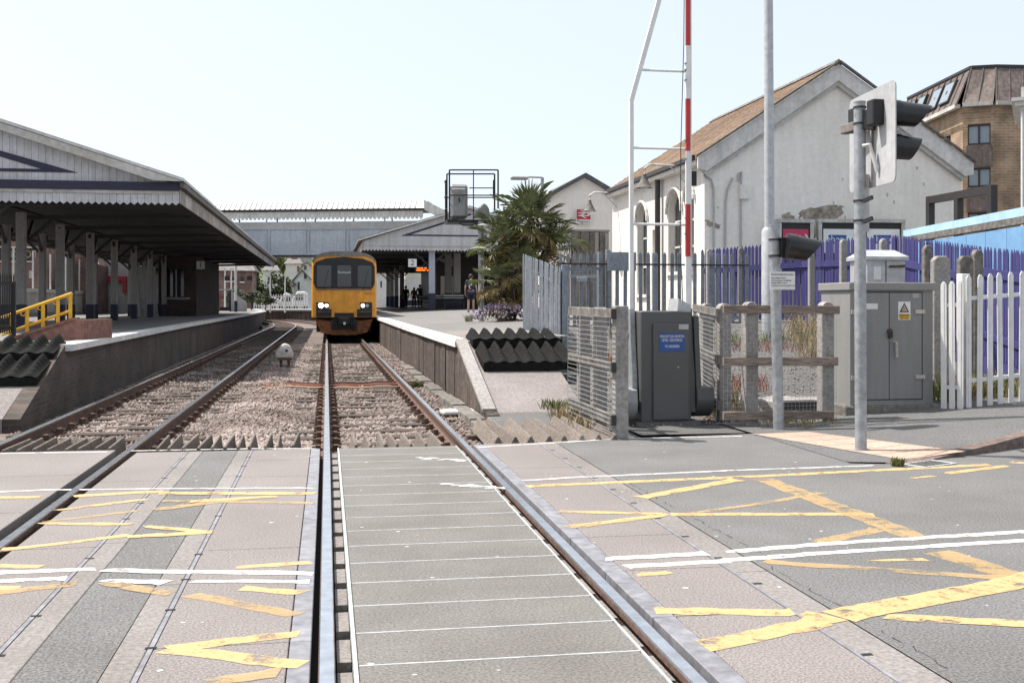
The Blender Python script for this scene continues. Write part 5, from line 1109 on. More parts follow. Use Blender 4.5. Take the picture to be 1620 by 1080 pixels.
MB().box(fx(1426), fx(1447), cy - .016, cy - .0125, fz(506), fz(477)).build('warning_label', 'sign_white', t)
xa, xb, xm = fx(1428.2), fx(1444.8), fx(1436.5)
MB().extr([(xa, cy - .0175, fz(494)), (xb, cy - .0175, fz(494)), (xm, cy - .0175, fz(478.5))], (0, .001, 0)).build('warning_triangle', 'black', t)
MB().extr([(xa + .025, cy - .019, fz(492.5)), (xb - .025, cy - .019, fz(492.5)), (xm, cy - .019, fz(481.5))], (0, .001, 0)).build('triangle_field', 'tactile', t)
MB().box(fx(1427), fx(1446), cy - .0175, cy - .0165, fz(505), fz(496.5)).build('caption_band', 'sign_yellow', t)
text('caption', 'DANGER', 'black', t, Vector((xm, cy - .019, fz(499))), .035); text('caption', '400 volts', 'black', t, Vector((xm, cy - .019, fz(503))), .03)
MB().box(fx(1371), fx(1391), cy - .015, cy - .0125, fz(489), fz(480)).build('label_plate', 'sign_white', t); MB().box(fx(1451), fx(1462), cy - .015, cy - .0125, fz(471), fz(464)).build('label_plate', 'house_grey', t)
D2 = 16.6; a = W(1370, 447, D2); t = thing('small_cabinet', 'small galvanised cabinet with a sloping lid behind the large grey cabinet', 'cabinet', (a.x, a.y, .1)); z1, z2 = W(0, 411, D2).z, W(0, 397, D2).z; sx = 40 / FPX * D2
rz_ = -.62; F3 = lambda: MB((a.x + .12, a.y, 0), 0)
F3().box(-.1, .52, 0, .55, .15, z1).build('body', 'galv_light', t); F3().extr([(-.14, -.05, z1), (.56, -.05, z1), (.56, .6, z1), (-.14, .6, z1)], (0, 0, .05)).build('lid_edge', 'galv_light', t)
F3().add([(-.14, -.05, z1 + .05), (.56, -.05, z1 + .05), (.56, .6, z1 + .05), (-.14, .6, z1 + .05), (-.05, .28, z2 + .03), (.5, .28, z2 + .03)], [(0, 1, 5, 4), (1, 2, 5), (2, 3, 4, 5), (3, 0, 4)]).build('lid', 'galv_light', t); F3().box(.0, .12, -.01, -.002, z1 - .3, z1 - .1).build('label_plate', 'sign_white', t); F3().tube([(.25, -.03, z1 - .1), (.5, -.03, z1 - .09)], .02, 6).build('hasp', 'rust', t)
F3().box(.2, .21, -.008, -.001, .3, z1).build('door_gap', 'frame_dark', t)

# ---------------------------------------------------------------- barrier machine with raised boom
DM = 13.95; a = W(1013, 668, DM); sM = DM / FPX
def mx(px): return a.x + (px - 1013) * sM / CA * .985
def mz(py): return EYE - (py - 480) * sM
my = a.y - .0
t = thing('barrier_machine', 'dark grey level crossing barrier machine with a blue name plate and raised boom', 'barrier', (mx(1056), my, 0))
MB().box(mx(1005), mx(1112), my - .05, my + .95, -.03, .035).build('base_slab', 'asphalt_dark', t)
MB().box(mx(1014), mx(1097), my, my + .62, mz(668), mz(492)).build('housing', 'machine_grey', t, bevel=.012)
MB().box(mx(1018), mx(1094), my + .02, my + .6, .02, mz(667)).build('foot', 'black', t)
MB().box(mx(1033), mx(1092), my - .035, my - .001, mz(664), mz(512)).build('door', 'machine_grey', t, bevel=.008)
MB().box(mx(1043), mx(1084.5), my - .04, my - .0355, mz(556), mz(527)).build('name_plate', 'sign_blue', t)
for s_, py, sz in (('PAIGNTON NORTH', 532.3, .05), ('LEVEL CROSSING', 538.2, .05), ('YO BARRIER', 548, .05)): text('lettering', s_, 'sign_white', t, Vector((mx(1063.7), my - .042, mz(py))), sz, sx=.72)
MB().box(mx(1075), mx(1091), my - .0395, my - .0355, mz(521), mz(513)).build('label_plate', 'house_grey', t); MB().cyl((mx(1074), my - .042, mz(581)), (mx(1074), my - .03, mz(581)), .012, n=8).build('lock', 'house_grey', t)
MB().cyl((mx(1003), my + .32, mz(531)), (mx(1108), my + .32, mz(531)), .05, n=10).build('main_shaft', 'galv', t)
for sgn, x0, x1 in ((-1, 1004, 1013), (1, 1099, 1109)):      # side arms with counterweights
    X0, X1 = mx(x0), mx(x1)
    MB().extr([(X0, my + .24, mz(488)), (X0, my + .42, mz(488)), (X0, my + .5, mz(560)), (X0, my + .62, mz(640)), (X0, my + .1, mz(655)), (X0, my + .12, mz(600)), (X0, my + .2, mz(540))], (X1 - X0, 0, 0)).build('arm', 'machine_grey' if sgn > 0 else 'galv', t, bevel=.006)
    xa, xb = (mx(988), X0 - .002) if sgn < 0 else (X1 + .002, mx(1139))
    m = MB(); n_ = 18; pts = []; yc = my + (.34 if sgn > 0 else .14)
    for k in range(n_): an = math.pi * (1.02 + k / (n_ - 1) * .96); pts.append((xa, yc + .3 * math.cos(an), mz(632) + .26 * math.sin(an)))
    pts += [(xa, yc + .28, mz(615)), (xa, yc - .27, mz(615))]; m.extr(pts, (xb - xa, 0, 0)); m.build('counterweight', 'machine_grey' if sgn > 0 else 'sig_grey', t, bevel=.01)
    MB().cyl(((xa + xb) / 2 + sgn * .12, my + .34, mz(637)), ((xa + xb) / 2 + sgn * .25, my + .34, mz(637)), .018, n=6).build('bolt', 'galv', t)
    if sgn > 0: MB().extr([(xa, my + .2, mz(500)), (xa, my + .4, mz(500)), (xa, my + .6, mz(618)), (xa, my + .08, mz(618))], (.07, 0, 0)).build('web_plate', 'machine_grey', t, bevel=.006)
yb_ = my + .28                                              # boom: white with red bands, tapering
bx = mx(1102); zlo, zhi = mz(655), mz(-190)
for k in range(24):
    pass
bands = [(655, 404, 'white_paint'), (404, 319, 'red_paint'), (319, 233, 'white_paint'), (233, 148, 'red_paint'), (148, 62, 'white_paint'), (62, -24, 'red_paint'), (-24, -110, 'white_paint'), (-110, -190, 'red_paint')]
for (p0, p1, m_) in bands:
    za, zb2 = mz(p0), mz(p1); w0 = .062 - .004 * za / 3; MB().box(bx - w0 / 2, bx + w0 / 2, yb_ - .05, yb_ - .01, za, zb2).build('boom_band', m_, t)
MB().box(mx(1105.5), mx(1110), yb_ + .0, yb_ + .07, mz(660), mz(-190)).build('boom_beam', 'white_paint', t, bevel=.008)
MB().bar((mx(1008), yb_, mz(505)), (mx(1008), yb_, mz(152)), .05, .06).build('skirt_upright', 'white_paint', t); MB().bar((mx(1008), yb_, mz(152.5)), (mx(1105), yb_, mz(-190)), .05, .06).build('skirt_upright', 'white_paint', t)
MB().bar((mx(1020), yb_ + .02, mz(668)), (mx(1009), yb_ + .02, mz(488)), .05, .09).build('skirt_foot', 'frame_dark', t)
for y_ in (103, 229, 352): MB().cyl((mx(1009 + (13 if y_ == 103 else 0)), yb_, mz(y_)), (mx(1103), yb_, mz(y_)), .017, n=8).build('brace', 'white_paint', t)
for y_ in (90, 100, 117, 215, 245, 340, 366): MB().box(mx(1096.5), mx(1099.5), yb_ - .05, yb_ - .0, mz(y_ + 1.5), mz(y_)).build('clip', 'galv', t)
MB().tube([(mx(1096), yb_ - .03, mz(-40)), (mx(1095), yb_ - .03, mz(60)), (mx(1090), yb_ - .03, mz(230)), (mx(1089), yb_ - .03, mz(380)), (mx(1094), yb_ - .03, mz(490))], .006, 5).build('cable', 'black', t)
MB().extr([(mx(1078), my + .1, mz(492)), (mx(1100), my + .1, mz(492)), (mx(1100), my + .1, mz(482)), (mx(1080), my + .1, mz(472))], (0, .4, 0)).build('boom_bracket', 'galv_light', t)

# ---------------------------------------------------------------- timber and wire fences either side of it
def wires(t, A, B, z0, z1, dz=.055, vert=.1, r=.0022):
    m = MB(); A, B = Vector(A), Vector(B); L = (B - A).length; z = z0
    while z < z1: m.bar(A + Vector((0, 0, z)), B + Vector((0, 0, z)), r * 2, r * 2); z += dz
    n = int(L / vert)
    for k in range(n + 1): p = A.lerp(B, k / n); m.bar(p + Vector((0, 0, z0)), p + Vector((0, 0, z1)), r * 1.6, r * 1.6)
    m.build('wire_mesh', 'wire', t, kind='stuff')
def cpost2(t, x, y, z, w, h, round_=True):
    if round_:
        pts = [(-w / 2, 0, 0), (w / 2, 0, 0)] + [(w / 2 * math.cos(k * math.pi / 8), 0, h - w / 2 + w / 2 * math.sin(k * math.pi / 8)) for k in range(9)]
        MB((x, y - w / 2, z)).extr(pts, (0, w, 0)).build('post', 'concrete', t, bevel=.006)
    else: MB((x, y, z)).box(-w / 2, w / 2, -w / 2, w / 2, 0, h).build('post', 'concrete', t, bevel=.008)
XL = 3.24; t = thing('timber_fence', 'wire mesh and timber rail fence with a concrete end post left of the barrier', 'fence', (XL, 12.2, 0))
cpost2(t, XL + .09, 12.2, 0, .155, 1.52, False)
for y in (13.3, 14.2): MB((XL + .1, y, 0)).box(-.05, .11, -.07, .07, -.1, 1.5).build('post', 'concrete', t, bevel=.02)
for y in (13.0, 13.7): MB((XL - .02, y, 0)).box(-.018, .018, -.018, .018, .05, 1.38).build('stake', 'concrete', t)
for z in (1.43, .82, .22): MB().bar((XL - .02, 12.1, z), (XL - .02, 14.35, z + .02), .05, .11).build('rail', 'concrete_dirty', t, bevel=.008)
for z in (1.43, .82, .22): MB().bar((XL - .02, 12.06, z), (XL - .02, 12.1, z), .055, .115).build('rail_end', 'frame_dark', t)
wires(t, (XL - .06, 12.12, 0), (XL - .06, 14.3, 0), .06, 1.42, .058, .6, .003)
rY = W(1183, 660, 13.75).y; t = thing('timber_fence', 'three rail timber fence with wire mesh between the barrier and the cabinet', 'fence', (mx(1240), rY, 0))
xa, xb = W(1139, 480, 13.8).x, W(1334, 480, 13.8).x; ya_, yb2 = W(1139, 480, 13.8).y, W(1334, 480, 13.8).y; ym = (ya_ + yb2) / 2 + .02
for i, z in enumerate((1.475, .82, .14)): MB().bar((xa, ym, z), (xb + (-.06 if i == 2 else .02 * (i == 0)), ym, z - .01), .05, .105).build('rail', 'timber_rail', t, bevel=.006)
for px in (1183, 1312): x = W(px, 480, 13.95).x; cpost2(t, x, ym + .13, -.05, .165, 1.62)
wires(t, (xa + .02, ym + .035, 0), (xb, ym + .035, 0), .05, 1.45, .05, .05, .0015)
t = thing('timber_fence', 'short wire mesh fence running back behind the right barrier arm', 'fence', (mx(1145), 13.9, 0)); p, q = W(1150, 480, 14.2), W(1108, 480, 16.6)
for f_ in (.12, .75): c = p.lerp(q, f_); cpost2(t, c.x, c.y, 0, .16, 1.55)
for z in (1.42, .82, .22): MB().bar((p.x - .1, p.y, z), (q.x - .1, q.y, z + .06), .05, .11).build('rail', 'concrete_dirty', t)
wires(t, (p.x - .14, p.y, 0), (q.x - .14, q.y, 0.06), .06, 1.42, .058, .6, .003)

# ---------------------------------------------------------------- posts and lights
def hood(mb_fn, c, d, r, L, t, cut=.5, m='black_gloss'):         # a lamp with a long tapered visor pointing along d
    d = Vector(d).normalized(); u = Vector((0, 0, 1)); s = d.cross(u).normalized(); n = 20; vs = []; fs = []
    for i in range(2):
        for k in range(n):
            an = 2 * math.pi * k / n; f_ = (.5 + .5 * math.sin(an)); l = 0 if i == 0 else L * (cut + (1 - cut) * f_); rr_ = r if i == 0 else r * (1 - .25 * f_)
            vs.append(Vector(c) + d * l + s * (rr_ * math.cos(an)) + u * (rr_ * math.sin(an) + (0 if i == 0 else -.0)))
    for k in range(n): fs.append((k, (k + 1) % n, n + (k + 1) % n, n + k))
    m_ = MB(); m_.add(vs, fs + [tuple(range(n))]); o = m_.build('visor', m, t, smooth=40)
    MB().cyl(Vector(c) - d * .1, Vector(c) + d * .01, r * 1.02, n=18).build('lamp_case', m, t, smooth=40); MB().cyl(Vector(c) + d * .012, Vector(c) + d * .02, r * .86, n=18).build('lens', 'sign_red', t)
q = G(1232, 679); t = thing('crossing_light', 'short grey post with a single black hooded crossing lamp and white notice', 'signal', (q.x, q.y, 0))
zt_ = W(0, 358, 13.45).z
MB(q).cyl((0, 0, 0), (-.06, 0, zt_), .066, n=14).build('post', 'galv', t, smooth=True); MB(q).cyl((-.06, 0, zt_), (-.06, 0, zt_ + .015), .07, n=14).build('cap', 'galv', t)
c = W(1253, 391, 13.3); br = W(1236, 391, 13.4)
MB().box(br.x - .02, c.x - .02, br.y - .06, br.y + .04, c.z - .12, c.z + .12).build('bracket', 'black', t); 
for z in (-.1, .1): MB((q.x - .055, q.y, c.z + z)).cyl((0, 0, -.012), (0, 0, .012), .074, n=14).build('clamp', 'frame_dark', t)
hood(None, c + Vector((.03, 0, 0)), (1, -.12, -.12), .155, .36, t, .35)
w = W(1233.5, 444, 13.35); sg = MB(w).box(-.16, .16, -.012, -.004, -.11, .11).build('notice', 'sign_white', t); sg.location += Vector((0, -.075, 0))
for k, (s_, dz, sz) in enumerate((('Level Crossing Information', .075, .026), ('Name: Paignton North', .03, .02), ('OS Grid reference: SX 889 606', 0, .02), ('Manager: 08457 11 41 41', -.03, .02), ('In emergency contact the signaller at once', -.06, .018))):
    text('lettering', s_, 'black', t, w + Vector((-.145, -.089, dz)), sz, align='LEFT')
# main crossing signal post, seen from behind
q = G(1362, 713); q.z = 0; DP = 11.49; t = thing('crossing_signal', 'tall grey signal post with backing board and black visors turned to the right', 'signal', q)
zt_ = W(0, 163, DP).z; MB(q).cyl((0, 0, 0), (-.015, 0, zt_), .0605, n=16).build('post', 'galv', t, smooth=True); MB(q).cyl((-.015, 0, zt_), (-.015, 0, zt_ + .012), .064, n=16).build('cap', 'galv', t)
MB(q).cyl((0, 0, 0), (0, 0, .02), .09, n=16).build('base_collar', 'concrete', t)
b0, b1 = W(1344, 235, 12.1), W(1416.5, 205, 10.9); d = (b1 - b0); d.z = 0; n_ = Vector((d.y, -d.x, 0)).normalized() * -1; dn = d.normalized(); Lw = d.length
def on_board(u, z, off=0.): return b0 + dn * (u * Lw) + n_ * off + Vector((0, 0, z - b0.z))
za, zb_ = W(0, 160, 12.1).z, W(0, 306, 12.1).z; hB = za - zb_
pts = []
for cu, cz, a0 in ((1, 1, 0), (0, 1, 90), (0, 0, 180), (1, 0, 270)):
    for k in range(4):
        an = math.radians(a0 + 30 * k); r = .07; pts.append(on_board((cu - (r if cu else -r) / Lw) + r / Lw * math.cos(an), (za if cz else zb_) - (r if cz else -r) + r * math.sin(an)))
MB().extr(pts, n_ * .012).build('backing_board', 'board_shaded', t)
front = -n_ if n_.x < 0 else n_
side = front                                                 # the way the lamps look
ctr = on_board(.5, (za + zb_) / 2)
for u, z in ((.8, za - .3), (.22, za - .3), (.8, za - .64)):
    c = on_board(u, z) + side * .125; hood(None, c, side + Vector((0, 0, -.05)), .13, .36 if z > za - .5 else .25, t, .5)
for u in (.3, .72): c = on_board(u, za - .29) - side * .06; MB(c).box(-.07, .07, -.07, .07, -.12, .14).build('junction_box', 'black', t, bevel=.01)
c0_ = q + Vector((0, 0, zt_ - .18)); c1_ = on_board(.6, zt_ - .2); MB().bar(c0_, c1_, .1, .2).build('bracket', 'black', t)
for z in (zt_ - .05, zt_ - .22, W(0, 318, DP).z, W(0, 349, DP).z): MB((q.x - .014, q.y, z)).cyl((0, 0, -.01), (0, 0, .01), .068, n=16).build('clamp', 'frame_dark', t)
w = W(1385, 230, 11.3); MB().tube([W(1365, 231, 11.4), W(1376, 229, 11.35), W(1382, 250, 11.3), W(1388, 272, 11.3)], .022, 8).build('conduit', 'white_dirty', t, smooth=True)
MB().tube([W(1383, 205, 11.45), W(1382, 240, 11.45), W(1384, 262, 11.45)], .025, 8).build('conduit', 'roof_gutter', t, smooth=True)
MB().box(q.x + .045, q.x + .11, q.y + .03, q.y + .06, W(0, 366, DP).z, W(0, 275, DP).z).build('cable_cover', 'white_dirty', t)
for y in (316, 349): MB().bar(W(1366, y + 2, 11.4), W(1380, y - 4, 11.3), .03, .04).build('strap', 'black', t)
MB().bar(W(1335, 206, 11.9), W(1362, 198, 11.55), .09, .1).build('side_sounder', 'roof_gutter', t, bevel=.01)
# lamp column
q = W(1216, 541, 22.8); t = thing('lamp_column', 'tall galvanised street lighting column with a wider base behind the timber fence', 'lamp column', q)
MB(q).tube([(0, 0, 0), (0, 0, 2.3), (0, 0, 2.38)], [.15, .15, .11], 14).build('base_section', 'galv_light', t, smooth=True); MB(q).tube([(.02, 0, 2.3), (-.02, 0, 10.5)], [.105, .085], 14).build('shaft', 'galv_light', t, smooth=True)
MB(q).box(.04, .12, -.16, -.14, .5, 1.3).build('access_door', 'galv', t); MB(q).tube([(-.02, 0, 10.4), (-.1, 0, 10.9), (-1., 0, 11.1)], .05, 8).build('arm', 'galv_light', t); MB(q).box(-1.6, -.9, -.13, .13, 11.05, 11.2).build('lantern', 'galv', t, bevel=.03)
# concrete troughs and slabs behind the timber fence
for px, py, D, sx_, sy_, lab in ((1215, 607, 15.6, .9, .5, 'pale concrete slab lying left behind the timber fence'), (1275, 622, 15.2, 1.3, .55, 'long bright concrete slab behind the timber fence next to the cabinet')):
    c = W(px, py, D); z = verge_z(c.x, c.y); tag(MB((c.x, c.y, z), .15).box(-sx_ / 2, sx_ / 2, -sy_ / 2, sy_ / 2, -.05, .16).build('concrete_slab', 'concrete', bevel=.015), lab, 'slab', 'concrete slabs on the verge')
c = W(1262, 640, 14.6); tag(MB((c.x, c.y, .03), .1).box(-.3, .3, -.12, .12, -.05, .22).build('cable_box', 'frame_dark', bevel=.01), 'dark box end under the long concrete slab by the cabinet', 'box')
# ---------------------------------------------------------------- cream station building
GX0, GY, GL = 10.43, 29.3, 10.0; GX1 = 18.28
zE, zRg = 5.72, 8.3; GB = .95; XM = (GX0 + GX1) / 2
def arch_wall(org, rz, L, H, th, ops, m, parent, name='wall'):
    """wall along local x with openings (u0, u1, z0, z1, arched), pieces butted round them"""
    ops = sorted(ops); u = 0.; F_ = lambda: MB(org, rz); m_ = F_()
    for (u0, u1, z0, z1, ar) in ops:
        m_.box(u, u0, 0, th, 0, H)
        if z0 > 0: m_.box(u0, u1, 0, th, 0, z0)
        if not ar: m_.box(u0, u1, 0, th, z1, H)
        else:
            c, r = (u0 + u1) / 2, (u1 - u0) / 2; zs = z1 - r; N = 10
            for k in range(N):
                a0, a1 = math.pi * (1 - k / N), math.pi * (1 - (k + 1) / N); x0, x1 = c + r * math.cos(a0), c + r * math.cos(a1); h0, h1 = zs + r * math.sin(a0), zs + r * math.sin(a1)
                m_.extr([(x0, 0, h0), (x1, 0, h1), (x1, 0, H), (x0, 0, H)], (0, th, 0))
        u = u1
    m_.box(u, L, 0, th, 0, H); return m_.build(name, m, parent)
t = thing('station_building', 'cream rendered station building with an orange lichened roof and arched windows', 'building', (XM, GY, GB))
def yof(px): tt = (px - 810) / FPX; return (GX0 * CA - tt * GX0 * SA) / (tt * CA + SA)
# side wall runs along +y; local x = distance from the gable corner
ops = []
for p0, p1, yt, yb, ar in ((1097.5, 1084.5, 297, 430, True), (1078, 1057, 303, 430, True), (1041, 1032, 363, 455, False), (1024, 1008, 324, 470, True)):
    u0, u1 = yof(p0) - GY, yof(p1) - GY; ym = (yof(p0) + yof(p1)) / 2; D = GX0 * SA + ym * CA; zt_ = EYE + (YH - yt) / FPX * D - GB; zb_ = max(.9, EYE + (YH - yb) / FPX * D - GB); ops.append((u0, u1, zb_, zt_, ar))
arch_wall((GX0 + .004, GY + .304, GB), math.pi / 2, GL - .56, zE - GB, -.32, [(o[0] - .304, o[1] - .304) + o[2:] for o in ops], 'render_cream', t, 'side_wall')
for (u0, u1, z0, z1, ar) in ops:
    y0, y1 = GY + u0, GY + u1; w_ = MB().box(GX0 + .22, GX0 + .26, y0, y1, GB + z0, GB + z1).build('window', 'glass_dark' if ar else 'render_cream', t)
    if ar:
        for f_ in (.0, .47, .94): MB().box(GX0 + .18, GX0 + .215, y0 + (y1 - y0) * f_, y0 + (y1 - y0) * (f_ + .06), GB + z0, GB + z1 - .1).build('frame', 'white_dirty', w_)
        for f_ in (.3, .62): MB().box(GX0 + .18, GX0 + .215, y0, y1, GB + z0 + (z1 - z0) * f_, GB + z0 + (z1 - z0) * f_ + .06).build('glazing_bar', 'white_dirty', w_)
        c, r = (y0 + y1) / 2, (y1 - y0) / 2 + .1; pts = [(GX0 - .03, c + r * math.cos(math.pi * k / 12), GB + z1 - (y1 - y0) / 2 + r * math.sin(math.pi * k / 12)) for k in range(13)]
        MB().tube(pts, .06, 6).build('hood_mould', 'trim_cream', w_)
    MB().box(GX0 - .08, GX0 + .02, y0 - .08, y1 + .08, GB + z0 - .1, GB + z0).build('sill', 'render_cream', w_)
# gable wall, rear wall, roof
MB().extr([(GX0, GY, GB - .1), (GX1, GY, GB - .1), (GX1, GY, zE), (XM, GY, zRg - .1), (GX0, GY, zE)], (0, .3, 0)).build('gable_wall', 'render_gable', t)
MB().box(GX1 - .3, GX1, GY + .3, GY + GL, GB, zE).build('rear_wall', 'render_cream', t); MB().extr([(GX0, GY + GL, GB), (GX1, GY + GL, GB), (GX1, GY + GL, zE), (XM, GY + GL, zRg - .1), (GX0, GY + GL, zE)], (0, -.25, 0)).build('gable_wall', 'render_gable', t)
sl_ = (zRg - zE) / (XM - GX0)
for s, xe in ((1, GX0 - .28), (-1, GX1 + .28)):
    ze = zE - .28 * sl_ + .02
    rf = MB().extr([(xe, GY - .14, ze), (XM, GY - .14, zRg), (XM, GY - .14, zRg + .1), (xe, GY - .14, ze + .1)], (0, GL + .3, 0)).build('roof', 'slate_lichen', t)
    nrow = 22
    for k in range(nrow):                                  # slate courses, each lapping the one below
        f0, f1 = k / nrow, (k + 1.12) / nrow; x0, x1 = xe + (XM - xe) * f0, xe + (XM - xe) * min(1, f1); z0, z1 = ze + .1 + (zRg - ze) * f0, ze + .1 + (zRg - ze) * min(1, f1)
        if s > 0:
            y = GY - .14
            m_ = MB()
            while y < GY + GL + .12:
                w = random.uniform(.3, .42); e = random.uniform(0, .014); m_.add([(x0 - .005, y, z0 + .022 + e), (x0 - .005, y + w - .01, z0 + .022 + e), (x1, y + w - .01, z1 + .004), (x1, y, z1 + .004), (x0 - .005, y, z0), (x0 - .005, y + w - .01, z0)], [(0, 1, 2, 3), (4, 5, 1, 0), (4, 0, 3), (5, 2, 1)]); y += w
            m_.build('slate_course', 'slate_lichen', rf)
    # barge board (pale) along the gable, inner moulding
    MB().extr([(xe + .02 * s, GY - .2, ze + .06), (XM, GY - .2, zRg + .06), (XM, GY - .2, zRg - .42), (xe + .28 * s, GY - .2, ze - .32), (xe + .02 * s, GY - .2, ze - .26)], (0, .07, 0)).build('barge_board', 'trim_cream', t)
    MB().extr([(xe + .05 * s, GY - .13, ze - .2), (XM, GY - .13, zRg - .40), (XM, GY - .13, zRg - .54), (xe + .3 * s, GY - .13, ze - .44)], (0, .1, 0)).build('moulding', 'canopy_trim', t)
    MB().bar((xe - .02 * s, GY - .25, ze + .1), (XM, GY - .25, zRg + .12), .12, .05).build('verge_slates', 'roof_gutter', t)
for k in range(10): MB().extr([(XM - .16, GY - .2 + k * 1.04, zRg + .06), (XM, GY - .2 + k * 1.04, zRg + .2), (XM + .16, GY - .2 + k * 1.04, zRg + .06)], (0, 1.0, 0)).build('ridge_tile', 'roof_gutter', t)
MB().box(GX0 - .36, GX0 - .26, GY, GY + GL + .1, zE - .14, zE - .02).build('gutter', 'frame_dark', t); MB().box(GX0 - .26, GX0 - .0, GY, GY + GL, zE - .28, zE - .14).build('cornice', 'render_cream', t)
yp = yof(1047); MB().cyl((GX0 - .14, yp, GB), (GX0 - .14, yp, zE - .15), .09, n=8).build('downpipe', 'frame_dark', t)
# peeled render patches on the gable, conduits and boxes
def gp(px, py): v = atY(px, py, GY); return v
def patch(pts, m='render_peel', off=.006, name='peeled_patch'):
    P = [gp(*p) for p in pts]; c = sum(P, Vector()) / len(P); q = []
    for i, p in enumerate(P):
        n_ = P[(i + 1) % len(P)]
        for k in range(4): v = p.lerp(n_, k / 4); v = v + Vector((random.gauss(0, .03), 0, random.gauss(0, .03))); q.append((v.x, GY - off, v.z))
    MB().poly(q).build(name, m, t)
patch([(1237, 345), (1245, 336), (1252, 339), (1256, 346), (1247, 350)]); patch([(1262, 337), (1275, 330), (1300, 327), (1318, 325), (1334, 326), (1332, 340), (1322, 348), (1290, 349), (1276, 346), (1264, 344)]); patch([(1116, 345), (1126, 350), (1138, 355), (1140, 362), (1120, 358)])
for pts in ([(1112, 278), (1124, 284), (1128, 300), (1128, 392)], [(1167, 287), (1167, 276), (1172, 272), (1171, 300), (1171, 392)], [(1158, 282), (1150, 300), (1147, 320), (1146, 392)], [(1112, 268), (1135, 262), (1150, 250), (1164, 246), (1168, 240)]):
    MB().tube([gp(*p) - Vector((0, .05, 0)) for p in pts], .028, 6).build('conduit', 'house_grey', t, smooth=True)
for px, py, m_ in ((1176, 304, 'render_cream'), (1092, 283, 'black')): v = gp(px, py); MB((v.x, GY, v.z)).box(-.14, .14, -.14, -.002, -.2, .2).build('service_box', m_, t)
for k in range(14):                                        # small scars in the render
    px, py = random.uniform(1130, 1500), random.uniform(240, 380); v = gp(px, py)
    if v.z < zRg - .6 - abs(v.x - XM) * sl_ - .2:
        s_ = random.uniform(.02, .06); MB().poly([(v.x + s_ * random.uniform(.4, 1) * math.cos(a_), GY - .003, v.z + 1.6 * s_ * random.uniform(.4, 1) * math.sin(a_)) for a_ in (0, 1, 2, 3, 4.2, 5.2)]).build('render_scar', 'canopy_trim', t)
# swan-neck lamps on the side wall
for px, lab in ((1085, 'swan neck lamp over the arched windows of the cream building'), (987, 'swan neck lamp beside the red station sign')):
    y = yof(px) if px > 1000 else GY + GL - .6; D = GX0 * SA + y * CA; z = EYE + (YH - (263 if px > 1000 else 306)) / FPX * D; Lr = 1.25 if px > 1000 else 1.0
    tl = thing('wall_lamp', lab, 'lamp', (GX0, y, z), 'swan neck lamps on the cream building')
    MB().tube([(GX0 + .0, y, z), (GX0 - Lr + .15, y, z + .03), (GX0 - Lr, y, z - .08), (GX0 - Lr - .02, y, z - .3)], .032, 8).build('arm', 'white_dirty', tl, smooth=True); MB().bar((GX0, y, z - .5), (GX0 - .5, y, z), .03, .03).build('stay', 'white_dirty', tl)
    MB().tube([(GX0 - Lr - .02, y, z - .26), (GX0 - Lr - .02, y, z - .36), (GX0 - Lr - .02, y, z - .62), (GX0 - Lr - .02, y, z - .66)], [.06, .08, .2, .26], 14).build('shade', 'roof_gutter', tl, smooth=40); MB().sphere((GX0 - Lr - .02, y, z - .68), .13, 10, 6).build('bulb', 'white_paint', tl, smooth=True)
# poster boards in front of the gable
def board(label, p0, p1, yt, band, m_b, txt, tm, arrows=False):
    a, b = atY(p0, yt, GY - .5), atY(p1, yt, GY - .5); t = thing('poster_board', label, 'poster board', ((a.x + b.x) / 2, GY - .5, GB), 'poster boards along the gable'); z = a.z; zb = z - 1.7
    MB().box(a.x, b.x, GY - .5, GY - .36, zb, z).build('case', 'black', t); MB().box(a.x - .06, b.x + .06, GY - .56, GY - .3, z, z + .1).build('top_frame', 'canopy_trim', t)
    for x in (a.x, b.x): MB().box(x - .05, x + .05, GY - .54, GY - .34, GB, z).build('frame_post', 'canopy_trim', t)
    z1, z2 = atY(p0, band[1], GY - .5).z, atY(p0, band[0], GY - .5).z; MB().box(a.x + .1, b.x - .1, GY - .515, GY - .502, z1, z2).build('poster', m_b, t)
    zc2 = (z1 + z2) / 2 + .05
    for i, (s_, px, sz) in enumerate(txt): v = atY(px, 370, GY - .52); text('lettering', s_, tm, t, Vector((v.x, GY - .52, zc2)), sz)
    return t, zc2
tb, zz_ = board('dark framed poster board with a red band reading Cards', 1233, 1284, 352, (362, 400), 'banner_pink', (('Ties & Cards', 1254, .28),), 'sign_white')
v = atY(1274, 370, GY - .52); MB().tube([(v.x, GY - .52, zz_ + .14), (v.x + .06, GY - .52, zz_ + .05), (v.x, GY - .52, zz_ - .1), (v.x - .08, GY - .52, zz_ - .12)], .025, 5).build('phone_mark', 'sign_white', tb)
for p0, p1, pc, lab in ((1297, 1358, 1325, 'poster board with a white strip and blue phone panel left of the signal post'), (1366, 1428, 1396, 'poster board with a white strip and blue phone panel right of the signal post')):
    tb, zz_ = board(lab, p0, p1, 352, (362, 400), 'sign_white', (('phone', pc, .26),), 'sign_white')
    v = atY(pc, 370, GY - .52); MB().box(v.x - .27, v.x + .27, GY - .519, GY - .516, zz_ - .12, zz_ + .12).build('blue_panel', 'sign_blue', tb)
    for s in (-1, 1): x = v.x + s * .62; MB().extr([(x - s * .09, GY - .519, zz_), (x + s * .1, GY - .519, zz_ + .07), (x + s * .1, GY - .519, zz_ - .07)], (0, .002, 0)).build('arrow', 'navy', tb)

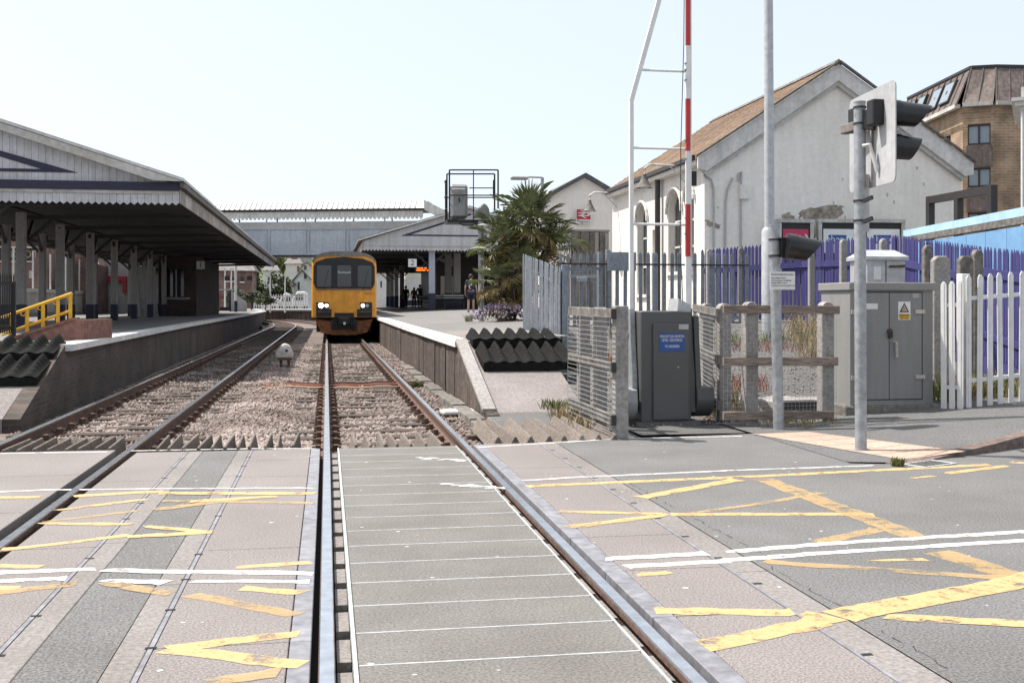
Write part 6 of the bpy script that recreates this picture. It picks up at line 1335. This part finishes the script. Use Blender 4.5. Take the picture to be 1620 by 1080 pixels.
# ---------------------------------------------------------------- blue hoarding with its dark frame
a, b = W(1432, 480, 29.0), W(1720, 480, 19.5); zt_ = 3.45; t = thing('blue_hoarding', 'bright blue hoarding wall with a pale top rail behind the purple fence', 'hoarding', (a.x, a.y, .9)); d = (b - a); nn = Vector((d.y, -d.x, 0)).normalized(); nn = nn if nn.y < 0 else -nn
a.z = b.z = .9; n = 9
for k in range(n):
    p, q = a + d * (k / n + .001), a + d * ((k + 1) / n - .001); p.z = q.z = .9
    MB().extr([p, q, q + Vector((0, 0, zt_ - 1.25)), p + Vector((0, 0, zt_ - 1.25))], -nn * .06).build('panel', 'blue_hoard', t)
z_ = lambda v, z: Vector((v.x, v.y, z))
MB().bar(z_(a, zt_ - .23) + nn * .02, z_(b, zt_ - .23) + nn * .02, .16, .14).build('mid_rail', 'roof_gutter', t); MB().bar(z_(a, zt_ - .06), z_(b, zt_ - .06), .1, .18).build('top_rail', 'blue_hoard_light', t)
t = thing('steel_frame', 'dark brown open steel frame standing above the blue hoarding', 'frame', z_(W(1500, 480, 25), .9)); tops = []
for px, py, D in ((1456, 311, 27.8), (1500, 303, 26.3), (1552, 293, 24.6)):
    p = W(px, py, D) + nn * .25; tops.append(p); MB().box(p.x - .08, p.x + .08, p.y - .08, p.y + .08, .9, p.z).build('post', 'frame_dark', t)
for p, q in zip(tops, tops[1:]): MB().bar(p - Vector((0, 0, .09)), q - Vector((0, 0, .09)), .14, .18).build('top_beam', 'frame_dark', t)

# ---------------------------------------------------------------- brick block with a dark mansard roof, ornate house at the edge
FP = [W(1425, 480, 67.8), W(1523, 480, 58), W(1571, 480, 57.4), W(1780, 480, 58)]
zw = W(0, 168, 58).z; zr = W(0, 106, 58.6).z
t = thing('apartment_block', 'tan brick apartment block with a dark metal mansard roof behind the gable', 'building', (FP[1].x, FP[1].y, 1))
def facade(p, q, name, ops, m='brick_tan'):
    d = q - p; rz = math.atan2(d.y, d.x); L = d.to_2d().length; return arch_wall((p.x, p.y, .5), rz, L, zw - .5, .35, ops, m, t, name), rz, L
def zpx(py, D): return EYE + (YH - py) / FPX * D
def u_of(p, q, px):                                       # where photo column px meets the facade line
    lo, hi = 0., 1.
    for _ in range(40):
        mid = (lo + hi) / 2; v = p.lerp(q, mid); x = 810 + FPX * (v.x * CA - v.y * SA) / (v.x * SA + v.y * CA)
        if x < px: lo = mid
        else: hi = mid
    return lo
def block_windows(p, q, lst, nm):
    d = q - p; L = d.to_2d().length; ops = []
    for px0, px1, yt, yb in lst:
        u0, u1 = u_of(p, q, px0) * L, u_of(p, q, px1) * L; vm = p.lerp(q, (u0 + u1) / 2 / L); D = vm.x * SA + vm.y * CA; ops.append((u0, u1, zpx(yb, D) - .5, zpx(yt, D) - .5, False))
    by = {}
    w, rz, L = (None, math.atan2(d.y, d.x), L)
    # one opening per column: build walls by storey so that several openings can share a column
    rows = sorted(set((round(o[2], 2), round(o[3], 2)) for o in ops)); z = 0.
    for (z0, z1) in rows:
        MB((p.x, p.y, .5), rz).box(0, L, 0, .35, z, z0).build('wall', 'brick_tan', t); u = 0.
        for o in sorted(o for o in ops if abs(o[2] - z0) < .02):
            MB((p.x, p.y, .5), rz).box(u, o[0], 0, .35, z0, z1).build('wall', 'brick_tan', t); u = o[1]
            g = MB((p.x, p.y, .5), rz).box(o[0], o[1], .16, .2, z0, z1).build('window', 'glass_sky', t); W_ = o[1] - o[0]
            for f_ in (0, .5, 1): MB((p.x, p.y, .5), rz).box(o[0] + f_ * W_ - (.05 if f_ else 0), o[0] + f_ * W_ + (.05 if f_ < 1 else 0), .08, .155, z0, z1).build('frame', 'frame_dark', g)
            for z_2 in (z0, z1 - .1): MB((p.x, p.y, .5), rz).box(o[0], o[1], .07, .157, z_2, z_2 + .1).build('frame', 'frame_dark', g)
            MB((p.x, p.y, .5), rz).box(o[0] - .05, o[1] + .05, -.08, .1, z0 - .12, z0 - .01).build('sill', 'copper_roof', g)
        MB((p.x, p.y, .5), rz).box(u, L, 0, .35, z0, z1).build('wall', 'brick_tan', t); z = z1
    MB((p.x, p.y, .5), rz).box(0, L, 0, .35, z, zw - .5).build('wall', 'brick_tan', t)
block_windows(FP[0], FP[1], ((1494, 1504, 206, 226), (1470, 1478, 206, 226)), 'left')
block_windows(FP[1], FP[2], ((1531, 1567, 196, 229), (1531, 1567, 265, 296), (1531, 1567, 336, 362)), 'front')
block_windows(FP[2], FP[3], ((1640, 1660, 196, 229),), 'right')
d = FP[2] - FP[1]; rz = math.atan2(d.y, d.x)
for (yt, yb) in ((232, 263), (299, 334)):
    MB((FP[1].x, FP[1].y, 0), rz).box(u_of(FP[1], FP[2], 1529) * d.length, u_of(FP[1], FP[2], 1570) * d.length, -.12, -.004, zpx(yb, 57.5), zpx(yt, 57.5)).build('spandrel_panel', 'copper_roof', t)
tops = [W(1437, 480, 67.6), W(1537, 480, 58.7), W(1575.5, 480, 58.4), W(1785, 480, 59)]
for i in range(3):
    p, q = FP[i].copy(), FP[i + 1].copy(); pt, qt = tops[i].copy(), tops[i + 1].copy(); p.z = q.z = zw + .05; zz1 = zr if i else zr
    pt.z = qt.z = zr
    o = p.copy(); dirn = (q - p).normalized(); nrm = Vector((dirn.y, -dirn.x, 0)) * .35
    rf = MB().poly([p + nrm, q + nrm, qt, pt]).build('mansard_roof', 'copper_roof', t)
    L = (q - p).length; n = max(2, int(L / (.85 if i == 0 else .7)))
    for k in range(n + 1): f_ = k / n; MB().bar((p + nrm).lerp(q + nrm, f_), pt.lerp(qt, f_), .05, .07, up=nrm.normalized()).build('standing_seam', 'copper_roof', rf)
    MB().bar(z_(p, zw) + nrm * .8, z_(q, zw) + nrm * .8, .3, .2).build('eaves', 'canopy_trim', t)
    MB().bar(pt, qt, .2, .14).build('roof_edge', 'frame_dark', t)
MB().poly([z_(v, zr - .02) for v in tops] + [z_(tops[-1] + Vector((0, 25, 0)), zr - .02), z_(tops[0] + Vector((14, 9, 0)), zr - .02)]).build('flat_roof', 'slate', t)
MB().box(FP[3].x - .4, FP[3].x, FP[3].y, FP[3].y + 16, .5, zw).build('wall', 'brick_tan', t)
p, q, pt, qt = z_(FP[0], zw + .05), z_(FP[1], zw + .05), z_(tops[0], zr), z_(tops[1], zr); dirn = (q - p).normalized(); nrm = Vector((dirn.y, -dirn.x, 0)) * .35
for u0, u1 in [(u_of(FP[0], FP[1], x0), u_of(FP[0], FP[1], x1)) for x0, x1 in ((1437, 1444), (1450, 1461), (1473, 1487), (1491, 1507))]:   # roof windows
    e = nrm.normalized() * .12; c = [(p + nrm).lerp(q + nrm, u).lerp(pt.lerp(qt, u), v) + e for u, v in ((u0, .22), (u1, .22), (u1, .8), (u0, .8))]
    w_ = MB().extr(c, -e * 1.5).build('roof_window', 'frame_dark', t); cc = sum(c, Vector()) / 4; g = [v + (cc - v) * .14 + e * .1 for v in c]; MB().poly(g).build('pane', 'glass_sky', w_)
# ornate cream house
a = W(1622, 480, 44); t = thing('ornate_house', 'cream ornate house with a heavy cornice at the right edge', 'house', (a.x, a.y, 1)); zt_ = zpx(176, 44)
rzb = -.62
FO = lambda: MB((a.x, a.y, 0), rzb)
arch_wall((a.x, a.y, .5), rzb, 7, zt_ - .5, .4, [(.55, 2.0, zpx(240, 44) - .5, zpx(210, 44) - .5, True), (3.4, 4.8, zpx(240, 44) - .5, zpx(210, 44) - .5, True)], 'render_cream', t)
FO().box(.55, 2.0, .22, .26, zpx(240, 44), zpx(210, 44)).build('window', 'glass_dark', t); FO().box(3.4, 4.8, .22, .26, zpx(240, 44), zpx(210, 44)).build('window', 'glass_dark', t); FO().box(.5, 2.05, -.05, .1, zpx(325, 44), zpx(244, 44)).build('brick_panel', 'brick_red', t)
for z0, z1, e in ((zt_, zt_ + .18, .2), (zt_ + .18, zt_ + .36, .38), (zt_ + .36, zt_ + .5, .5), (zt_ + .5, zt_ + .95, .15)): FO().box(-e, 7.2, -e, 6, z0, z1).build('cornice', 'trim_cream', t)
FO().box(.0, .3, -.14, -.0, .5, zt_).build('pilaster', 'trim_cream', t); FO().box(.35, 2.2, -.35, -.02, zpx(242, 44) - .14, zpx(242, 44)).build('sill', 'trim_cream', t)
FO().box(.15, 2.4, -.65, -.01, zpx(328, 44), zpx(325, 44)).build('balcony', 'frame_dark', t)
for k in range(9): FO().bar((.17 + k * .27, -.62, zpx(325, 44)), (.17 + k * .27, -.62, zpx(313, 44)), .03, .03).build('baluster', 'frame_dark', t)
FO().bar((.15, -.62, zpx(313, 44)), (2.4, -.62, zpx(313, 44)), .05, .05).build('balcony_rail', 'frame_dark', t); FO().cyl((-.1, -.1, .5), (-.1, -.1, zt_), .06, n=8).build('downpipe', 'white_paint', t)

# ---------------------------------------------------------------- gabled house with the railway sign, stained concrete wall
DS = 50; a, b, c = W(858, 318, DS), W(992, 318, DS), W(925, 281, DS); t = thing('sign_house', 'pale rendered gable house carrying the red station sign', 'house', (c.x, c.y, .9)); y = c.y
MB().extr([(a.x, y, .9), (b.x, y, .9), (b.x, y, b.z), (c.x, y, c.z), (a.x, y, b.z)], (0, 8, 0)).build('wall', 'render_gable', t)
for e in (a, b): s = 1 if e.x > c.x else -1; MB().extr([(c.x, y - .25, c.z + .0), (e.x + s * .3, y - .25, e.z - .16), (e.x + s * .3, y - .25, e.z + .04), (c.x, y - .25, c.z + .2)], (0, 8.4, 0)).build('roof', 'slate', t)
s0, s1 = W(911.5, 353.5, DS - .3), W(936, 330.5, DS - .3); ys = y - .22; t = thing('station_sign', 'red and white double arrow station sign on the pale gable', 'sign', ((s0.x + s1.x) / 2, ys, s0.z))
MB().box(s0.x, s1.x, ys, ys + .05, s0.z, s1.z).build('board', 'sign_white', t); zm = s0.z + (s1.z - s0.z) * .28; MB().box(s0.x + .02, s1.x - .02, ys - .004, ys - .001, zm, s1.z - .02).build('red_field', 'sign_red', t)
cx, cz, k = (s0.x + s1.x) / 2, (zm + s1.z) / 2, (s1.x - s0.x)
def arrow_bar(pts): MB().extr([(cx + x * k, ys - .008, cz + z * k) for x, z in pts], (0, .003, 0)).build('arrow_mark', 'sign_white', t)
arrow_bar([(-.36, .06), (.36, .06), (.36, .12), (-.36, .12)]); arrow_bar([(-.36, -.12), (.36, -.12), (.36, -.06), (-.36, -.06)])
arrow_bar([(-.02, .06), (.10, .06), (-.10, -.06), (-.22, -.06)]); arrow_bar([(-.22, .26), (-.10, .26), (.16, .12), (.04, .12)]); arrow_bar([(-.04, -.12), (-.16, -.12), (.10, -.26), (.22, -.26)])
text('lettering', 'Paignton', 'black', t, Vector((cx, ys - .006, s0.z + (zm - s0.z) * .5)), .17)
a, b = W(903, 366, 44), W(966, 366, 44); t = thing('concrete_wall', 'tall streaked concrete panel wall below the red station sign', 'wall', (a.x, a.y, 1.0))
for k in range(4): x0, x1 = a.x + (b.x - a.x) * k / 4, a.x + (b.x - a.x) * (k + 1) / 4; MB().box(x0 + .01, x1 - .01, a.y, a.y + .15, 1.0, a.z).build('panel', 'concrete_dirty', t)
MB().box(a.x - .03, b.x + .03, a.y - .03, a.y + .18, a.z, a.z + .08).build('capping', 'concrete', t)
for px in (945, 962): x = W(px, 480, 44).x; MB().box(x - .07, x + .07, a.y - .1, a.y - .005, 1, a.z - .05).build('post', 'concrete', t)

# ---------------------------------------------------------------- signal cage
DG = 33.0
def cg(px, py, dy=0.): v = W(px, py, DG); return Vector((v.x, v.y + dy, v.z))
b0 = cg(761, 511); b0.z = plat2_z(b0.x, b0.y); t = thing('signal_cage', 'railway signal seen from behind in a black railed cage on a post', 'signal', b0)
MB().tube([b0, Vector((b0.x, b0.y, cg(0, 350).z))], .085, 12).build('post', 'galv', t, smooth=True)
f0, f1 = cg(707, 350), cg(778, 350); MB().box(f0.x, f1.x, f0.y - .1, f0.y + .75, f0.z - .05, f0.z + .05).build('floor', 'black', t)
for (px0, px1, yt, dy) in ((711, 788, 269, 0.), (711, 788, 271, .7)):
    MB().bar(cg(px0, 350, dy), cg(px0, yt, dy), .045, .045).build('upright', 'black', t); MB().bar(cg(px1, 330, dy), cg(px1, yt, dy), .045, .045).build('upright', 'black', t); MB().bar(cg(px0, yt, dy), cg(px1, yt, dy), .04, .04).build('top_bar', 'black', t)
    MB().bar(cg(px0, 309, dy), cg(px1, 309, dy), .035, .035).build('mid_bar', 'black', t)
MB().bar(cg(749, 350), cg(749, 270), .03, .03).build('upright', 'black', t); MB().bar(cg(707, 284, .35), cg(707, 350, .35), .045, .045).build('upright', 'black', t); MB().bar(cg(783, 283, .3), cg(783, 312, .3), .035, .035).build('upright', 'black', t); MB().bar(cg(742, 297.5), cg(783, 297.5), .03, .03).build('mid_bar', 'black', t)
for y_ in (284, 309, 330): MB().bar(cg(707, y_, .0), cg(707, y_, .7), .03, .03).build('side_bar', 'black', t)
h0, h1 = cg(713, 345), cg(742, 290); MB().box(h0.x, h1.x, h0.y + .15, h0.y + .5, h0.z, h1.z).build('signal_head', 'sig_grey', t, bevel=.07)
h0, h1 = cg(716, 342), cg(738, 297); MB().box(h0.x, h1.x, h0.y + .09, h0.y + .149, h0.z, h1.z).build('rear_door', 'sig_grey', t, bevel=.03); MB().bar(cg(727, 320, .07), cg(727, 312, .07), .03, .04).build('door_handle', 'black', t)
MB().extr([cg(752, 343, .2), cg(776, 343, .2), cg(776, 330, .2), cg(771, 322, .2), cg(766, 320, .2), cg(753, 335, .2)], (0, .35, 0)).build('route_indicator', 'sig_grey', t, bevel=.03)
MB().tube([cg(727, 352, .2), cg(735, 356, .2), cg(748, 356, .2), cg(755, 352, .2)], .02, 6).build('cable', 'black', t)
MB().bar(cg(752, 354), cg(762, 364), .05, .05).build('bracket', 'black', t)
# street lamp behind the palm
b0 = W(858, 480, 41); b0.z = 1.0; tp = W(858, 281, 41); t = thing('street_lamp', 'grey street lamp with a long flat lantern behind the palm', 'street lamp', b0)
MB().tube([b0, tp], [.09, .06], 10).build('post', 'galv', t, smooth=True); MB().tube([tp, W(836, 280, 41)], .035, 8).build('arm', 'galv', t); l0, l1 = W(808, 284.5, 41), W(836, 279, 41); MB().box(l0.x, l1.x, l0.y - .14, l0.y + .14, l0.z, l1.z).build('lantern', 'sig_grey', t, bevel=.04)

# ---------------------------------------------------------------- palm tree and flower bed
PD = 32.3; pb = W(803, 508, PD); pb.z = plat2_z(pb.x, pb.y); t = thing('palm_tree', 'shaggy fan palm with several stems beside the right platform', 'palm', pb)
def frond_mesh(name, m, seed, n=26, droop=.25, R=.62, pet=.55):
    """fan leaf: petiole along +x, blades radiating from its end"""
    rs = random.Random(seed); mb = MB(); mb.tube([(0, 0, 0), (pet * .5, 0, .04), (pet, 0, .02)], [.016, .011, .009], 4, cap=False)
    for k in range(n):
        f_ = k / (n - 1) - .5; an = f_ * 4.4 + rs.uniform(-.05, .05); L = R * (1 - .35 * abs(f_)) * rs.uniform(.82, 1.08); d = Vector((math.cos(an), math.sin(an), rs.uniform(-.05, .16))); s = Vector((-math.sin(an), math.cos(an), 0)); o = Vector((pet, 0, .02)); w = .019
        p0, p1, p2, p3 = o, o + d * L * .45, o + d * L * .8 + Vector((0, 0, -droop * L * .16)), o + d * L + Vector((0, 0, -droop * L * rs.uniform(.3, .75)))
        up = Vector((0, 0, .014))
        mb.add([p0, p1 - s * w + up, p1 + s * w + up, p1, p2 - s * w * .7, p2 + s * w * .7, p3], [(0, 1, 3), (0, 3, 2), (1, 4, 3), (3, 5, 2), (3, 4, 6), (3, 6, 5)])
    return mb.build(name, m, t, local=True)
prot = [frond_mesh('frond', 'leaf_palm', 1), frond_mesh('frond', 'leaf_palm', 2, 24, .45, .66, .6), frond_mesh('frond', 'leaf_palm', 3, 28, .15, .58, .5), frond_mesh('frond', 'leaf_palm_dry', 4, 22, .8, .55, .5)]
rp = random.Random(11); used = set()
def put(kind, at, az, el, sc, roll=0.):
    o = prot[kind]
    if kind in used: o = o.copy(); COL.objects.link(o); o.parent = t
    used.add(kind); o.location = Vector(at) - t.location; o.rotation_euler = (Euler((roll, -el, 0)).to_matrix().to_4x4()).to_euler(); o.rotation_euler = (Matrix.Rotation(az, 4, 'Z') @ Matrix.Rotation(-el, 4, 'Y') @ Matrix.Rotation(roll, 4, 'X')).to_euler(); o.scale = (sc,) * 3
heads = [(W(838, 352, PD), 1.2, 34), (W(800, 385, PD - .4), .98, 24), (W(868, 392, PD + .3), 1.0, 24), (W(790, 440, PD - .6), .9, 18), (W(822, 425, PD - .8), .85, 14), (W(845, 440, PD), .8, 9)]
for h, sc, n in heads:
    MB().tube([pb + Vector((rp.uniform(-.2, .2), rp.uniform(-.2, .2), -.05)), (pb + h) / 2 + Vector((rp.uniform(-.15, .15), 0, -.1)), h], [.16, .13, .11], 9).build('stem', 'trunk', t)
    for k in range(n):
        az = k * 2.39996 + rp.uniform(-.25, .25); f_ = (k + .5) / n; el = math.radians(82 - 128 * f_ + rp.uniform(-10, 10)); kind = 3 if (el < -.35 and rp.random() < .75) else rp.choice((0, 1, 2))
        put(kind, h + Vector((0, 0, -.12 * f_)), az, el, sc * rp.uniform(.85, 1.1), rp.uniform(-.5, .5))
for k in range(26):                                        # hanging dead skirt
    h = heads[k % 3 + 2 if k % 2 else k % 2][0]; put(3, h + Vector((rp.uniform(-.2, .2), rp.uniform(-.2, .2), -rp.uniform(.2, .9))), rp.uniform(0, 6.28), math.radians(rp.uniform(-85, -45)), rp.uniform(.6, .85), rp.uniform(-.6, .6))
t = thing('flower_bed', 'mound of pale purple flowers around the foot of the palm', 'flower bed', pb)
mb = MB(); 
for k in range(900):
    an = rp.uniform(0, 6.28); r = rp.uniform(0, 1) ** .5; x, y = r * math.cos(an) * 1.15, r * math.sin(an) * .9; z = .42 * (1 - r * r) + rp.uniform(.0, .12); s_ = rp.uniform(.03, .06); d1 = Vector((rp.gauss(0, 1), rp.gauss(0, 1), rp.gauss(0, 1))).normalized() * s_; d2 = d1.cross(Vector((rp.gauss(0, 1), rp.gauss(0, 1), rp.gauss(0, 1)))).normalized() * s_ * .6; c = pb + Vector((x, y - .35, z)); mb.poly([c - d1, c + d2, c + d1, c - d2])
mb.build('leaves', 'leaf', t, kind='stuff')
mb = MB()
for k in range(420):
    an = rp.uniform(3.0, 6.4); r = rp.uniform(.35, 1) ; x, y = r * math.cos(an) * 1.2, r * math.sin(an) * .95; z = .44 * (1 - r * r) + rp.uniform(.04, .16); s_ = rp.uniform(.022, .036); c = pb + Vector((x, y - .35, z)); mb.add([c + Vector((s_, -s_ * .3, 0)), c + Vector((0, -s_ * .5, s_)), c + Vector((-s_, -s_ * .3, 0)), c + Vector((0, -s_ * .1, -s_)), c + Vector((0, -s_, 0))], [(0, 1, 4), (1, 2, 4), (2, 3, 4), (3, 0, 4)])
mb.build('blossoms', 'petal', t, kind='stuff')
# white shirt-coloured rags of light seen through: pale bin behind the palm
# ---------------------------------------------------------------- weeds and tufts
def tuft(label, p, m, n, h, spread, name='weed_tuft', cat_='weeds', leaf=.006):
    mb = MB(); n = int(n * 1.8)
    for k in range(n):
        a_ = random.uniform(0, 6.28); r = spread * random.random() ** .6; b = Vector((p.x + r * math.cos(a_), p.y + r * math.sin(a_), p.z)); L = h * random.uniform(.4, 1.1); tip = b + Vector((random.gauss(0, .3) * L, random.gauss(0, .3) * L, L)); s = Vector((random.gauss(0, 1), random.gauss(0, 1), 0)).normalized() * leaf; mid = b.lerp(tip, .55) + Vector((0, 0, .08 * L)); mb.add([b - s * .5, b + s * .5, mid + s, mid - s, tip], [(0, 1, 2, 3), (3, 2, 4)])
    o = mb.build(name, m); tag(o, label, cat_, 'weeds and grass tufts'); return o
def vg(px, py, D): v = W(px, py, D); v.z = verge_z(v.x, min(v.y, 24)) - .01; return v
tuft('green weeds at the inner edge of the right ramp', vg(878, 640, 15.4), 'grass', 90, .16, .22); tuft('dry straw grass at the foot of the mesh fence', vg(905, 655, 14.6), 'straw', 110, .22, .3); tuft('dry grass along the left mesh fence base', vg(925, 675, 13.6), 'straw', 60, .18, .25)
tuft('small grass tuft on the platform near the palm', Vector((W(742, 506, 31).x, W(742, 506, 31).y, plat2_z(5, 31))), 'leaf_light', 50, .25, .12); tuft('reddish weeds behind the left mesh fence', vg(1003, 540, 19), 'weed_red', 160, .35, .5); tuft('low red ground weeds behind the barrier', vg(995, 560, 17.4), 'weed_red', 120, .12, .5)
tuft('yellowing grass patch behind the left mesh fence', vg(950, 535, 19.5), 'straw', 150, .3, .6); tuft('green leafy weeds by the palisade post', vg(990, 505, 22.5), 'grass', 110, .4, .35); tuft('green weeds at the foot of the cream wall', vg(1075, 500, 23.5), 'grass', 140, .5, .8)
tuft('tall dry weeds in front of the purple fence', vg(1290, 520, 22.), 'straw', 260, .75, .8); tuft('tangled dry shrub left of the large cabinet', vg(1310, 530, 19.5), 'straw', 240, .6, .5); tuft('red weeds in the middle of the verge', vg(1195, 520, 21.), 'weed_red', 160, .22, .9); tuft('low green weeds near the lamp column', vg(1180, 515, 21.8), 'grass', 150, .3, .8)
tuft('dead grass under the timber fence rails', vg(1270, 660, 13.95), 'straw', 150, .1, .5); tuft('dead stems right of the barrier counterweight', vg(1158, 600, 14.8), 'straw', 120, .5, .35); tuft('red stems behind the short mesh fence', vg(1168, 560, 17), 'weed_red', 140, .3, .5)
for i, (px, m_) in enumerate(((1500, 'grass'), (1535, 'straw'), (1570, 'grass'), (1605, 'straw'), (1640, 'grass'))): tuft(('green grass between the cabinet and the white gate post', 'dry grass just right of the white gate post', 'green grass in the middle of the white palisade', 'dry grass near the right end of the white palisade', 'green grass at the cut off end of the white palisade')[i], vg(px, 600, 15.2), m_, 170, .35, .35)
tuft('small weed at the kerb end beside the drain', G(1420, 737), 'grass', 60, .09, .06); tuft('green weed between rail and right platform wall', G(662, 612, -.15), 'grass', 120, .12, .18, leaf=.012); tuft('green plant on the left ramp edge', Vector((-4.95, 15.9, .05)), 'grass', 120, .3, .2); tuft('reddish weed at the foot of the left ramp', Vector((-4.5, 15.2, -.1)), 'weed_red', 80, .2, .15)
tuft('pale weed growing on the left ramp mat', Vector((-6.0, 16.8, .45)), 'leaf_light', 90, .3, .2); tuft('yellow green tuft between the left rails', Vector((-2.6, 13.6, -.18)), 'straw', 40, .1, .15)
stones('verge_stones', 'stone', 2600, lambda n: np.array([(x, y, verge_z(x, y)) for x, y in zip(np.random.uniform(3.4, 9.5, n), 13.4 + 10 * np.random.uniform(0, 1, n) ** 1.5)]), .01, .03)
